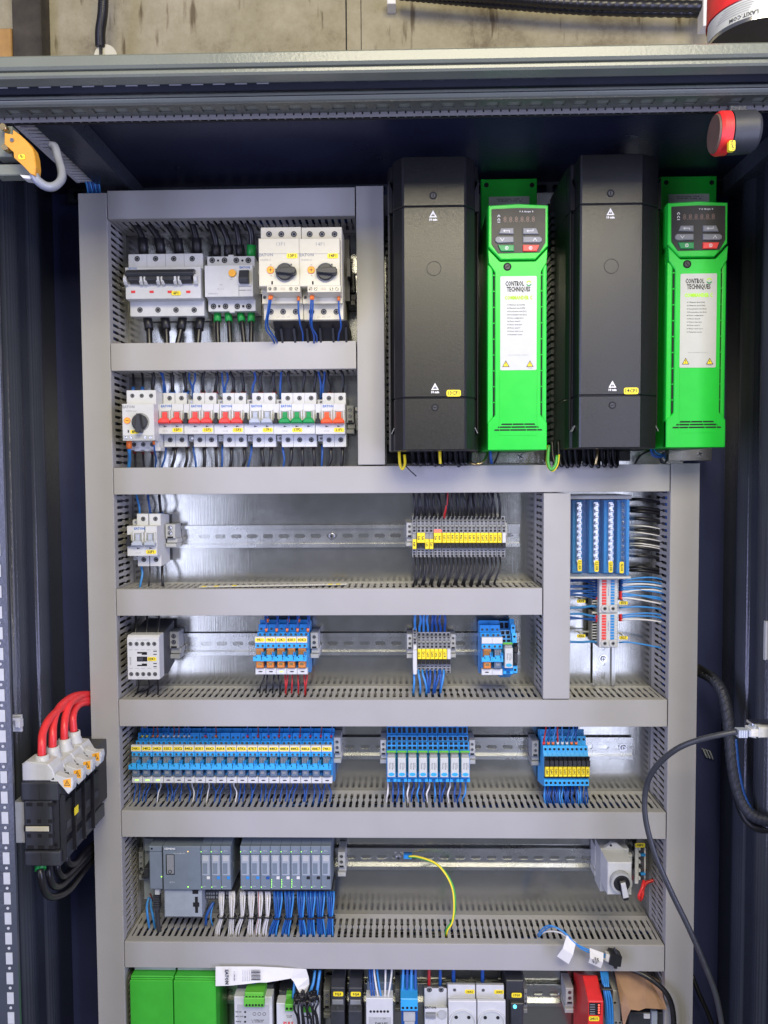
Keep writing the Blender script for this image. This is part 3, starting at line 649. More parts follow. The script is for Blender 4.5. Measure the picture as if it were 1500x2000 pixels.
x, z = at(248.7, 821.5, 96); part('current_dial', MB().cyl(x, z, 4.3, 96, 97, 0, 16).ring(x, z, 4.6, 4.1, 96, 97.4, 1, 16).box(x-2.2, x+2.2, z-.4, z+.4, 97, 97.2, 2), ['dial_orange', 'orange', 'wire_dark_red'], t)
part('test_slot', MB().box(*[X(249.5, 842, 96), X(252, 842, 96)], Z(250, 845, 96), Z(250, 840, 96), 96, 96.3), 'hole', t)
tagplate(t, *at(263, 843.5, 96), 96.2, 12, 5.5, '8F1')
part('auxiliary_contact', MB().box(xf0+1, xf1-1, zc-.6, zc+7.5, 96, 96.7, 0, .3), 'light_grey', t)
for q in (246, 256, 283.5, 294): screw(t, *at(q, 854.5, 96.8), 96.8, 2.5, 'slot', 'white')
letters('EATON', 3.8, *at(251, 795, 96), 96, t, 'ink_grey', .2); letters('PKZM0-0,63', 2.2, *at(256, 803, 96), 96, t, 'ink_grey'); letters('NC  1.21\nNC  1.22', 1.3, *at(269, 854.5, 96.8), 96.8, t, 'ink_grey')
for i, (m_, L, f) in enumerate([('thick blue wire with orange sleeve at the left of the starter tagged 8F1', [(252, 862, 84), (252.5, 880, 78), (253, 900, 60), (249, 930, 46)], 2.6), ('thin blue wire with orange sleeve at the right of the starter tagged 8F1', [(300, 862, 84), (302, 880, 78), (305, 900, 60), (300, 930, 46)], 1.2)]):
    wire(m_, pts3(L), f, 'wire_light_blue' if i == 0 else 'wire_blue', ferr='orange')
for i, px in enumerate((263, 279, 297)):
    wire('black wire under the starter tagged 8F1, %s from left' % nth(i), pts3([(px, 879, 50), (px+1, 895, 42), (px+3, 930, 40)]), 1.6, 'wire_black', 'black wires below the small starter', ferr='wire_dark_red')
for i, px in enumerate((260, 278)):
    wire('blue-sleeved dark wire above the starter tagged 8F1, %s from left' % nth(i), pts3([(px, 764, 60), (px+1, 745, 48), (px-2, 715, 40)]), 1.8, 'wire_black', 'wires above the small starter', ferr='wire_blue')
# ---------------------------------------------------------------- breakers with toggles
def zz(py, d, px=460): return Z(px, py, d)
def breaker(name, label, pxs, aux, tog, tag, row, group):
    """pxs: x of the toggles (at d=68); aux: x of the narrow side contact's toggle; row: the y values it is built from"""
    yt, yh1, yh0, yb, ytg0, ytg1 = row
    x = [X(p, (yh0+yh1)/2, 68) for p in pxs]; ref = pxs[0]
    zt_, zb_, h1, h0 = Z(ref, yt, 50), Z(ref, yb, 50), Z(ref, yh1, 68), Z(ref, yh0, 68)
    pw = 17.7; t = thing(name, label, 'circuit breaker', (x[0], (h0+h1)/2, 7), group)
    for i, c in enumerate(x):
        b = MB().prof([(7, zb_+3), (44, zb_), (50, zb_), (50, h0), (68, h0), (68, h1), (50, h1), (50, zt_), (44, zt_), (7, zt_-3)], c-pw/2+.25, c+pw/2-.15)
        p = part('pole', b, 'white', t, bevel=.45)
        tz0, tz1 = Z(ref, ytg1, 74), Z(ref, ytg0, 70); H = tz1-tz0
        b = MB().box(c-6.6, c+6.0, tz0+4, tz1+.8, 68, 68.3, 1); b.box(c-8.2, c-6.0, tz0+1, tz1+2.5, 68, 71.5, 0, .4); b.box(c+5.6, c+7.4, tz0+1, tz1+2.5, 68, 71.5, 0, .4); b.box(c-8.2, c+7.4, tz1+1.2, tz1+3, 68, 69.4, 0, .3)
        part('toggle_frame', b, ['white', 'light_grey'], t)
        b = MB().box(c-3.4, c+2.9, tz0+H*.35, tz1, 68.3, 73, 0, .5)
        b.poly([(c-8.3, tz0), (c+8.1, tz0), (c+8.1, tz0+H*.22), (c+4.4, tz0+H*.47), (c-4.6, tz0+H*.47), (c-8.3, tz0+H*.22)], 68, 79, 0, 1.6)
        part('toggle', b, tog, t)
        b = MB().poly([(c-2.5, Z(ref, yh0-17, 69)), (c+2.6, Z(ref, yh0-15.2, 69)), (c-2.5, Z(ref, yh0-13.4, 69))], 69, 69.2); part('arrow', b, 'ink', t)
        screw(t, c+1.2, (h1+zt_)/2+1, 50, 3.7); screw(t, c+.8, (h0+zb_)/2+1.5, 50, 4.0)
        if i == 0: letters('EATON', 3.4, c+1.5, Z(ref, yh1+5, 68), 68, t, 'ink_blue', .18); letters('C10 1N', 1.8, c-1, Z(ref, yh0-6, 68), 69.2, t, 'ink_grey')
    xl = x[0]-pw/2-(8.6 if aux else 0); xr = x[-1]+pw/2
    part('label_carrier', MB().box(xl+.3, xr-.3, h0+.1, Z(ref, yh0-19, 68.8), 60, 69.1, 0, .5), 'white', t)
    if aux:
        a = X(aux, (yh0+yh1)/2, 68); b = MB().prof([(7, zb_+6), (40, zb_+8), (40, h0), (68, h0), (68, h1), (40, h1), (40, zt_-9), (7, zt_-9)], a-4.3, a+4.3); q = part('auxiliary_contact', b, 'white', t, bevel=.4)
        b = MB().poly([(a-4.1, tz0), (a+4.0, tz0), (a+3.2, tz0+H*.35), (a+1.6, tz0+H*.5), (a+1.6, tz1-1), (a-1.6, tz1-1), (a-1.6, tz0+H*.5), (a-3.2, tz0+H*.35)], 68, 76, 0, .8)
        part('toggle', b, 'black' if tog != 'toggle_grey' or 1 else tog, q); screw(t, a+2, zt_-13, 47, 2.4, 'slot'); screw(t, a+2, zb_+13, 47, 2.4, 'slot')
        part('terminal', MB().box(a-3, a+4.3, zt_-17, zt_-9.5, 30, 47), 'light_grey', t); part('terminal', MB().box(a-3, a+4.3, zb_+9, zb_+17, 30, 47), 'light_grey', t)
    c = x[1] if len(x) > 1 else x[0]
    if tag: tagplate(t, c, Z(ref, yh0-8, 69), 69.3, 14.6, 5.8, tag, 4.0)
    return t
R2 = (767.5, 788.5, 848, 873, 805, 827)
GB = 'white miniature breakers in the coloured toggle row'
breaker('circuit_breaker', 'leftmost white breaker with two red toggles, tagged 15F1', (323.3, 346.8), 305.9, 'toggle_red', '15F1', R2, GB)
breaker('circuit_breaker', 'second breaker with two red toggles, tagged 15F2', (382.3, 405.6), 364.6, 'toggle_red', '15F2', R2, GB)
breaker('circuit_breaker', 'third breaker with two red toggles, tagged 15F3, left of the grey toggles', (441.2, 464.5), 423.2, 'toggle_red', '15F3', R2, GB)
breaker('circuit_breaker', 'breaker with two pale grey toggles between the red and the green ones', (499.7, 522.8), 481.6, 'toggle_grey', '17F1', R2, GB)
breaker('circuit_breaker', 'three-pole breaker with three green toggles, tagged 17F2', (557.4, 580.7, 603.8), 539.8, 'toggle_green', '17F2', R2, GB)
breaker('circuit_breaker', 'rightmost breaker of the row with two orange-red toggles, tagged 21F1', (639, 662.3), 621.6, 'toggle_orange', '21F1', R2, GB)
R3 = (1003.5, 1027.5, 1086, 1106, 1043, 1066)
breaker('circuit_breaker', 'two-pole breaker with pale toggles alone at the left of the third compartment, tagged 22F1', (271, 295.3), 254, 'toggle_grey', '22F1', R3, None)
GT = 'wires above the coloured toggle row'
tops = [(299, 'b', 298, 2.3), (319, 'u', 313, 1.4), (322, 'u', 318, 1.3), (337, 'bb', 334, 2.6), (364, 'bb', 359, 2.6), (376, 'u', 370, 1.3), (378, 'u', 380, 1.3), (397, 'r', 398, 2.3), (421, 'r', 422, 2.3), (437, 'u', 433, 1.3), (440, 'u', 443, 1.3), (456, 'r', 449, 2.2), (476, 'r', 472, 2.2), (494, 'u', 497, 1.6), (509, 'r', 511, 2.2), (536, 'r', 535, 2.2), (548, 'u', 549, 1.6), (567, 'b', 563, 2.0), (593, 'b', 596, 2.0), (614, 'b', 617, 2.0), (626, 'u', 622, 1.6), (631, 'u', 634, 1.5), (644, 'r', 641, 2.0), (669, 'b', 668, 2.0)]
for i, (px, k, pt, r) in enumerate(tops):
    c = 'wire_blue' if k == 'u' else 'wire_black'; f = {'r': 'wire_dark_red', 'bb': 'wire_blue'}.get(k)
    wire('%s wire above the coloured breaker row, %s from left' % ('blue' if k == 'u' else 'black', nth(i)), pts3([(px, 772 if k != 'u' else 780, 34), (px+random.uniform(-1, 1), 757, 42), ((px*.4+pt*.6)+random.uniform(-4, 4), 740, 44), (pt, 726, 44), (pt-1, 708, 40)]), r*1.12, c, GT, ferr=f, fl=2.6)
bots = [(323, 'u', 315), (343, 'r', 335), (366, 'r', 361), (379, 'u', 383), (400, 'r', 399), (422, 'r', 423), (435, 'u', 433), (453, 'r', 449), (478, 'r', 474), (491, 'u', 484), (512, 'r', 514), (530, 'r', 526), (552, 'u', 553), (569, 'r', 565), (591, 'r', 591), (613, 'r', 614), (629, 'u', 628), (647, 'r', 640), (669, 'r', 667)]
for i, (px, k, pt) in enumerate(bots):
    c = 'wire_blue' if k == 'u' else 'wire_black'
    wire('%s wire below the coloured breaker row, %s from left' % ('blue' if k == 'u' else 'black', nth(i)), pts3([(px, 869, 34), (px+random.uniform(-1, 1), 880, 42), ((px+pt)/2+random.uniform(0, 3), 897, 44), (pt, 916, 42), (pt, 935, 36)]), 1.6 if k == 'u' else 2.45, c, 'wires below the coloured toggle row', ferr='wire_dark_red' if k == 'r' else None, fl=2.6)
for i, (px, L) in enumerate([(270, [(273, 1008, 34), (272, 990, 42), (267, 970, 40), (265, 950, 36)]), (292, [(294, 1008, 34), (292, 990, 42), (289, 970, 40), (288, 950, 36)]), (313, [(315, 1008, 30), (313, 990, 42), (311, 970, 40), (311, 950, 36)]), (275, [(275, 1103, 34), (278, 1120, 40), (274, 1143, 44), (272, 1160, 40)]), (293, [(293, 1103, 34), (293, 1120, 40), (291, 1140, 44), (290, 1160, 40)]), (317, [(317, 1103, 30), (317, 1120, 40), (318, 1140, 44), (318, 1160, 40)])]):
    wire('%s wire %s the lone two-pole breaker tagged 22F1, %s from left' % ('blue' if i in (0, 1, 3) else 'black', 'above' if i < 3 else 'below', nth(i % 3)), pts3(L), (1.6, 1.6, 2.1, 1.7, 1.2, 2.1)[i], 'wire_light_blue' if i in (0, 3) else ('wire_blue' if i == 1 else 'wire_black'), 'wires of the lone two-pole breaker', ferr='wire_blue' if i in (1, 2) else None)
# ================================================================ drives and filters
def profz(b, pts, z0, z1, m=0):                # outline in x,d pushed along z
    n = len(pts); v = [(x, z0, d) for x, d in pts]+[(x, z1, d) for x, d in pts]
    return b.add(v, [tuple(range(n)), tuple(range(2*n-1, n-1, -1))]+[(k, n+k, n+(k+1) % n, (k+1) % n) for k in range(n)], m)
def line_tri(t, x, z, d, r, s):                # white warning triangle with flash and its caption
    b = MB(); P = [(x, z+r), (x-r*.95, z-r*.7), (x+r*.95, z-r*.7)]; Q = [(x, z+r*.45), (x-r*.5, z-r*.42), (x+r*.5, z-r*.42)]
    for i in range(3):
        j = (i+1) % 3; b.poly([P[i], P[j], Q[j], Q[i]], d, d+.15)
    b.poly([(x-.5, z+r*.3), (x+.9, z+r*.3), (x+.1, z), (x+.8, z), (x-.5, z-r*.35), (x-.1, z-.3), (x-.8, z-.3)], d, d+.15)
    part('warning_sign', b, 'ink_white', t); letters(s, 2.9, x, z-r*1.25, d, t, 'ink_white', .22)
def filt(px, py, label, tag, seed):
    """black ribbed mains filter: px, py = its top left corner in the photo"""
    d = 165; ox, oy = px-758, py-305
    x0 = X(758+ox, 520+oy, 118); x1 = X(934+ox, 520+oy, 118); xa = X(787+ox, 520+oy, d); xb = X(909.5+ox, 520+oy, d)
    zt_, zb_ = Z(846+ox, py, d), Z(846+ox, 879+oy, d); zj1, zj2 = Z(846+ox, 403+oy, d), Z(846+ox, 776.5+oy, d)
    t = thing('mains_filter', label, 'filter unit', ((x0+x1)/2, zb_, 0), 'black mains filters beside the green drives')
    sec = [(x0, 8), (x1, 8), (x1, 118), (x1-2.5, 132), (x1-7, 136), (x1-8, 150), (xb+1, d-2), (xb-2, d), (xa+2, d), (xa-1, d-2), (x0+8, 150), (x0+7, 136), (x0+2.5, 132), (x0, 118)]
    def sc(k): return [((x0+x1)/2+(x-(x0+x1)/2)*k, dd-(1-k)*d) for x, dd in sec]
    for nm, a, c in (('top_cover', zj1+.6, zt_), ('cover', zj2+.6, zj1-.6), ('bottom_cover', zb_, zj2-.6)):
        b = MB(); profz(b, sec, a, c); part(nm, b, 'drive_black', t, bevel=1.0)
    b = MB(); profz(b, sc(.985), zb_+4, zt_-4); part('inner_case', b, 'black', t)
    for sgn, xe in ((1, x0), (-1, x1)):
        b = MB(); zp = zt_-28*.77; b.poly([(xe+sgn*1.5, zp), (xe+sgn*7, zp-14), (xe+sgn*7, zj1+1), (xe+sgn*1.5, zj1+1)], 130, 141.5, 0); part('side_recess', b, 'hole', t)
        b = MB(); b.poly([(xe+sgn*3.2, zb_+23), (xe+sgn*4.2, zb_+23), (xe+sgn*8.2, zb_+31), (xe+sgn*7.2, zb_+31)], 130, 146.2, 0); part('catch_or_glint', b, 'mid_grey', t)  # pale diagonal sliver painted in as the corner highlight, not a real part
        b = MB(); b.box(xe+sgn*2.2, xe+sgn*3.4, zb_+25, zp-2, 130, 136.6); part('seam', b, 'hole', t)
        b = MB()
        for k in range(34):
            z = zb_+14+k*10; b.box(xe-sgn*4.5, xe+sgn*.2, z, z+6.2, 6, 44)
        part('fin', b, 'charcoal', t); t.children[-1]['kind'] = 'stuff'
    screw(t, *at(846+ox, 382+oy, d), d, 4.6, 'dark', 'black'); screw(t, *at(849.5+ox, 796+oy, d), d, 4.6, 'dark', 'black')
    x, z = at(847.5+ox, 524.5+oy, d); part('moulded_disc', MB().ring(x, z, 9.6, 9.0, d-.2, d+.35, 0, 28).cyl(x, z, 9, d-.4, d+.1, 1, 28), ['hole', 'drive_black'], t)
    line_tri(t, *at(845.8+ox, 419+oy, d), d, 5.4, '10 min'); line_tri(t, *at(849.6+ox, 756+oy, d), d, 5.4, '10 min')
    tagplate(t, *at(886+ox, 768+oy, d), d+.1, 19, 8.6, tag, 4.8)
    part('base_plate', MB().box(x0-5, x1+2, Z(800+ox, 905+oy, 8), zb_+60, 0.3, 7, 0, .5), 'charcoal', t)
    return t
filt(758, 305, 'left black mains filter with warning triangles, beside the first green drive', '13CF1', 1)
filt(1104.5, 300.5, 'right black mains filter with warning triangles, between the two green drives', '14CF1', 2)
def drive(ox, oy, label, seed):
    d = 150; t = thing('frequency_drive', label, 'frequency drive', (X(1011+ox, 640+oy, 0), Z(1011+ox, 879+oy, d), 0), 'green frequency drives')
    def q(px, py, dd=d): return at(px+ox, py+oy, dd)
    x0, x1 = q(953, 640)[0], q(1069, 640)[0]; zt_, zb_ = q(1011, 400)[1], q(1011, 879)[1]; zh = q(1011, 497)[1]
    # body behind the face
    b = MB().box(x0+1, x1-1, zb_+1, zt_-2, 5, d-14); part('body', b, 'drive_green', t, bevel=1.2)
    # lower face with raised middle and side channels
    xi0, xi1 = x0+9.5, x1-8.5
    b = MB(); b.box(x0, xi0-2, zb_, zh-12, d-15, d-3, 0, 1.2); b.box(xi1+2, x1, zb_, zh-12, d-15, d-3, 0, 1.2)
    zs1, zs0 = q(1011, 531)[1], q(1011, 811)[1]
    pts = [(x0, zb_), (x1, zb_), (x1, zs0-10), (xi1, zs0), (xi1, zs1), (x1, zs1+13), (x1, zh+4), (x1, zh+8)]
    q1 = [(x1, zh+8), (x1-14, zh-10), (x0+14, zh-10), (x0, zh+8)]
    pts = [(x0, zb_), (x1, zb_), (x1, zs0-10), (xi1, zs0), (xi1, zs1), (x1-1, zs1+12), (x1, zh+8), (x1-16, zh-9), (x0+16, zh-9), (x0, zh+8), (x0+1, zs1+12), (xi0, zs1), (xi0, zs0), (x0, zs0-10)]
    b.add([(x, z, d-12) for x, z in pts]+[(x, z, d) for x, z in pts], [tuple(range(13, -1, -1)), tuple(range(14, 28))]+[(k, (k+1) % 14, 14+(k+1) % 14, 14+k) for k in range(14)])
    part('front_cover', b, 'drive_green', t, bevel=.9)
    b = MB().box(xi0-2.2, xi0, zs0, zs1, d-16, d-3.4).box(xi1, xi1+2.2, zs0, zs1, d-16, d-3.4); part('side_vent', b, 'hole', t); 
    n = 9
    b = MB()
    for k in range(n):
        z = zs0+(k+.8)*(zs1-zs0)/n; b.box(xi0-2.4, xi0+.3, z, z+1.3, d-10, d-2); b.box(xi1-.3, xi1+2.4, z, z+1.3, d-10, d-2)
    o = part('vent_bridge', b, 'drive_green', t); o['kind'] = 'stuff'
    # head with keypad
    hx0, hx1 = q(954, 440, d+4)[0], q(1070.5, 440, d+4)[0]; hz1 = q(1011, 399, d+4)[1]
    P = [(hx0, zh+9.5), (hx0+16.5, zh-7.5), (hx1-16.5, zh-7.5), (hx1, zh+9.5), (hx1, hz1-1.5), ((hx0+hx1)/2, hz1+1), (hx0, hz1-1)]
    part('head', MB().poly(P, d-16, d+4, 0, 1.2), 'drive_green', t)
    kp = [q(a, c, d+4) for a, c in ((960, 409), (1013, 406.5), (1065, 407.5), (1065, 474), (1054, 493), (972.5, 495), (960, 477))]
    part('keypad', MB().poly(kp, d+3.4, d+4.9), 'black', t)
    D = d+4.9
    letters('V  A  Hz rpm  %', 2.0, *q(1028, 413.3, D), D, t, 'ink_white', .1)
    letters('8.8.8.8.8.8', 8.2, *q(1014, 429, D), D, t, 'relay_orange' if 0 else 'lens_brown', .1, 0, .92)
    letters('C C I', 3.4, *q(974, 427, D), D, t, 'ink_white', .2, 90)
    def key(L, m_, sym):
        pt = [q(a, c, D) for a, c in L]; k = part('key', MB().poly(pt, D, D+2.2, 0, .8), m_, t)
        cx_ = sum(p[0] for p in pt)/len(pt); cz_ = sum(p[1] for p in pt)/len(pt); b = MB(); s_ = D+2.2
        if sym == 'v': b.poly([(cx_-3, cz_+2), (cx_-2.2, cz_+2), (cx_, cz_-1), (cx_+2.2, cz_+2), (cx_+3, cz_+2), (cx_, cz_-2.2)], s_, s_+.15)
        elif sym == '^': b.poly([(cx_-3, cz_-2), (cx_-2.2, cz_-2), (cx_, cz_+1), (cx_+2.2, cz_-2), (cx_+3, cz_-2), (cx_, cz_+2.2)], s_, s_+.15)
        elif sym in 'be':
            b.box(cx_-3, cx_+4, cz_-.4, cz_+.4, s_, s_+.15); b.poly([(cx_-5, cz_), (cx_-2.6, cz_-1.6), (cx_-2.6, cz_+1.6)], s_, s_+.15); b.box(cx_+3.3, cx_+4, cz_-.4 if sym == 'e' else cz_-2.4, cz_+2.4 if sym == 'e' else cz_+.4, s_, s_+.16)
        else: b.ring(cx_, cz_, 2.3, 1.6, s_, s_+.15, 0, 16); b.box(cx_-.35, cx_+.35, cz_-1, cz_+1.2, s_, s_+.15)
        part('symbol', b, 'ink_white', k)
    key([(974, 457), (978, 446.5), (1003, 446), (1003, 458)], 'mid_grey', 'b'); key([(1021, 446), (1047, 446), (1052, 458), (1021, 458)], 'mid_grey', 'e')
    key([(967, 466), (971, 462.5), (1003, 462.5), (1003, 474), (972, 475.5), (967, 472)], 'mid_grey', 'v'); key([(1021, 462.5), (1054, 462.5), (1058, 466), (1058, 472), (1054, 474.5), (1021, 474.5)], 'mid_grey', '^')
    key([(972, 479), (1003.5, 479), (1003.5, 491.5), (978, 491.5)], 'toggle_green', 'o'); key([(1021, 479), (1053, 479), (1048, 491.5), (1021, 491.5)], 'toggle_red', 'o')
    screw(t, *q(991, 521), d, 5.0, 'dark', 'drive_green')
    # printed label
    lx0, lx1, lz1, lz0 = q(977, 630)[0], q(1048, 630)[0], q(1012, 539.5)[1], q(1012, 723)[1]
    lb = part('label', MB().poly(rrect(lx0, lx1, lz0, lz1, 1.5), d, d+.5), 'label_white', t); L = d+.5; xc = (lx0+lx1)/2
    o = letters('CONTROL', 6.2, xc-5.2, q(1012, 554.5)[1], L, lb, 'ink', .3, 0, .60); letters('TECHNIQUES', 6.2, xc, q(1012, 565.5)[1], L, lb, 'ink', .3, 0, .60)
    letters('COMMANDER C', 4.9, xc, q(1012, 582)[1], L, lb, 'ink_lime', .34, 0, .74)
    lx, lz = xc+13.8, q(1012, 554)[1]; b = MB()
    for a0, a1, m_ in ((20, 165, 0), (200, 345, 1)):
        v = []
        for k in range(7):
            th = math.radians(a0+(a1-a0)*k/6); th2 = th
            rr = 1.7+1.1*abs(k/6-.5)*0; v.append((lx+3.8*math.cos(th), lz+3.8*math.sin(th)))
        for k in range(6, -1, -1):
            th = math.radians(a0+(a1-a0)*k/6); v.append((lx+2.2*math.cos(th), lz+2.2*math.sin(th)))
        for k in range(6): b.poly([v[k], v[k+1], v[12-k], v[13-k]], L, L+.15, m_)
    part('emblem', b, ['ink_lime', 'toggle_green'], lb)
    rows = ['01 Minimum speed [Hz]', '02 Maximum speed [Hz]', '03 Acceleration rate [Sec]', '04 Deceleration rate [Sec]', '05 Drive configuration', '06 Motor rated A', '07 Motor rated rpm', '08 Motor rated V', '09 Motor rated cos ø', '10 Parameter access']
    for k, s_ in enumerate(rows): 
        me = text_mesh(s_, 1.75, .03, 'ink'); wd = me.vertices and max(v.co.x for v in me.vertices)*1000
        letters(s_, 1.75, q(990.5, 600)[0]+wd, q(1012, 595.5+k*6.45)[1], L, lb, 'ink', .03)
    letters('www.controltechniques.com/support', 1.25, xc, q(1012, 693.5)[1], L, lb, 'ink_grey'); letters('10 min', 1.5, q(1035, 719)[0], q(1035, 719)[1], L, lb, 'ink')
    for px in (988, 1035):
        x, z = q(px, 711, L); r = 4.9
        b = MB().poly([(x, z+r), (x-r*1.0, z-r*.8), (x+r*1.0, z-r*.8)], L, L+.12, 0).poly([(x, z+r*.66), (x-r*.72, z-r*.62), (x+r*.72, z-r*.62)], L+.12, L+.2, 1)
        if px < 1000: b.box(x-.4, x+.4, z-1, z+1.8, L+.2, L+.28, 0).box(x-.4, x+.4, z-2.4, z-1.6, L+.2, L+.28, 0)
        else: b.poly([(x+.5, z+2), (x-1.1, z-.4), (x-.1, z-.4), (x-.5, z-2.4), (x+1.1, z+.3), (x+.1, z+.3)], L+.2, L+.28, 0)
        part('warning_sign', b, ['ink', 'yellow'], lb)
    # louvres and panel outline at the foot
    for k in range(3):
        for h in range(3):
            w0 = 7.4+k*1.6; zc = q(1012, 828.5+k*5.6)[1]; xx = xc+(h-1)*(w0*2+.8)
            part('louvre', MB().poly([(xx-w0, zc-1.1), (xx+w0, zc-1.1), (xx+w0-(1 if h == 2 else 0), zc+1.0), (xx-w0+(1 if h == 0 else 0), zc+1.0)], d-1, d+.12), 'hole', t)
    px0, px1 = q(976, 780)[0], q(1049, 780)[0]; pz = q(1012, 850)[1]
    part('panel_outline', MB().box(px0-.3, px0+.3, pz, lz0, d, d+.4).box(px1-.3, px1+.3, pz, lz0, d, d+.4).box(px0, px1, pz-.3, pz+.3, d, d+.45), 'drive_green', t)
    # mounting flange above, with holes and rating plate
    fx0, fx1 = at(939.5+ox, 370+oy, 12)[0], at(1049+ox, 370+oy, 12)[0]; fz1 = at(994+ox, 349+oy, 12)[1]
    f = part('mounting_flange', MB().box(fx0, fx1, zt_-60, fz1, 2, 12, 0, 1), 'drive_green', t)
    for px in (950, 1039): part('fixing_hole', MB().cyl(*at(px+ox, 361.5+oy, 12), 3.6, 11, 12.3, 0, 14), 'hole', f)
    rp = part('rating_plate', MB().box(at(955+ox, 390+oy, 12.3)[0], at(1034+ox, 390+oy, 12.3)[0], zt_-30, at(990+ox, 384+oy, 12.3)[1], 12, 12.4), 'label_white', f)
    letters('C200-034 00056A   0.75kW   1.1\nI/P 380-480V   50-60Hz   3ph', 2.2, *at(996+ox, 391+oy, 12.4), 12.5, rp, 'ink', .05)
    part('foot_plate', MB().box(at(955+ox, 895+oy, 9)[0], at((1064 if ox < 10 else 1040)+ox, 895+oy, 9)[0], at(1000+ox, 905+oy, 9)[1], zb_+40, .4, 9, 0, .5), 'galvanised', t)
    screw(t, *at(1016+ox, 891.5+oy, 9), 9, 5, 'metal')
    return t
drive(0, 0, 'left green frequency drive with black keypad, between the two black filters', 1)
drive(351, -5, 'right green frequency drive with black keypad, at the right end beside the cabinet wall', 2)
cbl = [('black loop of cable under the left black filter', [(782, 870, 60), (784, 900, 66), (795, 912, 70), (799, 890, 60)], 1.7, 'yellow'),
 ('yellow-green wire loop under the left filter', [(780, 868, 90), (783, 905, 96), (790, 913, 96), (791, 880, 90)], 2.2, 'yellow')]
random.seed(3)
for i, px in enumerate([806, 818, 832, 846, 858, 868, 878, 890, 900, 908]):
    q = random.uniform(-3, 3); wire('black cable loop under the left black filter, %s from left' % nth(i), pts3([(px-2, 868, 80), (px, 895, 84), (px+4+q, 908+q, 88), (px+8, 898, 80), (px+8, 868, 70)]), 2.6, 'wire_black', 'black cables under the left filter', cat='cable', name='cable')
for i, px in enumerate([1080, 1092, 1102, 1112, 1124, 1140, 1150, 1162, 1176, 1188, 1198]):
    q = random.uniform(-3, 3); wire('black cable loop under the right black filter, %s from left' % nth(i), pts3([(px-2, 860, 80), (px, 892, 84), (px+4+q, 910+q, 88), (px+8, 900, 80), (px+9, 862, 70)]), 2.6, 'wire_black', 'black cables under the right filter', cat='cable', name='cable')
wire('yellow wire hanging in a loop under the left black filter', pts3([(779, 868, 92), (781, 905, 98), (786, 916, 100), (791, 905, 98), (790, 888, 94)]), 2.0, 'yellow', cat='wire')
wire('short yellow wire end between the black cables under the left filter', pts3([(859, 872, 92), (859, 890, 96), (860, 906, 96)]), 2.2, 'yellow')
wire('pale yellow wire arc running from the left filter to the first green drive', pts3([(912, 890, 70), (922, 905, 78), (938, 905, 80), (950, 893, 72), (952, 872, 62)]), 1.9, 'brass')
wire('blue wire hanging under the first green drive', pts3([(957, 868, 70), (958, 890, 74), (960, 905, 70)]), 2.2, 'wire_blue')
wire('thin dark wire crossing under the first green drive', pts3([(978, 868, 60), (972, 890, 64), (965, 905, 60)]), 1.4, 'wire_black')
wire('green and yellow earth wire loop left of the right filter', pts3([(1088, 890, 100), (1085, 908, 104), (1076, 917, 104), (1070, 900, 98), (1072, 870, 90)]), 2.3, 'wire_green')
wire('yellow strand beside the green earth wire left of the right filter', pts3([(1092, 888, 98), (1089, 908, 102), (1079, 920, 102), (1068, 906, 96), (1070, 870, 90)]), 1.2, 'yellow')
wire('short yellow-green wire end among the black cables of the right filter', pts3([(1168, 872, 92), (1166, 890, 98), (1163, 908, 98)]), 2.2, 'brass')
wire('thin black wire running to the second drive\'s foot', pts3([(1240, 906, 70), (1250, 890, 66), (1268, 880, 62)]), 1.4, 'wire_black')
wire('blue wire curling under the second green drive', pts3([(1270, 868, 70), (1275, 888, 74), (1290, 892, 74), (1300, 884, 66)]), 2.2, 'wire_blue')
wire('second blue wire curling under the second green drive', pts3([(1274, 868, 66), (1281, 884, 70), (1294, 889, 70), (1302, 896, 66)]), 1.6, 'wire_light_blue')
wire('black wire knot under the second green drive', pts3([(1290, 895, 74), (1298, 905, 76), (1303, 890, 74), (1296, 884, 72), (1290, 900, 70), (1304, 908, 66)]), 1.5, 'wire_black')
wire('bare black wire end poking out over the duct below the left filter', pts3([(788, 905, 92), (800, 918, 92), (813, 930, 88)]), .9, 'wire_black')
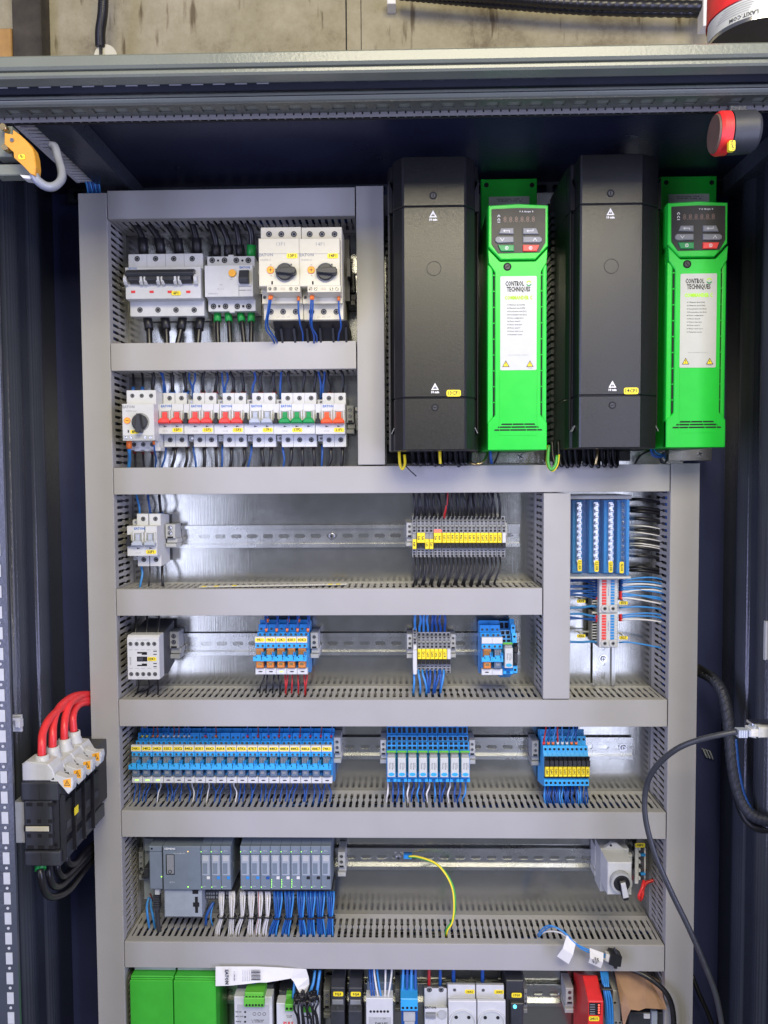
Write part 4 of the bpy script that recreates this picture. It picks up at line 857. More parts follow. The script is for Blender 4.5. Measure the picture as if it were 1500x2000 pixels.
# ================================================================ row 3: terminals with yellow tags
def terminal(label, px, ylow, tag, led=None, dy=0, group=None, sc=1.0, wht=False):
    c = X(px, 1050+dy, 46); w_ = 6.1
    def z(py, d): return Z(px, py+dy, d)
    t = thing('terminal_block', label, 'terminal block', (c, z(1048, 7), 7), group)
    b = MB().prof([(7, z(1082, 7)), (32, z(1089, 32)), (37, z(1088, 37)), (37, z(1073, 37)), (43, z(1071, 43)), (43, z(1041, 43)), (45, z(1041, 45)), (45, z(1029, 45)), (39, z(1027, 39)), (39, z(1017, 39)), (33, z(1015, 33)), (33, z(1008, 33)), (7, z(1015, 7))], c-w_/2+.12, c+w_/2-.12)
    part('housing', b, 'terminal_grey' if not wht else 'light_grey', t)
    b = MB()
    for py, h, d in ((1012.5, 4.5, 33), (1019, 3, 39), (1023.5, 2, 39), (1031, 3, 45), (1036.5, 4.5, 45), (1075, 2, 37), (1080, 3, 37), (1085.2, 4.5, 37)):
        zc = z(py, d); b.box(c-1.9, c+1.7, zc-h*.39, zc+h*.39, d, d+.25)
    part('opening', b, 'hole', t); t.children[-1]['kind'] = 'stuff'
    if ylow: za, zb = z(1053, 44), z(1072, 44)
    else: za, zb = z(1040.5, 44), z(1060, 44); part('fuse_lever', MB().box(c-w_/2+.5, c+w_/2-.5, z(1070, 43), z(1060.5, 43), 42, 46, 0, .6), 'black', t)
    if tag is None: part('marker', MB().box(c-2.7, c+2.7, zb, za, 43, 48, 0, .7), 'white', t)
    else:
        k = part('tag', MB().box(c-2.85, c+2.85, zb, za, 43, 48, 0, .9), 'tag_yellow', t); letters(tag, 3.4, c, (za+zb)/2, 48, k, 'ink', .12, -90)
    if led:
        zc = z(1037, 46); part('lamp', MB().box(c-2.2, c+2.2, zc-2.0, zc+1.6, 45, 46.6, 0, .5), 'led_red', t)
    return t
tg = ['4F4', '9F5', '9F6', '5F1', '5F2', '9F2', '9F4', '12F3', '12F2', '13F4', '13F3', '17F4', '15F1', '14F2', '14F3', '20F1', '20F2', '20F3', '20F4', '70F1', '42F1']
xs = [809.5, 818.3, 826, 834, 842.5, 851.1, 858.8, 867.7, 875.8, 884, 892.5, 901.1, 909.5, 917.8, 925.6, 934.2, 942.4, 950.3, 959, 967.1, 975.8]
GTm = 'grey terminals with yellow tags and black wires'
for i, (p, s_) in enumerate(zip(xs, tg)):
    lo = i in (0, 3, 4); led = i in (5, 6)
    terminal('grey terminal%s in the black-wired row, %s from left' % (' with lowered yellow tag' if lo else ' with glowing red lamp and yellow tag' if led else ' with raised yellow tag', nth(i)), p, lo, s_, led, 0, GTm)
terminal('last grey terminal of the black-wired row, with a white marker', 984.5, False, None, None, 0, GTm)
random.seed(5)
for i, p in enumerate(xs):
    pt = 806+ (p-809)*.985 + random.uniform(-4, 4)
    m_ = 'wire_red' if i == 7 else 'wire_black'
    if i == 7: pt = p+6
    wire('%s wire into the top of the yellow-tagged terminals, %s from left' % ('red' if i == 7 else 'black', nth(i)), pts3([(p+.5, 1014, 29), (p+.5, 1005, 38), ((p+pt)/2+random.uniform(-3, 3), 985, 44), (pt, 962, 42), (pt, 945, 36)]), 1.75, m_, 'wires above the yellow-tagged black-wired terminals', n=6)
    if i % 2 == 0 or True:
        k = i//2; pt = 807.5+(i*.62)*13.0*.97-(4 if i % 2 else 0)
        pt = 807.5+ (i*12.9*.62 if 0 else (p-809.5)*.945) + (1.6 if i % 2 == 0 else -2.2)
        wire('black wire out of the bottom of the yellow-tagged terminals, %s from left' % nth(i), pts3([(p+.3, 1085, 33), (p+1.5, 1096, 42), (p+2+random.uniform(-1, 1.5), 1110, 48), (pt+2, 1130, 50), (pt-1, 1142, 44), (pt-1, 1158, 36)]), 1.6, 'wire_black', 'wires below the yellow-tagged black-wired terminals', n=6)
for k in range(10):
    p = 815+k*16; q = random.uniform(-5, 5)
    wire('black wire running behind the others above the yellow-tagged terminals, %s from left' % nth(k), pts3([(p, 1013, 20), (p+q*.3, 995, 24), (p+q, 970, 22), (p+q, 945, 20)]), 1.8, 'wire_black', 'rear wires above the yellow-tagged terminals', n=6)
t = thing('label_strip', 'long white paper strip with yellow stickers lying on the duct edge in the third compartment', 'label strip', (*at(390, 1145, 60), 60))
L = [at(390, 1149, 60), at(520, 1143, 56), at(660, 1140, 52), at(662, 1135, 44)]
zz0 = Z(520, 1149, 72)
b = MB(); A = [(X(390, 1146, 66), 71), (X(480, 1146, 64), 63), (X(600, 1143, 56), 55), (X(676, 1140, 48), 49)]; n_ = len(A)
v = []
for x, dd in A: v += [(x, -161.0, dd), (x+1.5, -160.7, dd-12), (x, -160.7, dd), (x+1.5, -160.4, dd-12)]
f = []
for k in range(3): f += [(4*k+2, 4*k+6, 4*k+7, 4*k+3), (4*k, 4*k+1, 4*k+5, 4*k+4), (4*k, 4*k+4, 4*k+6, 4*k+2), (4*k+1, 4*k+3, 4*k+7, 4*k+5)]
b.add(v, f+[(0, 2, 3, 1), (12, 13, 15, 14)]); part('paper', b, 'paper', t)
for x, dd in ((A[0][0]+6, 64), (A[0][0]+24, 62), (A[0][0]+50, 57), (A[3][0]-12, 45), (A[3][0]-24, 46)): part('sticker', MB().box(x-3.4, x+3.4, -160.4, -160.1, dd-5, dd+4), 'tag_yellow', t)
# ================================================================ right-hand compartment: distribution block
t = thing('distribution_block', 'large blue four-bar distribution block under a clear cover, top right compartment', 'distribution block', (X(1174, 1048, 0), Z(1174, 1048, 0), 0))
dd = 58; x0, x1 = X(1113, 1048, dd), X(1232, 1048, dd); z1, z0 = Z(1174, 967, dd), Z(1174, 1131, dd)
part('base', MB().box(x0, x1, z0+3, z1-3, 3, 16), 'wire_blue', t)
part('end_frame', MB().box(x0, x1+1, z1-6, z1, 3, dd, 0, 1), 'light_grey', t); part('end_frame', MB().box(x0, x1+1, z0, z0+3.4, 3, dd, 0, 1), 'white', t)
part('side_wall', MB().box(x1-5.5, x1-1.5, z0+5, z1-7, 16, dd-3), 'blue', t, label='saturated blue right side wall')
random.seed(9)
for k, px in enumerate((1133, 1165, 1193, 1218)):
    c = X(px, 1040, 40); st = part('bar_carrier', MB().box(c-8, c+7, z0+5, z1-8, 16, 26+k*3, 0, 1), 'blue', t)
    part('brass_bar', MB().box(c-3.6, c+3.6, z0+20, z1-11, 26+k*3, 33+k*3, 0, .6), 'chrome', t)
    for j in range(11):
        z = z1-16-j*8.9; part('clamp_screw', MB().cyl(c+.4, z, 3.0, 33+k*3, 38+k*3, 0, 10).box(c-2, c+2.6, z-.4, z+.4, 38+k*3, 38.3+k*3, 1), ['chrome', 'hole'], st)
    tagplate(t, X((1132, 1165, 1192.5, 1214)[k], 1103+k*1.5, dd), Z(1165, 1104+k*1.5, dd), dd+.3, 6.2, 17, ('L1.0X', 'L2.0X', 'L3.0X', 'N.0X')[k], 3.8, 90)
b = MB().box(x0+1, x1-1, z0+4, z1-7, dd-2, dd-.2)
for px in (1141, 1172, 1200): c = X(px, 1040, dd); b.box(c-.6, c+.6, z0+4, z1-7, dd-10, dd-2)
cx_ = X(1233, 1075, 50); b.poly([(x1-1, Z(1230, 1000, dd)), (x1+8, Z(1230, 1007, dd)), (x1+9, Z(1230, 1090, dd)), (x1-1, Z(1230, 1099, dd))], dd-12, dd-10.5)
part('clear_cover', b, 'clear_cover', t)
for i, (py, m_) in enumerate([(976, 1), (992, 1), (998, 1), (1014, 1), (1027, 0), (1034, 1), (1041, 0), (1051, 0), (1056, 1), (1062, 0), (1066, 0), (1085, 1), (1108, 1), (1114, 1), (1012, 1), (1070, 1)]):
    wire('%s wire leaving the right side of the blue distribution block, %s from the top' % ('white' if m_ == 0 else 'black', nth(sorted([976, 992, 998, 1014, 1027, 1034, 1041, 1051, 1056, 1062, 1066, 1085, 1108, 1114, 1012, 1070]).index(py))), pts3([(1230, py, 20), (1245, py-1+i % 3, 30), (1262, py+1, 32), (1280, py+4, 30), (1300, py+9, 30)]), (1.0 if m_ == 0 else 2.4), 'wire_white' if m_ == 0 else 'wire_black', 'wires right of the distribution block')
def bus(label, dy, tagl, tagr, red_n):
    d = 44; c = X(1189, 1164+dy, d)
    def z(py, dd_=d): return Z(1189, py+dy, dd_)
    x0, x1 = X(1171.5, 1160+dy, d), X(1207.5, 1160+dy, d)
    t = thing('potential_terminal', label, 'terminal block', (c, z(1198), 6), 'white red-and-blue terminal blocks on the upright rail')
    b = MB().box(x0, x1, z(1198), z(1131), 6, 42, 0, 1); b.box(x0-8, x0, z(1190), z(1131), 6, 30, 0, .8); part('housing', b, 'white', t)
    for k in range(10 if red_n else 9):
        zc = z(1134.5+k*5.5, 42)
        part('red_push_button', MB().box(X(1176, 1150, 43), X(1184.5, 1150, 43), zc-1.7, zc+1.4, 42, 43.2, 0, .4), 'toggle_red', t)
        part('blue_push_button', MB().box(X(1193, 1150, 43), X(1200.5, 1150, 43), zc-1.7, zc+1.4, 42, 43.2, 0, .4), 'blue', t)
        part('spring_opening', MB().box(x0-7.5, x0-.8, zc-1.5, zc+1.1, 30, 30.4), 'hole', t)
        part('groove', MB().box(X(1201.5, 1150, 42), x1-.6, zc-2.2, zc-1.9, 42, 42.15), 'ink_grey', t)
    for px in (1181, 1197):
        x, zc = at(px, 1188.5+dy, 44); part('screw_boss', MB().cyl(x, zc, 5.6, 42, 45, 0, 16, 5.2).ring(x, zc, 4.2, 3.2, 44.8, 45.4, 0, 16).cyl(x, zc, 3.1, 45, 45.2, 1, 14).cyl(x, zc, 1.7, 45.2, 45.5, 2, 10), ['white', 'mid_grey', 'hole'], t)
    letters('0,14-2,5 mm²', 1.9, X(1188.5, 1158, 42), z(1155, 42), 42, t, 'ink_blue', .05, 90)
    tagplate(t, X(1135, 1174+dy, 30), z(1174, 30), 30, 13, 5.2, tagl, 3.6); tagplate(t, X(1217.5, 1177+dy, 30), z(1177.5, 30), 30, 13, 5.2, tagr, 3.6)
    part('tag_holder', MB().box(X(1135, 1174+dy, 30)-5, x0, z(1174)-1, z(1174)+1, 10, 12).box(X(1135, 1174+dy, 30)-1, X(1135, 1174+dy, 30)+1, z(1174)-1, z(1174)+1, 12, 30).box(x1, X(1217.5, 1177+dy, 30)+3, z(1177)-1, z(1177)+1, 10, 12).box(X(1217.5, 1177, 30)-1, X(1217.5, 1177, 30)+1, z(1177)-1, z(1177)+1, 12, 30), 'white', t)
    return t
bus('upper white terminal block with red and blue buttons, tagged X74', 0, 'X74', 'X75', True); bus('lower white terminal block with red and blue buttons, tagged X26', 68, 'X26', 'X27', True)
LW = [(1133, 1131, 'u', 'u'), (1138, 1135, 'u', 'u'), (1143, 1144, 'u', 'u'), (1148, 1147, 'u', 'u'), (1153, 1153, 'u', 'u'), (1158, 1157, 'u', 'u'), (1162, 1160, 'u', 'u'), (1167, 1162, 'u', 'r'), (1184, 1187, 'l', None), (1203, 1199, 'l', 'r'), (1209, 1205, 'u', 'r'), (1211, 1209, 'u', 'r'), (1253, 1253.5, 'l', None)]
for i, (py, pe, m_, f) in enumerate(LW):
    wire('blue wire running left from the white terminal blocks, %s from the top' % nth(i), pts3([(1167, py+1.5, 26), (1155, py, 36), (1135, (py+pe)/2+(-2 if i % 2 else 1), 40), (1112, pe, 42), (1100, pe, 40)]), 1.45 if m_ == 'u' else 1.8, 'wire_blue' if m_ == 'u' else 'wire_light_blue', 'blue wires left of the white terminal blocks', ferr={'u': 'wire_blue', 'r': 'red'}.get(f))
RW = [(1134, 1128, 'l', 'u'), (1138, 1137, 'l', 'u'), (1143, 1142, 'w', 'u'), (1148, 1147, 'l', 'u'), (1152, 1155, 'l', 'u'), (1157, 1152, 'w', 'r'), (1161, 1168, 'l', 'r'), (1165, 1165, 'l', 'r'), (1169, 1176, 'w', 'r'), (1187, 1187, 'l', None), (1202, 1198, 'l', 'r'), (1206, 1204, 'l', 'r'), (1211, 1212, 'w', 'r'), (1255, 1262, 'l', None)]
for i, (py, pe, m_, f) in enumerate(RW):
    wire('%s wire running right from the white terminal blocks, %s from the top' % ('white' if m_ == 'w' else 'light blue', nth(i)), pts3([(1210, py, 28), (1222, py-1, 36), (1245, (py+pe)/2-2, 40), (1275, pe, 40), (1300, pe+5, 40)]), 1.35, 'wire_light_blue' if m_ == 'l' else 'wire_white', 'wires right of the white terminal blocks', ferr={'u': 'wire_blue', 'r': 'red'}.get(f))
# ================================================================ row 4: contactor
t = thing('contactor', 'small white contactor with five screws above and below, black body behind, tagged 22K1', 'contactor', (X(279, 1286, 0), Z4, 0))
d = 84; x0, x1 = X(248.5, 1286, d), X(311, 1286, d); z1, z0 = Z(280, 1245, d), Z(280, 1327.5, d)
part('base', MB().prof([(7, z1+12), (7, z0+8), (40, z0-2), (62, z0+2), (62, z1+1), (36, z1+6)], x0+.5, x1-.5), 'charcoal', t, bevel=1)
part('front', MB().prof([(62, z0), (d, z0), (d, z1-1), (d-4, z1+3), (62, z1+3)], x0, x1), 'white', t, bevel=.7)
for px in (255, 267, 278.5, 290, 301.5): screw(t, *at(px, 1257.5, d), d, 3.3); screw(t, *at(px+1.5, 1316.5, d), d, 3.3)
b = MB(); pbox(b, 267.5, 1282.5, 287.5, 1292, d, d+.3); pbox(b, 268, 1273.5, 287, 1276.5, d, d+.3); pbox(b, 277, 1275.5, 287, 1279, d, d+.3); pbox(b, 268, 1298.5, 287, 1301, d, d+.3); pbox(b, 277, 1296, 287, 1299, d, d+.3)
for py in (1272, 1278, 1296, 1302): pbox(b, 299.5, py-.8, 306, py+.8, d, d+.3)
part('slot', b, 'hole', t)
b = MB(); pbox(b, 270, 1284, 279, 1290.5, d+.3, d+1.6); part('armature', b, 'charcoal', t)
b = MB()
for k in range(5): pbox(b, 251+k*11.8, 1269, 259+k*11.8, 1269.6, d, d+.15); pbox(b, 252+k*11.8, 1305, 260+k*11.8, 1305.6, d, d+.15)
part('print', b, 'ink_grey', t)
tagplate(t, *at(297, 1287, d), d+.2, 13, 5.6, '22K1'); letters('EATON', 2.4, *at(254.5, 1291, d), d, t, 'ink_grey', .1, 90); letters('A1 1/L1 3/L2 5/L3 13', 1.5, *at(279, 1250, d), d, t, 'ink_grey'); letters('2/T1 4/T2 6/T3 14', 1.5, *at(279, 1324, d), d, t, 'ink_grey')
for i, px in enumerate((265, 286.5, 309)):
    wire('black wire with red sleeve into the top of the contactor, %s from left' % nth(i), pts3([(px, 1246, 60), (px, 1232, 56), (px+1, 1215, 48), (px+(3 if i == 2 else 0), 1195, 40)]), 1.6, 'wire_black', 'wires above the contactor', ferr='red')
for i, L in enumerate([[(270, 1325, 50), (271, 1340, 48), (266, 1358, 46), (262, 1375, 40)], [(290, 1325, 50), (292, 1340, 48), (287, 1358, 46), (284, 1375, 40)], [(308, 1325, 56), (309, 1345, 52), (308, 1362, 46), (306, 1378, 40)], [(300, 1338, 44), (285, 1348, 44), (270, 1352, 44), (255, 1362, 40)]]):
    wire('black wire below the contactor, %s from left' % nth((1, 2, 3, 0)[i]), pts3(L), 1.4, 'wire_black', 'wires below the contactor')
# ---------------------------------------------------------------- plug-in relays
GR = {'relay_orange': 'orange plug-in relays in blue sockets', 'relay_clear': 'clear plug-in relays in blue sockets'}
def relay_proto(pxl, pyt, rm, label):
    """pxl = left edge and pyt = top edge of its tag in the photo"""
    d = 62; x0 = X(pxl, pyt+30, d); W = 15.75; x1 = x0+W-.25; c = (x0+x1)/2
    def z(k, dd): return Z(pxl+10, pyt+k, dd)
    t = thing('relay', label, 'relay', (c, z(20, 7), 7), GR[rm])
    b = MB().prof([(7, z(62, 7)), (20, z(70, 20)), (56, z(70, 56)), (56, z(24, 56)), (d, z(23.5, d)), (d, z(0, d)), (44, z(-1, 44)), (44, z(-8.5, 44)), (34, z(-9.5, 34)), (34, z(-24, 34)), (22, z(-25, 22)), (22, z(-33, 22)), (7, z(-30, 7))], x0, x1); part('socket', b, 'blue', t, bevel=.4)
    part('terminal_tier', MB().box(x0+.1, x1-.1, z(23.2, d+.6), z(13, d+.6), 58, d+.6, 0, .5), 'light_blue', t)
    for q in (-3.6, 3.6): screw(t, c+q, z(18, d+.6), d+.6, 2.1, 'hole', 'light_blue'); screw(t, c+q, z(-4, 44), 44, 2.3, 'hole', 'light_blue'); screw(t, c+q, z(-15, 34), 34, 2.0, 'hole', 'blue')
    part('coil_case', MB().box(c-5.4, c+5.4, z(62, 70), z(24.5, 70), 56, 70, 0, 1.2), rm, t)
    b = MB()
    for k in range(4): b.box(c-4.4+k*2.4, c-3.2+k*2.4, z(36, 70), z(25.5, 70), 70, 70.8)
    b.box(c-2.6, c+2.6, z(56, 70), z(51.5, 70), 70, 70.3)
    part('case_rib', b, 'brass' if rm == 'relay_orange' else 'mid_grey', t)
    cl = MB(); zt_ = z(30, 72); zm = z(36, 72); zb_ = z(48.5, 74)
    cl.box(x0-1.3, x1-1.5, zb_, z(40, 74), 68, 74, 0, .6); cl.box(c-4.6, c+2.6, z(41, 74), z(36.5, 74), 68, 73.4, 0, .5); cl.prof([(64, zb_), (74, zb_), (72, zm), (76, zt_), (66, zt_)], x1-4.2, x1-2.6); cl.prof([(64, zb_), (74, zb_), (72, zm), (76, zt_-1), (66, zt_-1)], x1-1.9, x1-.6)
    part('retaining_clip', cl, 'light_blue', t)
    part('clip_slot', MB().cyl(c-4, z(41, 74), .9, 73.5, 74.2, 0, 8).box(c+3.4, c+4.2, z(46, 74), z(38, 74), 73, 74.3), 'hole', t)
    m_ = part('indicator_module', MB().box(x0, x1-.1, z(74.3, 64), z(62.5, 64), 50, 64, 0, .7), 'white', t)
    return t
def relay_finish(t, txt, led):
    o = ORG[t]; return o
def relay_row(pxl, pyt, rm, tags, labels, pitch, leds):
    p = relay_proto(pxl, pyt, rm, labels[0]); d = 62; W = X(pxl+pitch, pyt+30, d)-X(pxl, pyt+30, d)
    L = [p]+[copy_thing(p, W*i, 0, 0, labels[i]) for i in range(1, len(labels))]
    x0 = X(pxl, pyt+30, d)
    for i, t in enumerate(L):
        c = x0+W*i+7.75; zt_, zb_ = Z(pxl+10, pyt, 63), Z(pxl+10, pyt+12.3, 63)
        h = part('tag_holder', MB().box(c-7.75, c+7.6, zb_, zt_, 60, 65, 0, .5), 'white', t)
        if tags[i]: k = part('tag', MB().poly(rrect(c-7.2, c+7.2, zb_+2, zt_-2.0, 2.2), 65, 65.3), 'tag_yellow', h); letters(tags[i], 4.0, c, (zb_+zt_)/2, 65.3, h, 'ink', .12)
        zc = Z(pxl+10, pyt+68.5, 64)
        if leds[i] is not None:
            b = MB().poly([(c+3.2*math.cos(a*math.pi/5), zc+1.0*math.sin(a*math.pi/5)) for a in range(10)], 64, 64.3); part('indicator', b, 'led_green' if leds[i] else 'charcoal', t)
    return L
relay_row(498.7, 1243.2, 'relay_orange', ['9K1', '9K2', '12K1', '83K1', '83K2'], ['orange relay tagged 9K1, first of the five under yellow tags', 'orange relay tagged 9K2, second of the five under yellow tags', 'orange relay tagged 12K1 with lit green lamp, middle of the five', 'orange relay tagged 83K1, fourth of the five under yellow tags', 'orange relay tagged 83K2, last of the five under yellow tags'], 20.45, [0, 0, 1, 0, 0])
tags5 = ['34K1', '34K2', '34K3', '35K1', '35K2', '84K3', '85K1', '86K3', '86K4', '87K5', '87K6', '87K7', '87K8', '88K3', '88K4', '88K5', '88K6', '88K7', '74K1']
relay_row(257.6, 1455, 'relay_clear', tags5, ['clear relay%s tagged %s, %s from left in the long blue row' % (' with lit green lamp' if i < 3 else '', s_, nth(i)) for i, s_ in enumerate(tags5)], 20.52, [1]*3+[0]*16)
relay_row(940.5, 1244.5, 'relay_orange', [None], ['orange relay with blank white tag, right part of the contactor row'], 20.6, [0])
relay_row(961, 1244.5, 'relay_clear', [None], ['dark clear relay with blank white tag, next to the lone orange relay'], 20.6, [None])
random.seed(11)
for i in range(5):
    p = 520+i*20.3; q = (-2, 3, 6, 1, 1)[i]
    wire('dark blue wire with orange sleeve above the five orange relays, %s from left' % nth(i), pts3([(p, 1233, 46), (p+.5, 1222, 48), (p+q*.5, 1210, 46), (p-2+q, 1195, 40)]), 1.3, 'wire_blue', 'front wires above the orange relays', ferr='orange')
    wire('rear wire with orange sleeve above the five orange relays, %s from left' % nth(i), pts3([(p+3, 1214, 30), (p+3, 1204, 32), (p+2, 1190, 30)]), 1.3, 'wire_blue', 'rear wires above the orange relays', ferr='orange' if i in (0, 2, 3) else None)
for i, (p, pe, m_) in enumerate([(516, 508, 'k'), (522, 520, 'k'), (535, 533, 'k'), (544, 547, 'k'), (557, 558, 'r'), (562, 559, 'r'), (571, 570, 'r'), (582, 583, 'r'), (594, 596, 'r'), (600, 597, 'r')]):
    wire('%s wire below the five orange relays, %s from left' % ('black' if m_ == 'k' else 'red', nth(i)), pts3([(p, 1314, 36), (p, 1322, 42), ((p+pe)/2, 1333, 46), (pe, 1344, 44), (pe-1, 1360, 38)]), 1.3, 'wire_black' if m_ == 'k' else 'wire_red', 'wires below the orange relays', ferr=None)
# seven tagged + neighbours in row 4 (blue wires)
dy4 = 218.5
GB4 = 'grey terminals with yellow tags and blue wires'
x4 = [819.3, 827.5, 835.8, 844.1, 852.3, 860.4, 868.7]
t4 = [('11F1'), '11F2', '20P1', '20P2', '70P1', '70P2', '81F1']
tt = terminal('grey terminal without tag carrying a long white test tab, left end of the blue-wired group', 810.5, False, None, None, dy4, GB4)
b = MB(); pbox(b, 806.5, 1270, 814.5, 1316, 46, 52, 0, .6); pbox(b, 807.5, 1308, 813.5, 1317.5, 50, 53, 0, .4); part('test_tab', b, 'white', tt)
for i, (p, s_) in enumerate(zip(x4, t4)): terminal('grey terminal with yellow tag in the blue-wired group of seven, %s from left' % nth(i), p, False, s_, None, dy4+7 if 0 else dy4+8, GB4)
terminal('grey terminal with white marker, right end of the blue-wired group', 876.8, False, None, None, dy4+8, GB4)
for i, p in enumerate([810.5]+x4):
    wire('blue wire above the blue-wired terminals, %s from left' % nth(i), pts3([(p, 1235, 28), (p, 1225, 34), (p+random.uniform(-3, 3), 1212, 40), (p+random.uniform(-2, 3), 1192, 36)]), 1.9, 'wire_blue' if i > 3 else 'wire_light_blue', 'wires above the blue-wired terminals')
for i, (p, pe, m_) in enumerate([(808, 808, 'l'), (817, 821, 'l'), (825, 833, 'l'), (833, 836, 'u'), (840, 838, 'u'), (849, 847, 'u'), (857, 850, 'u'), (866, 861, 'l'), (860, 860, 'u')]):
    wire('%s wire below the blue-wired terminals, %s from left' % ('light blue' if m_ == 'l' else 'dark blue', nth(i)), pts3([(p, 1304, 32), (p+.5, 1316, 42), ((p+pe)/2+1, 1330, 46), (pe, 1346, 44), (pe-1, 1360, 36)]), 1.7, 'wire_light_blue' if m_ == 'l' else 'wire_blue', 'wires below the blue-wired terminals')
# ---------------------------------------------------------------- slim relays
def slim(pxl, pyt, label, group='slim white relays in blue sockets'):
    """pxl = left edge, pyt = top of its narrow marker"""
    d = 60; x0 = X(pxl, pyt+25, d); W = 15.3; x1 = x0+W; c = (x0+x1)/2
    def z(k, dd): return Z(pxl+10, pyt+k, dd)
    t = thing('slim_relay', label, 'relay', (c, z(5, 7), 7), group)
    b = MB().prof([(7, z(55, 7)), (30, z(62, 30)), (56, z(61.5, 56)), (62, z(53, 62)), (56, z(52, 56)), (56, z(8, 56)), (d, z(5.5, d)), (d, z(0, d)), (46, z(-1, 46)), (43, z(-17, 43)), (34, z(-18, 34)), (31, z(-29, 31)), (22, z(-30, 22)), (20, z(-48, 20)), (7, z(-50, 7))], x0, x1); part('socket', b, 'blue', t, bevel=.4)
    for q in (-3.7, 3.5):
        part('clamp_opening', MB().box(c+q-2.5, c+q+2.3, z(-3, 45), z(-7.5, 45), 40, 46.6), 'hole', t); part('clamp_opening', MB().box(c+q-2.5, c+q+2.3, z(-11, 44), z(-15.5, 44), 38, 44.8), 'hole', t); part('clamp_opening', MB().box(c+q-2.5, c+q+2.3, z(-20, 33), z(-26, 33), 28, 33.8), 'hole', t); part('clamp_opening', MB().box(c+q-2.5, c+q+2.3, z(-34, 22), z(-44, 22), 18, 22.6), 'hole', t)
    part('marker', MB().box(c-7.2, c+7.0, z(5.2, d), z(.6, d), d, d+.8, 0, .3), 'connector_green', t)
    part('upper_case', MB().box(c-5.6, c+5.0, z(16, 72), z(8.5, 70), 56, 70, 0, .5), 'terminal_grey', t)
    r = part('plug_relay', MB().box(c-6.2, c+5.6, z(53, 74), z(15, 74), 56, 74, 0, .8), 'label_white', t)
    letters('Finder', 2.9, c-2.4, z(31, 74), 74, r, 'ink_grey', .1, 90); letters('34.51.7.024', 1.6, c+1.2, z(31, 74), 74, r, 'ink', .05, 90); letters('6A 250V~', 1.5, c+3.4, z(30, 74), 74, r, 'ink_grey', .05, 90)
    b = MB(); b.poly([(c-.3+4.6*math.cos(a*math.pi/6), z(47, 74)+2.6*math.sin(a*math.pi/6)) for a in range(12)], 74, 74.5); part('window', b, 'light_blue', r)
    part('retainer', MB().box(x0+.4, x0+5, z(62, 64), z(56, 64), 56, 64, 0, .5).box(x1-5, x1-.3, z(62, 64), z(56, 64), 56, 64, 0, .5), 'light_blue', t)
    return t
p = slim(755, 1465.3, 'slim white relay, first from left in the group of eight'); W = X(755+20.4, 1490, 60)-X(755, 1490, 60)
for i in range(1, 8): copy_thing(p, W*i, 0, 0, 'slim white relay, %s from left in the group of eight' % nth(i))
copy_thing(p, X(983, 1280, 60)-X(755, 1490, 60)-1, Z(990, 1254, 60)-Z(765, 1465.3, 60), 0, 'lone slim white relay right of the blank-tagged relays')
random.seed(21)
for i in range(16):
    p = 757+i*10.1; pe = 757+(i*10.1)*.98+random.uniform(-3, 3); m_ = ('wire_white' if i in (0, 4, 8, 12) else 'wire_light_blue' if i % 3 == 0 else 'wire_blue')
    wire('%s wire below the eight slim relays, %s from left' % ('white' if m_ == 'wire_white' else 'blue', nth(i)), pts3([(p, 1524, 30), (p+1, 1535, 42), ((p+pe)/2+random.uniform(-3, 3), 1550, 48), (pe, 1562, 44), (pe, 1580, 36)]), 1.3, m_, 'wires below the slim relays')
for i in range(19):
    p = 264+i*20.5
    for k in range(2):
        pe = p+k*8+random.uniform(-6, 6)
        wire('dark blue wire hanging under the long relay row, %s from left' % nth(i) if k == 0 else 'second blue wire under the long relay row, %s from left' % nth(i), pts3([(p+k*8, 1527, 30), (p+k*8+1, 1536, 34), (pe, 1548, 40), (pe-3, 1568, 42), (pe-4, 1584, 36)]), 1.05, 'wire_white' if (i, k) in ((5, 1), (7, 0), (9, 1), (2, 1)) else 'wire_blue', 'wires below the long relay row', n=5)
    cs = ['yellow', 'orange', 'wire_white', 'wire_white', 'wire_white', None, 'red', 'orange', None, None, 'red', 'red', 'red', 'red', 'red', 'red', 'red', 'red', 'red'][i]
    if cs:
        for k in range(2 if i < 5 else 1):
            q = p+14+k*9 if i < 5 else p+14
            wire('wire with %s sleeve above the long relay row, %s of its colour pair, position %s' % ({'wire_white': 'white'}.get(cs, cs), nth(k), nth(i)), pts3([(q, 1439, 34), (q+1, 1430, 40), (q+random.uniform(-2, 2), 1418, 40), (q, 1405, 36)]), 1.0, 'wire_dark_red' if i % 2 else 'wire_blue', 'wires above the long relay row', ferr=cs, n=5)
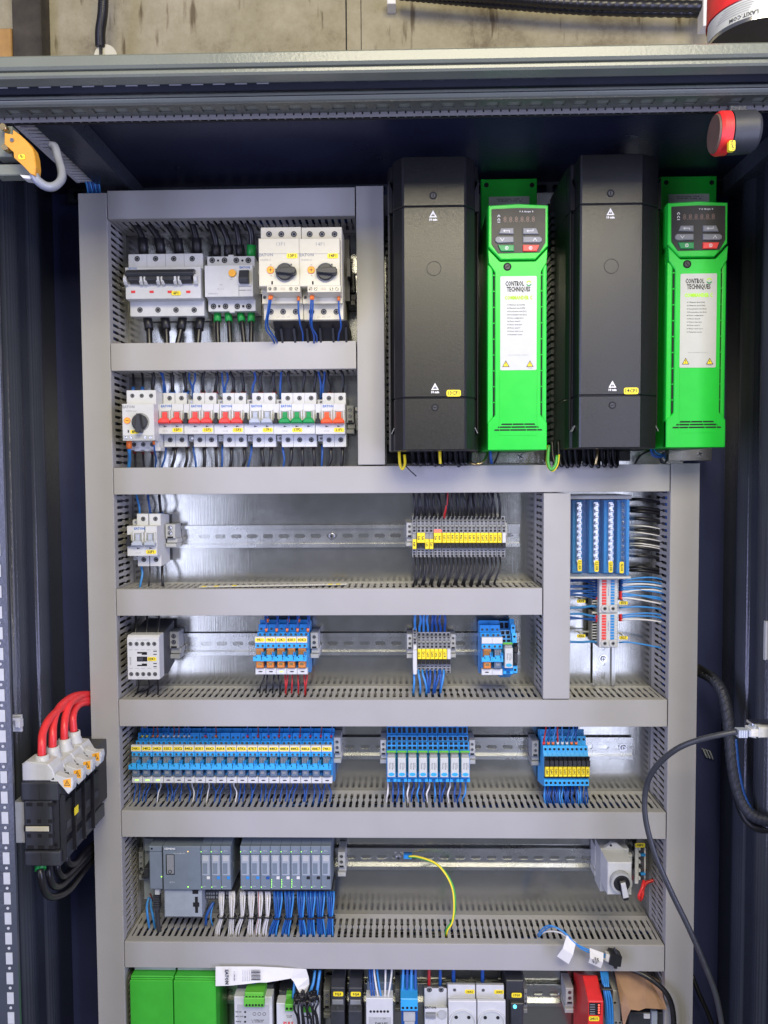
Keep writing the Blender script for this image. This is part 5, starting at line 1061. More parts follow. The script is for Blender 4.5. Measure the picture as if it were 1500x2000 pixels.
# ---------------------------------------------------------------- fuse terminals
def fuse(pxl, label, tag, dx=0):
    d = 62; x0 = X(pxl, 1500, d); W = 6.75; x1 = x0+W-.15; c = (x0+x1)/2
    def z(py, dd): return Z(pxl+4, py, dd)
    t = thing('fuse_terminal', label, 'fuse terminal', (c, z(1470, 7), 7), 'blue fuse terminals with yellow tags')
    b = MB().prof([(7, z(1525, 7)), (50, z(1535, 50)), (60, z(1535, 60)), (60, z(1522.5, 60)), (56, z(1522, 56)), (56, z(1478, 56)), (52, z(1470, 52)), (50, z(1456, 50)), (40, z(1455, 40)), (38, z(1437, 38)), (28, z(1436, 28)), (26, z(1424, 26)), (7, z(1424, 7))], x0, x1); part('housing', b, 'light_blue', t, bevel=.3)
    part('screw_opening', MB().cyl(c, z(1463, 51), 1.7, 50, 52.3, 0, 10).cyl(c, z(1529, 60), 2.0, 60, 60.4, 0, 10).cyl(c, z(1444, 39), 1.7, 38, 39.6, 0, 10), 'hole', t)
    part('fuse_lever', MB().prof([(56, z(1520, 56)), (60, z(1520, 60)), (60, z(1498, 60)), (69, z(1497, 69)), (68, z(1486, 68)), (64, z(1485, 64)), (66, z(1478, 66)), (56, z(1477, 56))], x0+.4, x1-.4), 'black', t, bevel=.3)
    k = part('tag', MB().box(x0+.6, x1-.5, z(1517.5, 66), z(1497, 66), 60, 66, 0, .9), 'tag_yellow', t); letters(tag, 3.6, c, z(1507, 66), 66, k, 'ink', .12, -90); return t
for i, s_ in enumerate(['34F1', '34F2', '34F3', '35F1', '35F2', '70F3', '36F1', '36F2', '36F3', '74F1']): fuse(1063.5+i*8.8, 'blue fuse terminal with black lever and yellow tag, %s of ten from left' % nth(i), s_)
for i in range(10):
    p = 1065+i*8.8; cs = ['red', 'orange', 'orange', 'wire_white', 'wire_white', 'wire_white', 'orange', 'orange', None, None][i]
    if cs: wire('blue wire with %s sleeve above the fuse terminals, %s from left' % ({'wire_white': 'white'}.get(cs, cs), nth(i)), pts3([(p-3+i*.3, 1454, 44), (p-2, 1442, 48), (p+random.uniform(-3, 3), 1428, 46), (p+random.uniform(-4, 4), 1408, 40)]), 1.3, 'wire_red' if i in (0, 3) else 'wire_blue' if i % 2 else 'wire_light_blue', 'wires above the fuse terminals', ferr=cs)
    for k in range(2):
        pe = 1063+i*8.9*.98+k*4; wire('%s blue wire under the fuse terminals, %s from left' % ('front' if k else 'rear', nth(i)), pts3([(p+k*2, 1533, 34-k*8), (p+k*3-1, 1543, 42), (pe+random.uniform(-3, 3), 1556, 46), (pe+2, 1570, 44), (pe+2, 1586, 36)]), 1.35, 'wire_light_blue' if (i+k) % 4 == 0 else 'wire_blue', 'wires below the fuse terminals')
t = fuse(1002, 'single blue fuse holder with dark stick at the right end of the contactor row', '82F1'); 
t.location.z += (Z(1006, 1290, 40)-Z(1006, 1507, 40))*.001; t['group'] = ''; del t['group']
for ch in t.children:
    if ch.name.startswith('tag'): ch.data = ch.data.copy(); ch.data.materials[0] = MATS['charcoal']
# ================================================================ row 6: controller and its modules
t = thing('controller', 'large blue-grey controller with fold-down lower cover, left end of sixth compartment', 'controller', (X(340, 1700, 0), Z6, 7))
d = 74
def P6(px, py, dd=d): return at(px, py, dd)
b = MB(); pbox(b, 291.5, 1653, 317, 1737, 8, d, 0, 1.2); part('power_module', b, 'plc_grey', t)
b = MB(); pbox(b, 318, 1653, 391.5, 1738.5, 8, d, 0, 1.2); part('processor_module', b, 'plc_grey', t)
b = MB(); pbox(b, 320.5, 1738.8, 394, 1791.5, 30, d-8, 0, 1.4); part('lower_cover', b, 'plc_light', t)
b = MB(); pbox(b, 280, 1634, 300, 1757, 2, 22, 0, 1); pbox(b, 282, 1638, 300, 1662, 22, 34, 0, .6); part('carrier', b, 'plc_light', t)
b = MB(); pbox(b, 281, 1696, 291, 1714, 20, 50, 0, .8); pbox(b, 276, 1710, 290, 1716, 20, 40, 0, .5); part('catch_or_glint', b, 'charcoal', t)
b = MB(); pbox(b, 320.5, 1654, 344, 1661, d, d+.5); part('logo_plate', b, 'connector_green' if 0 else 'relay_clear', t); letters('SIEMENS', 3.3, *P6(332, 1657.5), d+.5, t, 'ink_white', .1)
b = MB(); pbox(b, 324, 1669, 341, 1708.5, d-.2, d+.3, 1); pbox(b, 325.5, 1670.5, 339.5, 1707, d+.3, d+1.2, 0, .4); part('memory_card_slot', b, ['mid_grey', 'hole'], t); part('slot_disc', MB().ring(*P6(332.5, 1701.5), 2.8, 2.0, d+1.2, d+1.6, 0, 12), 'hole', t)
b = MB(); pbox(b, 317, 1654, 318, 1738, d-3, d+.1); part('joint', b, 'hole', t)
b = MB(); pbox(b, 292, 1662.5, 317, 1663.2, d, d+.15); part('joint', b, 'hole', t)
part('latch_hole', MB().cyl(*P6(296.5, 1657.5), 1.6, d, d+.3, 0, 10), 'hole', t)
b = MB(); pbox(b, 376, 1736, 387, 1746, d-10, d-7.4); pbox(b, 381, 1752, 386.5, 1783, d-10, d-7.4); pbox(b, 377, 1763, 389, 1771, d-10, d-7.3); part('cut_out', b, 'hole', t)
for px, py, m_ in ((315.5, 1712, 'led_green'), (367, 1663, 'led_amber'), (367.5, 1732, 'led_green')):
    part('lamp', MB().cyl(*P6(px, py), .9, d, d+.6, 0, 8), m_, t)
letters('CPU 1512SP-1 PN', 1.7, *P6(350, 1667), d, t, 'ink_white'); letters('6ES7512', 1.6, *P6(336, 1723), d, t, 'ink_white')
b = MB(); pbox(b, 302, 1737, 311, 1748, 40, 66, 0, .5); part('network_plug', b, 'light_grey', t)
b = MB(); x, z = at(306.5, 1760, 56)
for k in range(6): b.box(x-4.8, x+4.8, z+8-k*3.6, z+10-k*3.6, 50, 60, 0, .4)
b.box(x-3, x+3, z-14, z+12, 52, 58); part('strain_relief', b, 'charcoal', t)
wire('thick grey network cable dropping from the controller into the duct', pts3([(306.5, 1772, 55), (308, 1790, 52), (310, 1812, 50), (318, 1840, 44)]), 3.6, 'charcoal', cat='cable', name='cable')
for i, (m_, L) in enumerate([('wire_light_blue', [(291, 1752, 40), (287, 1768, 46), (288, 1788, 48), (292, 1815, 40)]), ('wire_light_blue', [(296, 1752, 40), (295, 1770, 46), (299, 1790, 48), (303, 1815, 40)]), ('wire_dark_red', [(293, 1745, 44), (296, 1752, 44), (298, 1760, 40)])]):
    wire('%s wire below the controller power module, %s from left' % (('light blue', 'light blue', 'dark red')[i], nth(i)), pts3(L), 1.9 if i < 2 else 1.2, m_, 'wires below the power module')
SQ = ['wire_white', 'wire_light_blue', 'wire_light_blue']
def module(pxl, sq, label, leds, group):
    d = 70; x0 = X(pxl, 1695, d); W = 15.15; x1 = x0+W-.25; c = (x0+x1)/2
    def z(py, dd=d): return Z(pxl+10, py, dd)
    t = thing('io_module', label, 'controller module', (c, Z6, 7), group)
    part('base_unit', MB().box(x0, x1, z(1757, 46), z(1739, 46), 8, 46, 0, .6), 'charcoal', t)
    b = MB()
    for k in range(4): b.box(x0+1+k*3.6, x0+3.4+k*3.6, z(1755, 46)+.5, z(1750, 46), 46, 46.3); b.box(x0+1+k*3.6, x0+3.4+k*3.6, z(1747, 46), z(1743, 46), 46, 46.3)
    o = part('clamp_opening', b, 'mid_grey', t); o['kind'] = 'stuff'
    bd = MB().box(x0, x1, z(1738), z(1653), 8, d, 0, .8); bd.prof([(20, z(1653)+8), (46, z(1653)+5), (d-6, z(1653)-.5), (20, z(1653)-1)], x0, x1); part('housing', bd, 'plc_grey', t)
    part('joint', MB().box(x0+.4, x1-.4, z(1669), z(1668.3), d, d+.15), 'hole', t)
    f = part('cover_plate', MB().box(x0+1.6, x1-1.2, z(1709.5), z(1670), d, d+1.2, 0, .5), 'plc_light', t)
    part('label_field', MB().box(x0+3.6, x1-2.8, z(1681), z(1671.5), d+1.2, d+1.6), 'light_grey', f)
    part('shutter', MB().box(x0+3, x1-5, z(1706), z(1685), d+1.2, d+1.7, 0, .3), 'plc_grey', f)
    letters('DI 16', 1.6, c, z(1662), d, t, 'ink_white'); letters('134-6', 1.5, c-2, z(1731), d, t, 'ink_white')
    part('colour_key', MB().box(x1-6.2, x1-1.4, z(1717), z(1711.5), d, d+.8, 0, .3), sq, t)
    for k, (a, py) in enumerate(((x0+.9, 1663.5), (x0+.9, 1732.5))): part('lamp', MB().cyl(a, z(py), .65, d, d+.6, 0, 8), 'led_green', t)
    for k in range(leds): part('lamp', MB().box(x0+1.0, x0+1.8, z(1719+k*3.4), z(1717.3+k*3.4), d, d+.4), 'led_green', t)
    return t
for i, s_ in enumerate(['wire_white', 'wire_light_blue', 'wire_light_blue']):
    module(392.3+i*19.7, s_, 'blue-grey module right of the controller, %s of three, colour key %s' % (nth(i), 'white' if i == 0 else 'light blue'), 0, 'modules next to the controller')
keys = ['light blue', 'light blue', 'dark blue', 'white', 'white', 'white', 'black', 'black', 'black']; km = {'light blue': 'wire_light_blue', 'dark blue': 'wire_blue', 'white': 'wire_white', 'black': 'hole'}
for i, s_ in enumerate(keys):
    module(469.3+i*19.72, km[s_], 'blue-grey module in the group of nine, %s from left, %s key' % (nth(i), s_), 4 if 2 < i < 6 else 0, 'modules in the group of nine')
# cable bundles below the modules
random.seed(31)
BW = [(433, 424, 1.0), (453, 450, 1.2), (474, 461, 1.0), (491, 488, 1.2), (508, 501, 1.0), (523, 514, 1.0)]
BB = [(543, 530, 1.15), (565, 556, 1.3), (588, 592, 1.0), (607, 607, 1.3), (625, 628, 1.4), (646, 644, 1.0)]
for bi, (px, pe, sz) in enumerate(BW+BB):
    wh = bi < 6; col = 'white' if wh else 'blue'; k = bi if wh else bi-6
    t = thing('wire_bundle', '%s wire bundle with black cable tie below the modules, %s %s bundle from left' % (col, nth(k), col), 'wire bundle', (*at(px, 1745, 40), 40), col+' wire bundles below the modules')
    n = 6 if wh else 9
    for j in range(n):
        u = (j-(n-1)/2)/(n/2)*(.72 if wh else 1); q = random.uniform(-1, 1); rj = j % 3
        L = [(px+u*7*sz, 1741, 46), (px+u*7*sz+q*.5, 1758, 52+rj*2), (px+(pe-px)*.05+u*4.0*sz, 1785, 54+rj*2.6), (px+(pe-px)*.25+u*4.5*sz, 1797, 54+rj*2.6), (px+(pe-px)*.75+u*6.0*sz+q, 1815, 52+rj*2), (pe+u*7*sz+q, 1836, 48+rj*2), (pe-2+u*6*sz, 1860, 38)]
        part('wire', MB().tube(smooth_path(pts3(L), 4), 1.0 if wh else 1.3, 0, 6), ('wire_red' if (bi == 4 and j == 1) else 'wire_white') if wh else ('wire_blue' if j % 4 else 'wire_light_blue'), t)
    x, z = at(px+(pe-px)*.12, 1789+random.uniform(-1, 2), 57); w_ = 3.3*sz+1.0
    b = MB(); b.tube([(x+(w_+1)*math.cos(a*math.pi/7), z+.8*math.sin(a*2.2), 57+6.5*math.sin(a*math.pi/7)) for a in range(15)], 1.1, 0, 5); b.box(x+w_-1, x+w_+3, z-1.5, z+2, 58, 63, 0, .4); part('cable_tie', b, 'black', t)
wire('loose blue wires end left of the white bundles', pts3([(417, 1762, 44), (409, 1776, 50), (403, 1790, 52), (402, 1806, 44)]), 2.2, 'wire_blue')
wire('thin light wire beside the loose blue wire left of the white bundles', pts3([(418, 1762, 40), (413, 1780, 48), (412, 1795, 50), (416, 1808, 44)]), 1.1, 'wire_light_blue')
# earth wire
t = thing('earth_wire', 'yellow-green earth wire with blue lug, curving from the rail screw down to the duct', 'wire', (*at(800, 1673, 8), 8))
P = smooth_path(pts3([(798, 1673, 9), (815, 1674, 14), (848, 1685, 26), (870, 1705, 36), (885.5, 1736, 46), (888, 1775, 54), (883, 1800, 56), (873.5, 1814, 54), (870, 1828, 46)]), 6)
b = MB(); b.tube(P, 2.1, 0, 8); part('insulation', b, 'wire_green', t)
b = MB(); k = len(P); b.tube([(x+1.3*math.cos(i*.11+.6), z+1.3*math.sin(i*.11+.6), dd+.9) for i, (x, z, dd) in enumerate(P)], 1.5, 0, 8); part('stripe', b, 'yellow', t)
x, z = at(797, 1673.5, 8); part('lug', MB().box(x-7, x+6, z-3.4, z+3.4, 3, 10, 0, 1.6), 'blue', t); part('lug_ring', MB().ring(X(778, 1674, 3), z, 6, 3, 2.4, 3.6, 0, 16).box(X(778, 1674, 3)+5, x-5, z-2, z+2, 2.4, 4), 'chrome', t)
# selector switch
t = thing('selector_switch', 'grey selector switch with white pointer on round black knob, sixth compartment', 'switch', (X(1205, 1700, 0), Z6, 7))
d = 96
b = MB(); pbox(b, 1187, 1684.5, 1234, 1748, 58, d, 0, 1.2); part('housing', b, 'white', t)
b = MB(); a0 = at(1175, 1661, 58); a1 = at(1225, 1668, 58); pbox(b, 1173, 1658, 1228, 1742, 24, 57.5, 0, 1); part('rear_body', b, 'light_grey', t)
b = MB(); q = [at(a, c, 56) for a, c in ((1174, 1661), (1196, 1646), (1204, 1646), (1222, 1660))]; b.poly(q, 50, 57, 0, 1); pbox(b, 1221, 1670, 1235, 1688, 50, 58, 0, 1); part('mounting_ear', b, 'light_grey', t)
b = MB(); b.prof([(57.6, at(1200, 1684, 57)[1]+2.2), (88, at(1200, 1684, 88)[1]+.3), (88, at(1200, 1684, 88)[1]+1.0), (57.6, at(1200, 1684, 57)[1]+3)], X(1186, 1684, 90)+2, X(1230, 1684, 90)-4); part('top_window', b, 'black', t)
part('ear_hole', MB().cyl(*at(1193, 1651, 57), 1.8, 57, 57.4, 0, 10).cyl(*at(1228, 1679, 58), 2, 58, 58.4, 0, 10), 'hole', t)
x, z = at(1212.5, 1722, 100); part('collar', MB().cyl(x, z, 15, d, d+5, 0, 28, 14.2).ring(x, z, 15.2, 11.8, d+4, d+9, 0, 28), 'light_grey', t)
part('knob_disc', MB().cyl(x, z, 11.6, d+4, d+11, 0, 26, 11), 'black', t)
hd = MB(); ca = math.radians(-78)
def rt(u, v): return (x+u*math.cos(ca)-v*math.sin(ca), z+u*math.sin(ca)+v*math.cos(ca))
part('pointer_grip', MB().poly([rt(-8, -4.4), rt(17, -4.6), rt(21, -3), rt(21, 3), rt(17, 4.6), rt(-8, 4.4)], d+9, d+18, 0, 1.2), 'black', t)
part('pointer', MB().poly([rt(-6.5, -3.3), rt(15.6, -4.2), rt(15.6, 4.2), rt(-6.5, 3.3)], d+17, d+20.5, 0, .8), 'white', t)
# marker strip with tag and red wire
t = thing('marker_strip', 'white notched marker strip with yellow tag right of the selector switch', 'marker strip', (*at(1245, 1690, 20), 20))
b = MB(); pbox(b, 1240.5, 1652, 1247, 1726, 24, 28); 
for py in (1655, 1668, 1681, 1698, 1713): pbox(b, 1246, py, 1251, py+5.5, 24, 28)
part('strip', b, 'white', t)
for py in (1658, 1674, 1695, 1711): b = MB(); pbox(b, 1247, py, 1256, py+8, 8, 24, 0, .5); part('clamp', b, 'charcoal', t)
for py in (1669, 1706): b = MB(); pbox(b, 1252, py, 1261, py+4, 20, 26, 0, .5); part('blue_collar', b, 'blue', t)
b = MB(); b.tube(pts3([(1259.5, 1656, 22), (1259.5, 1690, 22), (1259, 1722, 22)]), 1.3, 0, 7); part('rod', b, 'wire_white', t)
tagplate(t, *at(1250, 1650.5, 28), 28.3, 15.5, 7.2, '90F1', 3.6)
wire('red cable looping below the white marker strip', pts3([(1258, 1720, 26), (1254, 1735, 34), (1248, 1750, 36), (1251, 1757, 30), (1255, 1748, 24), (1256, 1735, 18), (1263, 1724, 16), (1282, 1718, 16)]), 2.6, 'red', cat='cable', name='cable')
# loose connector with blue and white wires and paper flags
t = thing('cable_plug', 'small black plug on blue wires with two paper flags over the lowest duct', 'plug', (*at(1200, 1878, 92), 92))
q = [at(a, c, 96) for a, c in ((1193, 1862), (1203, 1864), (1206, 1861), (1208, 1865), (1215, 1869), (1212, 1888), (1206, 1887), (1204, 1892), (1199, 1891), (1198, 1887), (1189, 1883))]
part('plug_body', MB().poly(q, 82, 98, 0, 1.2), 'black', t)
b = MB(); q = [at(a, c, 94) for a, c in ((1184, 1863), (1193, 1866), (1190, 1881), (1182, 1877))]; part('ferrule_block', MB().poly(q, 86, 94, 0, .6), 'wire_white', t)
for i, (m_, L) in enumerate([('wire_light_blue', [(1050, 1826, 60), (1062, 1812, 74), (1077, 1808, 84), (1100, 1820, 92), (1125, 1843, 96), (1152, 1856, 95), (1186, 1866, 91)]), ('wire_light_blue', [(1052, 1830, 58), (1066, 1815, 72), (1082, 1810, 83), (1104, 1822, 91), (1128, 1847, 95), (1150, 1860, 94), (1186, 1871, 90)]), ('wire_white', [(1054, 1824, 60), (1072, 1819, 76), (1095, 1822, 88), (1118, 1838, 94), (1140, 1854, 94), (1186, 1876, 90)])]):
    b = MB(); b.tube(smooth_path(pts3(L), 6), 1.2, 0, 7); part('wire', b, m_, t)
for i, q in enumerate([[(1108, 1830), (1126, 1843), (1111, 1884), (1088, 1868)], [(1153, 1855), (1180, 1864), (1174, 1892), (1149, 1880)]]):
    b = MB(); q = [at(a, c, 99) for a, c in q]; m0 = ((q[0][0]+q[3][0])/2, (q[0][1]+q[3][1])/2)
    v = [(q[0][0], q[0][1], 95), (q[1][0], q[1][1], 96), ((q[1][0]+q[2][0])/2, (q[1][1]+q[2][1])/2, 101), (q[2][0], q[2][1], 98), (q[3][0], q[3][1], 99), (m0[0], m0[1], 103)]
    b.add(v+[(x, z, dd-.4) for x, z, dd in v], [(0, 1, 2, 5), (5, 2, 3, 4), (6, 11, 8, 7), (11, 10, 9, 8)]+[(k, (k+1) % 6, 6+(k+1) % 6, 6+k) for k in range(6)])
    f = part('paper_flag', b, 'paper', t)
    if i: letters('BA1\nMOT2\n24V', 2.8, *at(1163, 1876, 102), 102.6, f, 'ink', .1, 78)
# ================================================================ row 7
for i, (a, c) in enumerate(((253.5, 337), (339, 421.5))):
    t = thing('green_box', '%s of the two tall green plastic cases at the lower left' % ('left' if i == 0 else 'right'), 'plastic case', (X((a+c)/2, 1950, 0), -900, 7), 'green plastic cases')
    d = 80; x0, x1 = X(a, 1950, d), X(c, 1950, d); zt_ = Z(300, 1904, 72)
    b = MB().prof([(8, -900), (d, -900), (d, Z(300, 1915, d)), (d-5, Z(300, 1912, d-5)), (d-5, zt_), (8, zt_)], x0, x1); part('case', b, 'box_green', t, bevel=1.2)
    part('lid', MB().box(x0+1, x1-1, zt_+.2, zt_+16, 8, 62, 0, 1), 'light_grey', t)
    part('groove', MB().box(x0+2, x1-2, Z(300, 1909.6, d-4.6), Z(300, 1909, d-4.6), d-5, d-4.8), 'hole', t)
# torn carton label strip
t = thing('carton_strip', 'torn white carton strip with printing, hanging over the bottom row modules', 'carton strip', (*at(510, 1900, 84), 84))
top = [(421, 1888), (460, 1888), (500, 1888), (545, 1890), (575, 1892), (598, 1893), (603, 1910), (604, 1922), (600, 1935), (592, 1946), (586, 1941), (580, 1930), (574, 1918), (568, 1911), (545, 1915), (520, 1919), (505, 1919), (480, 1922), (450, 1925), (421, 1926)]
ds = [84, 84, 83, 82, 80, 76, 74, 73, 76, 84, 86, 84, 82, 82, 85, 87, 87, 88, 88, 87]
q = [(*at(a, c, dd), dd) for (a, c), dd in zip(top, ds)]; n_ = len(q); b = MB()
cen = [(0, 1, 18, 19), (1, 2, 17, 18), (2, 15, 16, 17), (2, 3, 14, 15), (3, 4, 13, 14), (4, 5, 6, 12, 13), (6, 7, 11, 12), (7, 8, 10, 11), (8, 9, 10)]
b.add(q+[(x, z, dd-1) for x, z, dd in q], cen+[tuple(i+n_ for i in f[::-1]) for f in cen]+[(k, (k+1) % n_, n_+(k+1) % n_, n_+k) for k in range(n_)])
part('card', b, 'paper', t)
letters('EATON', 5.0, *at(443, 1907, 88), 89.2, t, 'ink', .3, 90); letters('1 / 190-290', 2.2, *at(458, 1905, 88), 89.2, t, 'ink', .1, 90)
for k in range(4): letters('Contactor Leistungs', 1.6, *at(475+k*4.2, 1904, 88), 89.2, t, 'ink_grey', .02, 90)
x, z = at(500, 1903, 87)
for k in range(9): part('bar', MB().box(x-7, x+7, z-8+k*1.9, z-8+k*1.9+(.5 if k % 3 else 1.1), 88.2, 88.5), 'ink', t)
def mod7(name, label, cat, a, c, ytop, ystep, mats, d=80):
    t = thing(name, label, cat, (X((a+c)/2, 1960, 0), -900, 7)); x0, x1 = X(a, 1970, d), X(c, 1970, d)
    part('rear_body', MB().box(x0+1, x1-1, -900, Z((a+c)/2, ytop, d-22), 8, d-18, 0, 1), mats[1], t)
    part('front', MB().box(x0, x1, -900, Z((a+c)/2, ystep, d), d-18, d, 0, .8), mats[0], t); return t, x0, x1, d
t, x0, x1, d = mod7('power_supply', 'grey power module with bright green six-way plug, bottom row', 'power supply', 457.5, 531.5, 1920, 1947, ('white', 'charcoal'))
def Z7f(py, dd=80): return Z(500, py, dd)
part('face_plate', MB().box(x0+4.5, x1-4.5, -900, Z7f(1962), d, d+.4), 'light_grey', t)
b = MB(); pbox(b, 478, 1939, 515, 1968, 62, 90, 0, 1); pbox(b, 476, 1950, 516, 1966, 90, 93, 0, .8); g = part('green_plug', b, 'connector_green', t)
for k in range(6): part('plug_opening', MB().cyl(*at(481.5+k*6.1, 1963, 93), 1.7, 93, 93.3, 0, 8).box(X(480+k*6.3, 1948, 90), X(483.6+k*6.3, 1948, 90), Z7f(1948.5, 90), Z7f(1945.5, 90), 90, 90.3), 'hole', g)
part('case_screw', MB().cyl(*at(467, 1938, 62), 2.6, 62, 62.4, 0, 10).cyl(*at(524, 1940, 62), 2.6, 62, 62.4, 0, 10), 'hole', t)
letters('DC OK', 2.0, *at(466, 1976, 80), 80.4, t, 'ink', .1); letters('IN < OUT', 2.0, *at(468, 1985, 80), 80.4, t, 'ink', .1); letters('1 - OVERLOAD\n2 - OUTPUT', 2.2, *at(503, 1994, 80), 80.4, t, 'ink', .05); letters('MODE', 2.0, *at(466, 1995, 80), 80.4, t, 'ink', .1)
for k in range(3): part('trim_screw', MB().cyl(*at(479, 1976+k*9.5, 80), 1.5, 80.4, 81, 0, 8), 'hole', t); part('selector', MB().ring(*at(497+k*9.6, 1980, 80), 2.6, 2.1, 80.4, 80.6, 0, 12), 'ink', t)
for i, (px, cs) in enumerate(((493, 'orange'), (499.5, 'wire_white'))): wire('blue wire with %s sleeve in the green six-way plug' % ('orange' if i == 0 else 'white'), pts3([(px, 1950, 80), (px, 1938, 78), (px+1-i*3, 1922, 70), (495, 1900, 60)]), 1.5, 'wire_blue', ferr=cs)
t, x0, x1, d = mod7('power_supply', 'white module with small green plugs and red lettering, bottom row', 'power supply', 540, 623, 1932, 1960, ('white', 'charcoal'))
b = MB(); pbox(b, 559, 1943, 570, 1953, 58, 72, 0, .8); pbox(b, 556.5, 1962, 572, 1976, 76, 88, 0, 1); g = part('green_plug', b, 'connector_green', t); part('plug_opening', MB().cyl(*at(560.5, 1970, 88), 2, 88, 88.3, 0, 10).cyl(*at(568, 1970, 88), 2, 88, 88.3, 0, 10), 'hole', g)
b = MB(); pbox(b, 588, 1968, 610, 1978, 76, 84, 0, .6); part('green_plug', b, 'connector_green', t)
b = MB()
for k in range(4): b.cyl(*at(552+k*5.4, 1936, 64), 1.6, 61, 62.5, 0, 8); b.cyl(*at(555+k*5.4, 1932, 64), 1.4, 61, 62.5, 0, 8)
part('vent_hole', b, 'hole', t)
letters('PULS', 5, *at(563, 1999, 80), 80, t, 'red', .3); letters('DC-OK\n24-28V', 1.9, *at(565, 1985, 80), 80, t, 'ink', .05); letters('44', 3, *at(549, 1948, 62), 62.2, t, 'ink_white', .1)
part('print', MB().poly([at(592, 1984, 80), at(610, 1984, 80), at(604, 1990, 80)], 80, 80.2), 'ink', t)
random.seed(41)
for i in range(9):
    p = 577+i*5.2; wire('black cable dropping over the white module beside the green plugs, %s from left' % nth(i), pts3([(p, 1945+random.uniform(-5, 4), 86), (p+random.uniform(-4, 4), 1957, 98), (p+random.uniform(-3, 3), 1972, 100), (p+random.uniform(0, 5), 1990, 98), (p+6, 2030, 96)]), 1.6, 'wire_black', 'black cables over the white module', ferr='black')
for i in range(7):
    b = MB(); x, z = at(578+i*6, 1950+random.uniform(-4, 9), 92); b.box(x-3, x+3, z-4, z+4, 82, 96, 0, 1); b.box(x-1.4, x+1.2, z+3, z+7, 84, 90, 0, .4)
    solo('clip_connector', 'black clip connector in the cluster over the white module, %s from left' % nth(i), 'connector', b, 'black', 'black clip connectors')
for i, (p, q_) in enumerate(((573, 576), (605, 612), (618, 622))): wire('blue cable coming down behind the torn carton strip, %s from left' % nth(i), pts3([(p, 1955, 70), (p+1, 1938, 72), (q_, 1918, 66), (q_+3, 1895, 56)]), 2.4, 'wire_light_blue', 'blue cables by the torn carton strip')
for i, (a, c, tg_) in enumerate(((646, 673, '9Q3'), (681, 707, '9Q4'))):
    t = thing('auxiliary_switch', 'dark module with yellow tag %s, %s of the dark pair in the bottom row' % (tg_, ('left', 'right')[i]), 'switch', (X((a+c)/2, 1960, 0), -900, 7), 'dark tagged modules')
    x0, x1 = X(a, 1960, 66), X(c, 1960, 66); zt_ = Z(670, 1928, 60)
    part('housing', MB().prof([(8, -900), (70, -900), (70, Z(670, 1975, 70)), (62, Z(670, 1962, 62)), (62, zt_), (48, zt_+6), (8, zt_+8)], x0, x1), 'charcoal', t, bevel=.8)
    part('label_field', MB().box(x0+2, x1-2, Z(670, 1961, 62), Z(670, 1952, 62), 62, 63.5, 0, .5), 'mid_grey', t); screw(t, (x0+x1)/2, Z(670, 1967, 66), 67, 2.6, 'slot', 'charcoal')
    tagplate(t, X((a+c)/2+1, 1941, 62), Z(670, 1941, 62), 62.2, 15.5, 7, tg_, 3.8)
clamp('dark end clamp left of the dark tagged modules', 632, 1935, 645, 1990, 40, 'mid_grey')
t, x0, x1, d = mod7('interface_module', 'white module with two orange ferrules and six black openings on top, bottom row', 'interface module', 715, 767.5, 1915, 1950, ('white', 'relay_clear'))
for k in range(6): part('opening', MB().cyl(*at(724+k*6.7, 1975.5, 80), 1.9, 80, 80.3, 0, 10), 'hole', t); 
part('face_plate', MB().box(x0+4, x1-3, -900, Z7f(1984), 80, 80.4), 'light_grey', t); letters('DALI-PS', 4, *at(745, 1999, 80), 80.4, t, 'ink', .15); letters('+  -  -  +   OK', 2.2, *at(742, 1989, 80), 80.4, t, 'ink')
for i, (px, q_, m_, f) in enumerate(((726, 722, 'wire_blue', None), (731, 727, 'wire_blue', None), (738, 731, 'wire_white', None), (744, 737, 'wire_light_blue', None), (752, 753, 'wire_white', 'orange'), (758.5, 765, 'wire_white', 'orange'))):
    wire('%s wire into the white six-opening module, %s from left' % ({'wire_blue': 'blue', 'wire_white': 'white', 'wire_light_blue': 'pale blue'}[m_], nth(i)), pts3([(px, 1955, 70), (px, 1945, 74), ((px+q_)/2, 1925, 70), (q_, 1900, 58), (q_, 1885, 50)]), 1.5, m_, 'wires into the white six-opening module', ferr=f)
t = thing('plug_connector', 'blue four-way plug connector with silver label below it, bottom row', 'connector', (X(799, 1965, 0), -900, 7))
b = MB(); pbox(b, 782.5, 1951, 816, 1975, 30, 84, 0, 1); part('plug', b, 'light_blue', t)
for k in range(4): part('opening', MB().cyl(*at(787+k*8.3, 1968.5, 84), 2.0, 84, 84.3, 0, 10), 'hole', t)
b = MB(); pbox(b, 784, 1975, 816, 2040, 8, 74, 0, 1); part('body', b, 'wire_blue', t); b = MB(); pbox(b, 788, 1977, 811, 1995, 74, 76, 0, .5); pbox(b, 790, 1996, 810, 2030, 74, 75.5, 0, .4); part('label', b, 'light_grey', t)
for k in range(4): wire('blue wire into the blue four-way plug, %s from left' % nth(k), pts3([(786+k*8.6, 1955, 60), (786+k*8.6, 1940, 64), (787+k*8.2, 1915, 60), (788+k*8, 1885, 52)]), 2.1, 'wire_blue' if k % 2 else 'wire_light_blue', 'wires into the blue plug')
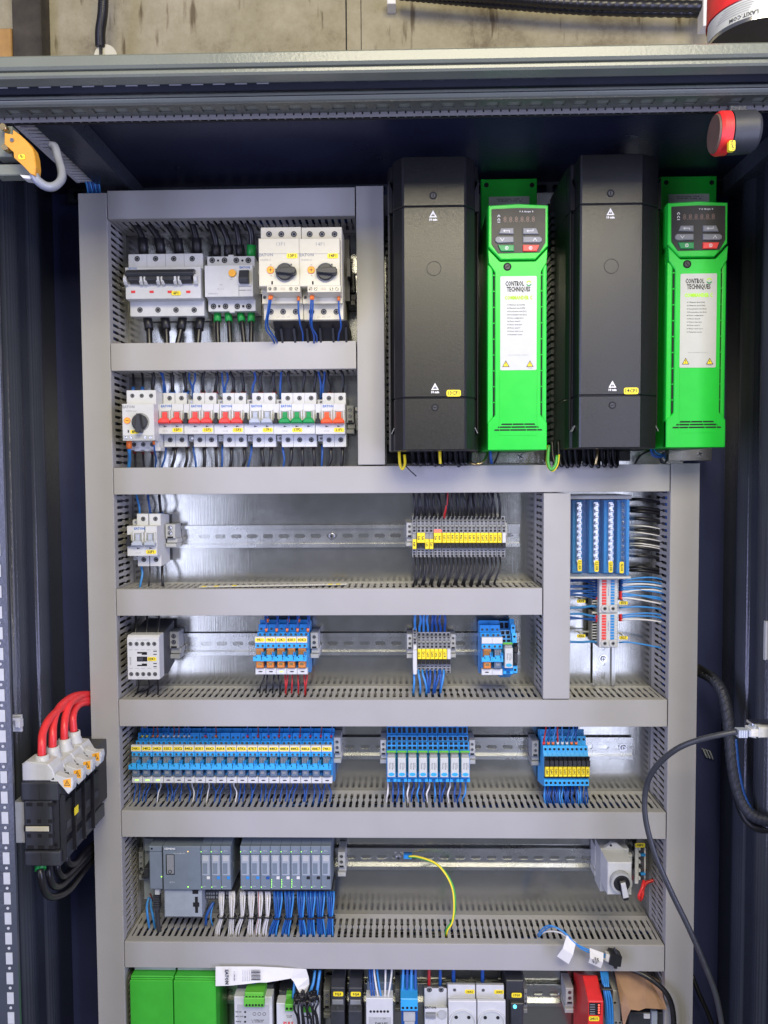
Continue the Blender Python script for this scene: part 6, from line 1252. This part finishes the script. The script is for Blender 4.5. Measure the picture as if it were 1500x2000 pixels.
# residual current breaker with test button, sockets
t = thing('residual_current_breaker', 'white two-pole residual current breaker left of the two sockets, bottom row', 'circuit breaker', (X(851, 1960, 0), -900, 7))
d = 76; x0, x1 = X(829.5, 1960, d), X(874, 1960, d)
part('body', MB().prof([(8, -900), (d, -900), (d, Z7f(1965, d)), (58, Z7f(1963, 58)), (58, Z7f(1927, 58)), (8, Z7f(1922, 8))], x0, x1), 'white', t, bevel=.7)
for px in (838.5, 861.5): screw(t, *at(px, 1933, 58), 58, 4.3)
letters('EATON', 3.6, *at(841, 1968, d), d, t, 'ink', .2)
b = MB(); pbox(b, 831.5, 1982, 851, 1990, d, d+6, 0, .6); part('toggle', b, 'mid_grey', t); x, z = at(863.5, 1981, d); part('test_button', MB().ring(x, z, 7, 5.6, d, d+1.6, 0, 20).cyl(x, z, 5.5, d, d+1.2, 0, 18), 'light_grey', t); part('cover_flap', MB().cyl(*at(844, 1998, d), 6, d, d+.8, 0, 18), 'white', t)
for i, (a, c, tg_, nm_) in enumerate(((876, 930.5, '10X1', 'left'), (932.5, 987.5, '10X2', 'right'))):
    t = thing('power_socket', '%s white round earthed power socket in the bottom row, tagged %s' % (nm_, tg_), 'power socket', (X((a+c)/2, 1960, 0), -900, 7), 'white power sockets')
    d = 76; x0, x1 = X(a, 1960, d), X(c, 1960, d)
    part('body', MB().prof([(8, -900), (d, -900), (d, Z7f(1952, d)), (d-4, Z7f(1947, d-4)), (58, Z7f(1946, 58)), (58, Z7f(1920, 58)), (50, Z7f(1916, 50)), (8, Z7f(1916, 8))], x0, x1), 'white', t, bevel=.7)
    x, z = (x0+x1)/2, Z7f(1993, d); 
    part('socket_rim', MB().ring(x, z, 20.5, 18.8, d-.3, d+2.4, 0, 32), 'white', t); part('socket_well', MB().cyl(x, z, 18.8, d, d+.3, 0, 32), 'label_white', t)
    for q in (-9.5, 9.5): part('pin_hole', MB().cyl(x+q, z+8, 2.7, d+.3, d+.6, 0, 14), 'hole', t)
    screw(t, x-(x1-x0)*.25, Z7f(1930, 58), 58, 2.7)
    tagplate(t, X(c-13, 1932, 58), Z7f(1933, 58), 58.2, 14.5, 6, tg_, 3.6)
    wire('blue wire end above the %s socket' % nm_, pts3([(a+10, 1918, 40), (a+10, 1906, 42), (a+10, 1885, 40)]), 3, 'wire_blue')
for i, (px, m_) in enumerate(((838, 'wire_red'), (860, 'wire_blue'))): wire('%s wire into the two-pole breaker of the bottom row' % ('red' if i == 0 else 'blue'), pts3([(px, 1925, 44), (px, 1908, 44), (px, 1885, 40)]), 2.6, m_)
t = thing('auxiliary_switch', 'slim dark module with yellow tag and glowing blue lamp, right of the sockets', 'switch', (X(1010, 1960, 0), -900, 7))
b = MB(); pbox(b, 989, 1915, 1022, 2040, 8, 58, 0, 1.2); pbox(b, 998, 1960, 1022, 2040, 58, 68, 0, 1); part('housing', b, 'charcoal', t); tagplate(t, *at(1009, 1943.5, 60), 60, 15.5, 7.2, '17G1', 3.6)
part('lamp', MB().cyl(*at(1005.5, 1965.5, 68), 2.6, 68, 69.4, 0, 14), 'led_blue', t); clamp('end clamp right of the slim dark module with the blue lamp', 1023, 1933, 1030, 1980, 38, 'mid_grey')
t = thing('safety_module', 'red module with four small red lamps and yellow tag, bottom row', 'safety module', (X(1150, 1960, 0), -900, 7))
d = 100; x0, x1 = X(1149, 1975, d), X(1178.5, 1975, d); b = MB().prof([(8, -900), (d, -900), (d, Z(1160, 1956, d)), (66, Z(1160, 1905, 66)), (8, Z(1160, 1898, 8))], x0, x1); part('case', b, 'red', t, bevel=1)
b = MB(); pbox(b, 1150.5, 1959, 1173, 1982.5, d, d+.5); part('display', b, 'black', t)
for k in range(4): part('lamp', MB().cyl(*at(1169.5, 1962.5+k*5, d), 1.3, d+.5, d+1, 0, 10), 'led_red', t)
for k in range(5): part('print', MB().box(X(1152, 1962+k*4.5, d), X(1162, 1962+k*4.5, d), Z(1160, 1962.6+k*4.5, d), Z(1160, 1961.2+k*4.5, d), d+.5, d+.65), 'ink_grey', t)
tagplate(t, *at(1160, 1989, d), d+.3, 15, 7, '24U1', 3.8)
t = thing('wire_bundle', 'bundle of bright blue wires tied together between the red module and the cardboard', 'wire bundle', (*at(1190, 1930, 70), 70))
for j in range(9):
    u = (j-4)*1.5; part('wire', MB().tube(smooth_path(pts3([(1178+u, 1888, 60), (1181+u, 1905, 76), (1184+u*.8, 1930, 88+(j % 3)*2), (1189+u*1.1, 1960, 90+(j % 3)*2), (1192+u, 2030, 84)]), 4), 1.5, 0, 6), 'wire_light_blue' if j % 3 else 'blue', t)
x, z = at(1185, 1931, 94); part('cable_tie', MB().box(x-7.5, x+7.5, z-1.2, z+1.2, 84, 97, 0, 1), 'black', t)
t = thing('end_clamp', 'pale end bracket with screws between the blue bundle and the cardboard', 'end clamp', (X(1205, 1960, 0), -900, 7)); b = MB(); pbox(b, 1197, 1935, 1212, 2030, 8, 60, 0, 1); part('body', b, 'light_grey', t); screw(t, *at(1201, 1958, 60), 60, 2.3); screw(t, *at(1203, 1997, 60), 60, 2.3); screw(t, *at(1211, 1997, 60), 60, 2.3)
t = thing('cardboard_flap', 'bent piece of brown cardboard at the lower right corner of the compartments', 'cardboard', (*at(1250, 1930, 80), 80))
V = [(1200, 1894, 50), (1262, 1900, 46), (1288, 1918, 60), (1302, 1972, 88), (1290, 1971, 92), (1262, 1969, 94), (1248, 1974, 95), (1232, 1972, 94), (1226, 1985, 92), (1218, 2010, 90), (1212, 1960, 80)]
q = [(*at(*p), p[2]) for p in V]; n_ = len(q); b = MB(); b.add(q+[(x, z, dd-2.5) for x, z, dd in q], [(0, 1, 7, 10), (1, 2, 3), (1, 3, 4), (1, 4, 5), (1, 5, 6), (1, 6, 7), (10, 7, 8), (10, 8, 9), (n_, n_+10, n_+7, n_+1), (n_+1, n_+7, n_+3, n_+2)]+[(k, (k+1) % n_, n_+(k+1) % n_, n_+k) for k in range(n_)]); part('sheet', b, 'cardboard', t)
t = thing('relay', 'dark block half hidden under the brown cardboard, lower right', 'relay', (X(1260, 1990, 0), -900, 7)); b = MB(); pbox(b, 1228, 1978, 1296, 2050, 8, 70, 0, 1); part('housing', b, 'charcoal', t); b = MB(); pbox(b, 1273, 1976, 1284, 2050, 70, 76, 0, .6); part('side_plate', b, 'plc_light', t); b = MB(); pbox(b, 1258, 1981, 1270, 1990, 70, 73, 0, .5); part('label', b, 'white', t)
wire('thick black cable bending out from behind the cardboard over the right duct', pts3([(1215, 1888, 60), (1245, 1898, 74), (1275, 1915, 84), (1300, 1938, 90), (1313, 1968, 92), (1316, 2010, 92), (1312, 2060, 88)]), 4.0, 'wire_black', cat='cable', name='cable', n=10)
wire('black cable running down behind the right edge of the plate', pts3([(1352, 1905, -6), (1365, 1940, 0), (1385, 1985, 6), (1400, 2030, 10)]), 3.6, 'wire_black', cat='cable', name='cable', n=9)
# ================================================================ main switch on the left wall
t = thing('main_switch', 'black four-pole main switch with white shrouds and red cables on the left cabinet wall', 'main switch', (*at(75, 1690, 170), 170))
def A3(px, py, dd): return (*at(px, py, dd), dd)
dn = 236; x0 = X(46, 1600, dn); x1 = X(101, 1600, dn); xt0 = X(39.6, 1545, dn); xt1 = X(112.7, 1545, dn)
z = [Z(80, p, dn) for p in (1528, 1565, 1660.5, 1663, 1692.7)]
b = MB().box(xt0, xt1, z[1], z[0], 66, dn, 0, 1.5).box(x0, x1, z[2], z[1], 64, dn, 0, 1.5).box(xt0+2, xt1+1, z[4], z[3], 92, dn, 0, 1.5); part('housing', b, 'charcoal', t, bevel=.8)
part('side_plate', MB().box(X(26, 1600, dn-3), x0-.3, Z(30, 1650, dn), Z(30, 1570, dn), 150, dn-4, 0, 1), 'light_grey', t)
part('pole_wall', MB().box(x1, xt1-1, z[2], z[1]-.2, 70, 232), 'black', t)
for k in range(4):
    dd = 229-k*30
    part('pole_cover', MB().box(xt1-1, xt1+3, z[2]+10, z[1]-8, dd-26, dd-2, 0, .8), 'black', t, bevel=.8)
    part('pole_knockout', MB().box(xt1+3, xt1+3.6, z[2]+20, z[2]+30, dd-20, dd-8), 'charcoal', t)
    part('pole_barrier', MB().box(xt1-1, xt1+6, z[4]+4, z[1]+6, dd-1, dd+1), 'black', t)
b = MB()
for pz in (1571, 1604, 1632, 1655): 
    for k in range(3): zc = Z(70, pz, dn); b.box(x0+4+k*14, x0+(12 if pz in (1571, 1655) else 9)+k*14, zc-2.4, zc+2.4, dn, dn+.4)
part('recess', b, 'hole', t)
part('seam', MB().box((xt0+xt1)/2, (xt0+xt1)/2+.6, z[1]+3, z[0]-3, dn, dn+.3).box((xt0+xt1)/2, (xt0+xt1)/2+.6, z[4]+2, z[3]-2, dn, dn+.3), 'hole', t)
part('position_window', MB().box(X(47, 1617, dn), X(99, 1617, dn), Z(75, 1624, dn), Z(75, 1611.5, dn), dn, dn+.4), 'hole', t); part('position_bar', MB().box(X(51, 1617, dn), X(96, 1617, dn), Z(75, 1623, dn), Z(75, 1613.5, dn), dn+.3, dn+2, 0, .6), 'cream', t)
b = MB(); xg = xt1+6.6; zc = Z(145, 1577, 190); b.add([(xg, zc-5, 192), (xg, zc-5, 203), (xg, zc+5, 203), (xg, zc+5, 192), (xg-.6, zc-5, 192), (xg-.6, zc-5, 203), (xg-.6, zc+5, 203), (xg-.6, zc+5, 192)], [(0, 1, 2, 3), (7, 6, 5, 4), (0, 4, 5, 1), (1, 5, 6, 2), (2, 6, 7, 3), (3, 7, 4, 0)]); tg_ = part('tag', b, 'tag_yellow', t)
cz0 = z[0]; hc = Z(80, 1486, dn)-cz0
CX = (xt0+xt1)/2
for k in range(4):
    d1 = 233-k*30; d0 = d1-27; sh = thing('terminal_shroud', 'white terminal shroud with orange warning label on the main switch, %s from the front' % nth(k), 'terminal shroud', (xt0, cz0, d1), 'white terminal shrouds of the main switch')
    b = MB(); b.poly([(xt0+1, cz0+.3), (xt1-2, cz0+.3), (xt1-10, cz0+hc*.5), (xt0+1, cz0+hc*.62)] if k else [(xt0+1, cz0+.3), (xt1-4, cz0+.3), (xt1-7, cz0+hc*.5), (xt1-13, cz0+hc*.8), (xt0+6, cz0+hc*.92), (xt0+1, cz0+hc*.8)], d0, d1, 0, 1.5)
    ccx = at((82, 102.5, 125.4, 144)[k], 1480-k*18, d1-12)[0]; n2 = 16; V = []
    for r_, z_ in ((12.5, cz0+2), (11.5, cz0+hc*.55), (8.6, cz0+hc*.8), (8.2, cz0+hc+2), (6.2, cz0+hc+2)):
        V += [(ccx+r_*math.cos(2*math.pi*j/n2), z_, d1-13+r_*math.sin(2*math.pi*j/n2)) for j in range(n2)]
    b.add(V, [(q_*n2+j, q_*n2+(j+1) % n2, (q_+1)*n2+(j+1) % n2, (q_+1)*n2+j) for q_ in range(4) for j in range(n2)], 0, True)
    part('shroud', b, 'white', sh)
    b = MB(); b.poly([(xt1-12, cz0+1), (xt1-4, cz0+9), (xt1+8, cz0+4.5), (xt1+18, cz0+5), (xt1+19, cz0-2), (xt1+17, cz0-12), (xt1+12, cz0-17), (xt1+6, cz0-9), (xt1, cz0-2)], d1-12, d1, 0, 1.2); part('nose', b, 'white', sh)
    b = MB(); b.poly([(xt1+6, cz0+2), (xt1+16, cz0+4), (xt1+16, cz0-8), (xt1+7, cz0-7)], d1, d1+.3, 0); part('warning_label', b, 'dial_orange', sh)
    b = MB(); xx, zz_ = xt1+11.2, cz0-2; b.poly([(xx, zz_+4), (xx-3.8, zz_-3.4), (xx+3.8, zz_-3.4)], d1+.3, d1+.45, 0).poly([(xx, zz_+2.6), (xx-2.6, zz_-2.6), (xx+2.6, zz_-2.6)], d1+.45, d1+.55, 1).box(xx-.4, xx+.4, zz_-2, zz_+1, d1+.55, d1+.65, 0); part('warning_sign', b, ['ink', 'dial_orange'], sh)
    part('collar', MB().ring(0, 0, 1, .9, 0, .1), 'white', sh) if 0 else None
CR = [[(82, 1489, 220), (82, 1455, 218), (84, 1430, 206), (96, 1405, 186), (118, 1384, 150), (150, 1368, 100), (192, 1366, 40)],
      [(102.5, 1473, 190), (103, 1440, 190), (104, 1415, 180), (112, 1388, 160), (130, 1368, 130), (155, 1357, 90), (192, 1357, 42)],
      [(125.4, 1454, 160), (125.4, 1425, 160), (128, 1398, 148), (136, 1376, 130), (152, 1362, 100), (170, 1358, 70), (195, 1362, 40)],
      [(144, 1432, 130), (142, 1405, 128), (145, 1388, 116), (155, 1376, 95), (170, 1372, 72), (195, 1376, 42)]]
for k, L in enumerate(CR): wire('thick red cable arching from the main switch, %s from the front' % nth(k), pts3(L), 5.2, 'cable_red', 'red cables of the main switch', cat='cable', name='cable', n=12)
CRb = [[(79, 1690, 215), (80, 1712, 222), (88, 1742, 214), (105, 1752, 190), (135, 1738, 140), (165, 1700, 80), (192, 1668, 40)],
       [(95, 1690, 200), (96, 1710, 205), (104, 1730, 195), (122, 1728, 160), (150, 1700, 100), (192, 1655, 40)],
       [(112, 1680, 170), (112, 1700, 172), (122, 1712, 158), (140, 1700, 120), (192, 1648, 42)],
       [(130, 1665, 140), (132, 1684, 140), (146, 1686, 120), (165, 1664, 80), (195, 1640, 42)]]
for k, L in enumerate(CRb): wire('thick black cable under the main switch, %s from the front' % nth(k), pts3(L), 4.6, 'wire_black', 'black cables under the main switch', cat='cable', name='cable', n=10, ferr='ferrule_green' if k == 0 else None, fl=1.3)
# ================================================================ right wall: braided loom and network cable
t = thing('cable_loom', 'thick braided black loom curving down the right cabinet wall', 'cable loom', A3(1362, 1310, 30))
P = smooth_path(pts3([(1345, 1306, 20), (1368, 1312, 28), (1392, 1326, 48), (1410, 1352, 66), (1420, 1390, 78), (1426, 1440, 88), (1432, 1500, 98), (1445, 1555, 108), (1470, 1592, 120), (1515, 1606, 130)]), 14)
b = MB(); b.tube(P, 8, 0, 12, rad=lambda i: 8.6+.35*math.cos(i*2.1)); part('braid', b, 'braid', t)
for k in range(6):
    a = k*1.05; b = MB(); b.tube([(x+8.2*math.cos(a+i*.22), z_+3.2*math.sin(a+i*.2), dd+8.2*math.sin(a+i*.22)) for i, (x, z_, dd) in enumerate(P[8:])], .9, 0, 5); part('braid_strand', b, 'charcoal', t)
b = MB(); b.tube([(x+5.0, z_, dd+6.2) for x, z_, dd in P[70:112]], 2.6, 0, 7); part('blue_wire', b, 'wire_blue', t)
for k in range(5):
    b = MB(); b.tube(smooth_path(pts3([(1340, 1296+k*5, 30), (1364, 1299+k*4, 34), (1382, 1312+k*2.2, 46), (1396, 1328+k, 58)]), 4), 1.9, 0, 6); part('wire', b, 'wire_black', t)
wire('second black cable loop behind the braided loom at the lower right wall', pts3([(1424, 1470, 80), (1436, 1540, 90), (1452, 1590, 100), (1475, 1615, 110), (1515, 1622, 120)]), 6, 'wire_black', cat='cable', name='cable', n=10)
t = thing('network_cable', 'dark network cable with bright plug looping across the lower right duct', 'network cable', A3(1398, 1437, 258))
b = MB(); b.tube(smooth_path(pts3([(1438, 1429, 262), (1402, 1436, 258), (1362, 1446, 250), (1325, 1461, 238), (1292, 1486, 222), (1270, 1515, 208), (1260, 1550, 200), (1261, 1600, 200), (1278, 1665, 204), (1310, 1740, 210), (1345, 1812, 214), (1378, 1888, 218), (1400, 1950, 222), (1416, 2040, 226)]), 10), 3.6, 0, 10); part('sheath', b, 'charcoal', t)
b = MB()
for k in range(4): c = A3(1441+k*4.4, 1431, 262); b.box(c[0]-1.2, c[0]+1.2, c[1]-4.6, c[1]+4.6, 256, 268, 0, .4)
c0 = A3(1458, 1431, 262); b.poly([(c0[0], c0[1]-3), (c0[0]+9, c0[1]-5), (c0[0]+9, c0[1]+11), (c0[0], c0[1]+4)], 256, 269, 0, .8); part('strain_relief', b, 'toggle_grey', t)
b = MB(); pbox(b, 1467, 1425, 1484, 1440, 254, 270, 0, .8); part('plug', b, 'wire_white', t)
t = thing('door_socket', 'bright white socket housing at the right edge that takes the network plug', 'socket', A3(1495, 1432, 262)); b = MB(); pbox(b, 1483, 1421, 1530, 1442, 250, 272, 0, 1.4); part('housing', b, 'white', t)
b = MB(); pbox(b, 1470, 1413, 1530, 1418, 250, 266, 0, 1); part('upper_tab', b, 'chrome', t)
t = thing('door_plate', 'pale plate at the right edge of the picture above the network plug', 'plate', A3(1498, 1250, 262)); b = MB(); pbox(b, 1496, 1214, 1560, 1290, 258, 264, 0, 1.4); part('plate', b, 'light_grey', t)
t = thing('cable_clip', 'pale adhesive clip on the back panel beside the right duct', 'clip', A3(1380, 1470, -38)); 
for k in range(3): b = MB(); c = A3(1373+k*6, 1472+k*1.5, -36); b.poly([(c[0]-1, c[1]+7), (c[0]+1, c[1]+7.5), (c[0]+7, c[1]-6), (c[0]+5, c[1]-6.5)], -40, -34, 0, .4); part('rib', b, 'toggle_grey', t)
# ================================================================ sounders, interlock, top fittings
def rotpts(f, o): return o
t = thing('sounder', 'black cylindrical sounder with red ring facing left under the roof, right side', 'sounder', A3(1440, 257, 300))
c = Vector(B(*A3(1395, 262, 300))); ax = Vector((.99, -.04, .02)).normalized()
def axial(name, mat, r0, r1, a0, a1, n=32, hollow=0):
    u = ax.orthogonal().normalized(); v = ax.cross(u); V = []
    for r, a in ((r0, a0), (r1, a1)):
        for k in range(n):
            p = c+ax*a+(u*math.cos(2*math.pi*k/n)+v*math.sin(2*math.pi*k/n))*r; V.append((p.x*1000, p.z*1000, -p.y*1000))
    b = MB(); b.add(V, [(k, (k+1) % n, n+(k+1) % n, n+k) for k in range(n)], 0, True); b.add(V, [tuple(range(n-1, -1, -1)), tuple(range(n, 2*n))]); return part(name, b, mat, t)
axial('lens', 'lens_brown', .0195, .0215, -.001, .003); axial('ring', 'red', .0215, .0232, .001, .004); axial('ring', 'red', .0232, .0228, .004, .0135)
axial('ring_groove', 'hole', .0215, .0215, .0135, .015); axial('housing', 'charcoal', .0228, .0224, .015, .041); axial('rear_cap', 'charcoal', .021, .019, .041, .045)
x, z_, dd = A3(1430, 284, 321); b = MB(); b.poly(rrect(x-3.4, x+3.4, z_-5.5, z_+5.5, 1.5), 316, 321); k_ = part('tag', b, 'tag_yellow', t); letters('7OH1', 3.2, x, z_, 321, t, 'ink', .15, 75)
b = MB(); pbox(b, 1425, 205, 1460, 225, 270, 300, 0, 1); part('bracket', b, 'cabinet_paint', t)
# red beacon on the roof
t = thing('beacon', 'red warning beacon with steel base and printed label standing on the cabinet roof', 'beacon', A3(1465, 60, 285))
x, z_, dd = A3(1474, 78, 285); zb = z_-4
def vcyl(name, mat, r0, r1, za, zc, n=40, arc=None):
    V = []; rng = range(n) if arc is None else None
    if arc:
        a0, a1 = arc; m2 = 16
        for r, zz_ in ((r0, za), (r1, zc)):
            for k in range(m2+1): a = math.radians(a0+(a1-a0)*k/m2); V.append((x+r*math.cos(a), zz_, dd-r*math.sin(a)))
        b = MB(); b.add(V, [(k, k+1, m2+2+k, m2+1+k) for k in range(m2)], 0, True); return part(name, b, mat, t)
    for r, zz_ in ((r0, za), (r1, zc)):
        for k in range(n): a = 2*math.pi*k/n; V.append((x+r*math.cos(a), zz_, dd-r*math.sin(a)))
    b = MB(); b.add(V, [(k, (k+1) % n, n+(k+1) % n, n+k) for k in range(n)], 0, True); b.add(V, [tuple(range(n-1, -1, -1)), tuple(range(n, 2*n))]); return part(name, b, mat, t)
vcyl('base', 'chrome', 50, 50, zb, zb+25); vcyl('gasket', 'red', 51.5, 51.5, zb+25, zb+29); vcyl('dome', 'red', 51, 50, zb+29, zb+90); vcyl('label', 'label_white', 50.3, 50.3, zb+4, zb+24, arc=(-190, -95))
lb = t.children[-1]
me = text_mesh('LAXIT.COM', 4.2, .1, 'ink'); o = bpy.data.objects.new('lettering', me.copy()); COL.objects.link(o)
for v in o.data.vertices:
    a = math.radians(-128)-v.co.x*1000/50.8; 
    px_, pz_ = -v.co.x*1000, -v.co.z*1000; a = math.radians(-128)+px_/50.8; v.co = B(x+50.8*math.cos(a), zb+7.5+pz_, dd-50.8*math.sin(a))-B(*ORG[t])
o.parent = t
for j in range(5):
    V = []; a0, a1 = math.radians(-165+j*3), math.radians(-122+j*2)
    for zz_ in (zb+11.5+j*2.4, zb+12.1+j*2.4):
        for k in range(9): a = a0+(a1-a0)*k/8; V.append((x+50.6*math.cos(a), zz_, dd-50.6*math.sin(a)))
    b = MB(); b.add(V, [(k, k+1, 10+k, 9+k) for k in range(8)], 0); part('printed_line', b, 'ink_grey', t)
# yellow interlock with sleeve loop
t = thing('door_interlock', 'yellow door interlock bracket with pale sleeved cable loop in the upper left corner', 'interlock', A3(40, 290, 325))
q = [at(a, c, 330) for a, c in ((25, 253), (38, 262), (52, 275), (64, 290), (68, 305), (70, 325), (68, 343), (60, 340), (45, 324), (27, 308), (26, 297), (8, 281), (8, 259), (24, 262))]
part('bracket', MB().poly(q, 318, 330, 0, 1), 'lock_yellow', t)
b = MB(); pbox(b, -10, 246, 24, 306, 300, 316, 0, 1); pbox(b, -10, 320, 62, 342, 296, 312, 0, 1); part('body', b, 'frame_paint', t)
b = MB(); q = [at(a, c, 322) for a, c in ((40, 342), (64, 344), (68, 348), (58, 351), (46, 349))]; part('white_end', MB().poly(q, 312, 324, 0, .8), 'white', t)
for px, py in ((14, 255), (18, 294)): x, z_ = at(px, py, 316); part('bolt', MB().cyl(x, z_, 4, 312, 326, 0, 12, 3.6), 'brass', t)
x, z_ = at(24, 274, 330); part('rivet', MB().cyl(x, z_, 2.2, 330, 331.2, 0, 10), 'chrome', t)
tagplate(t, *at(43, 307, 330), 330.2, 7, 5.2, '7S1', 2.4, 30)
b = MB(); b.tube(smooth_path(pts3([(66, 338, 324), (73, 352, 322), (90, 364, 316), (106, 364, 310), (119, 352, 300), (121, 335, 290), (114, 310, 280), (108, 288, 272), (100, 284, 268)]), 3), 5.0, 0, 6); part('sleeve', b, 'sleeve_grey', t)
for f_ in t.children[-1].data.polygons: f_.use_smooth = False
# conduits on the wall
def conduit(label, L, r, mat='wire_black'):
    P = smooth_path(pts3(L), 60 if len(L) < 4 else 50); b = MB(); b.tube(P, r, 0, 10, rad=lambda i: r*(1.0 if i % 3 else .86)); return solo('conduit', label, 'conduit', b, mat)
conduit('black corrugated conduit running vertically down the wall into the roof, upper left', [(203, -60, -230), (201, 20, -232), (196, 60, -236), (196, 92, -240)], 9.4)
conduit('upper black corrugated conduit along the top right of the wall', [(800, -14, -250), (950, -6, -250), (1150, 8, -250), (1440, 14, -250)], 10)
conduit('lower black corrugated conduit along the top right of the wall', [(780, -10, -262), (960, 6, -262), (1160, 20, -262), (1440, 26, -262)], 9)
wire('thin black cable stub entering the cream bushing in the roof, upper left', pts3([(197, 80, -238), (197, 95, -236), (197, 110, -236)]), 3, 'wire_black')
b = MB(); x, z_ = at(205, 108, -238); b.cyl(x, z_, 21, -250, -240, 0, 28); solo('bushing', 'cream half-round cable bushing behind the cabinet top, upper left', 'bushing', b, 'cream')
b = MB(); pbox(b, 1374, -20, 1389, 50, -262, -236, 0, 1); solo('conduit_clip', 'cream strap holding the conduits to the wall near the red beacon', 'clip', b, 'paper')
b = MB(); pbox(b, 756, -10, 773, 7, -300, -270, 0, 1); solo('conduit_clip', 'small cream clip at the top edge of the wall', 'clip', b, 'paper')
b = MB(); pbox(b, 24, -60, 80, 200, -300, -262, 0, 2); solo('wall_post', 'dark timber post on the wall behind the cabinet, upper left', 'post', b, 'tarred_timber')
b = MB(); pbox(b, -40, 55, 24, 200, -300, -285, 0, 2); solo('wood_board', 'orange-brown wooden board left of the dark post', 'board', b, 'orange_wood')
b = MB(); pbox(b, 675.0, -40, 677.5, 150, -300.2, -299.0); 
solo('wall_seam', None, None, b, 'hole', kind='structure')
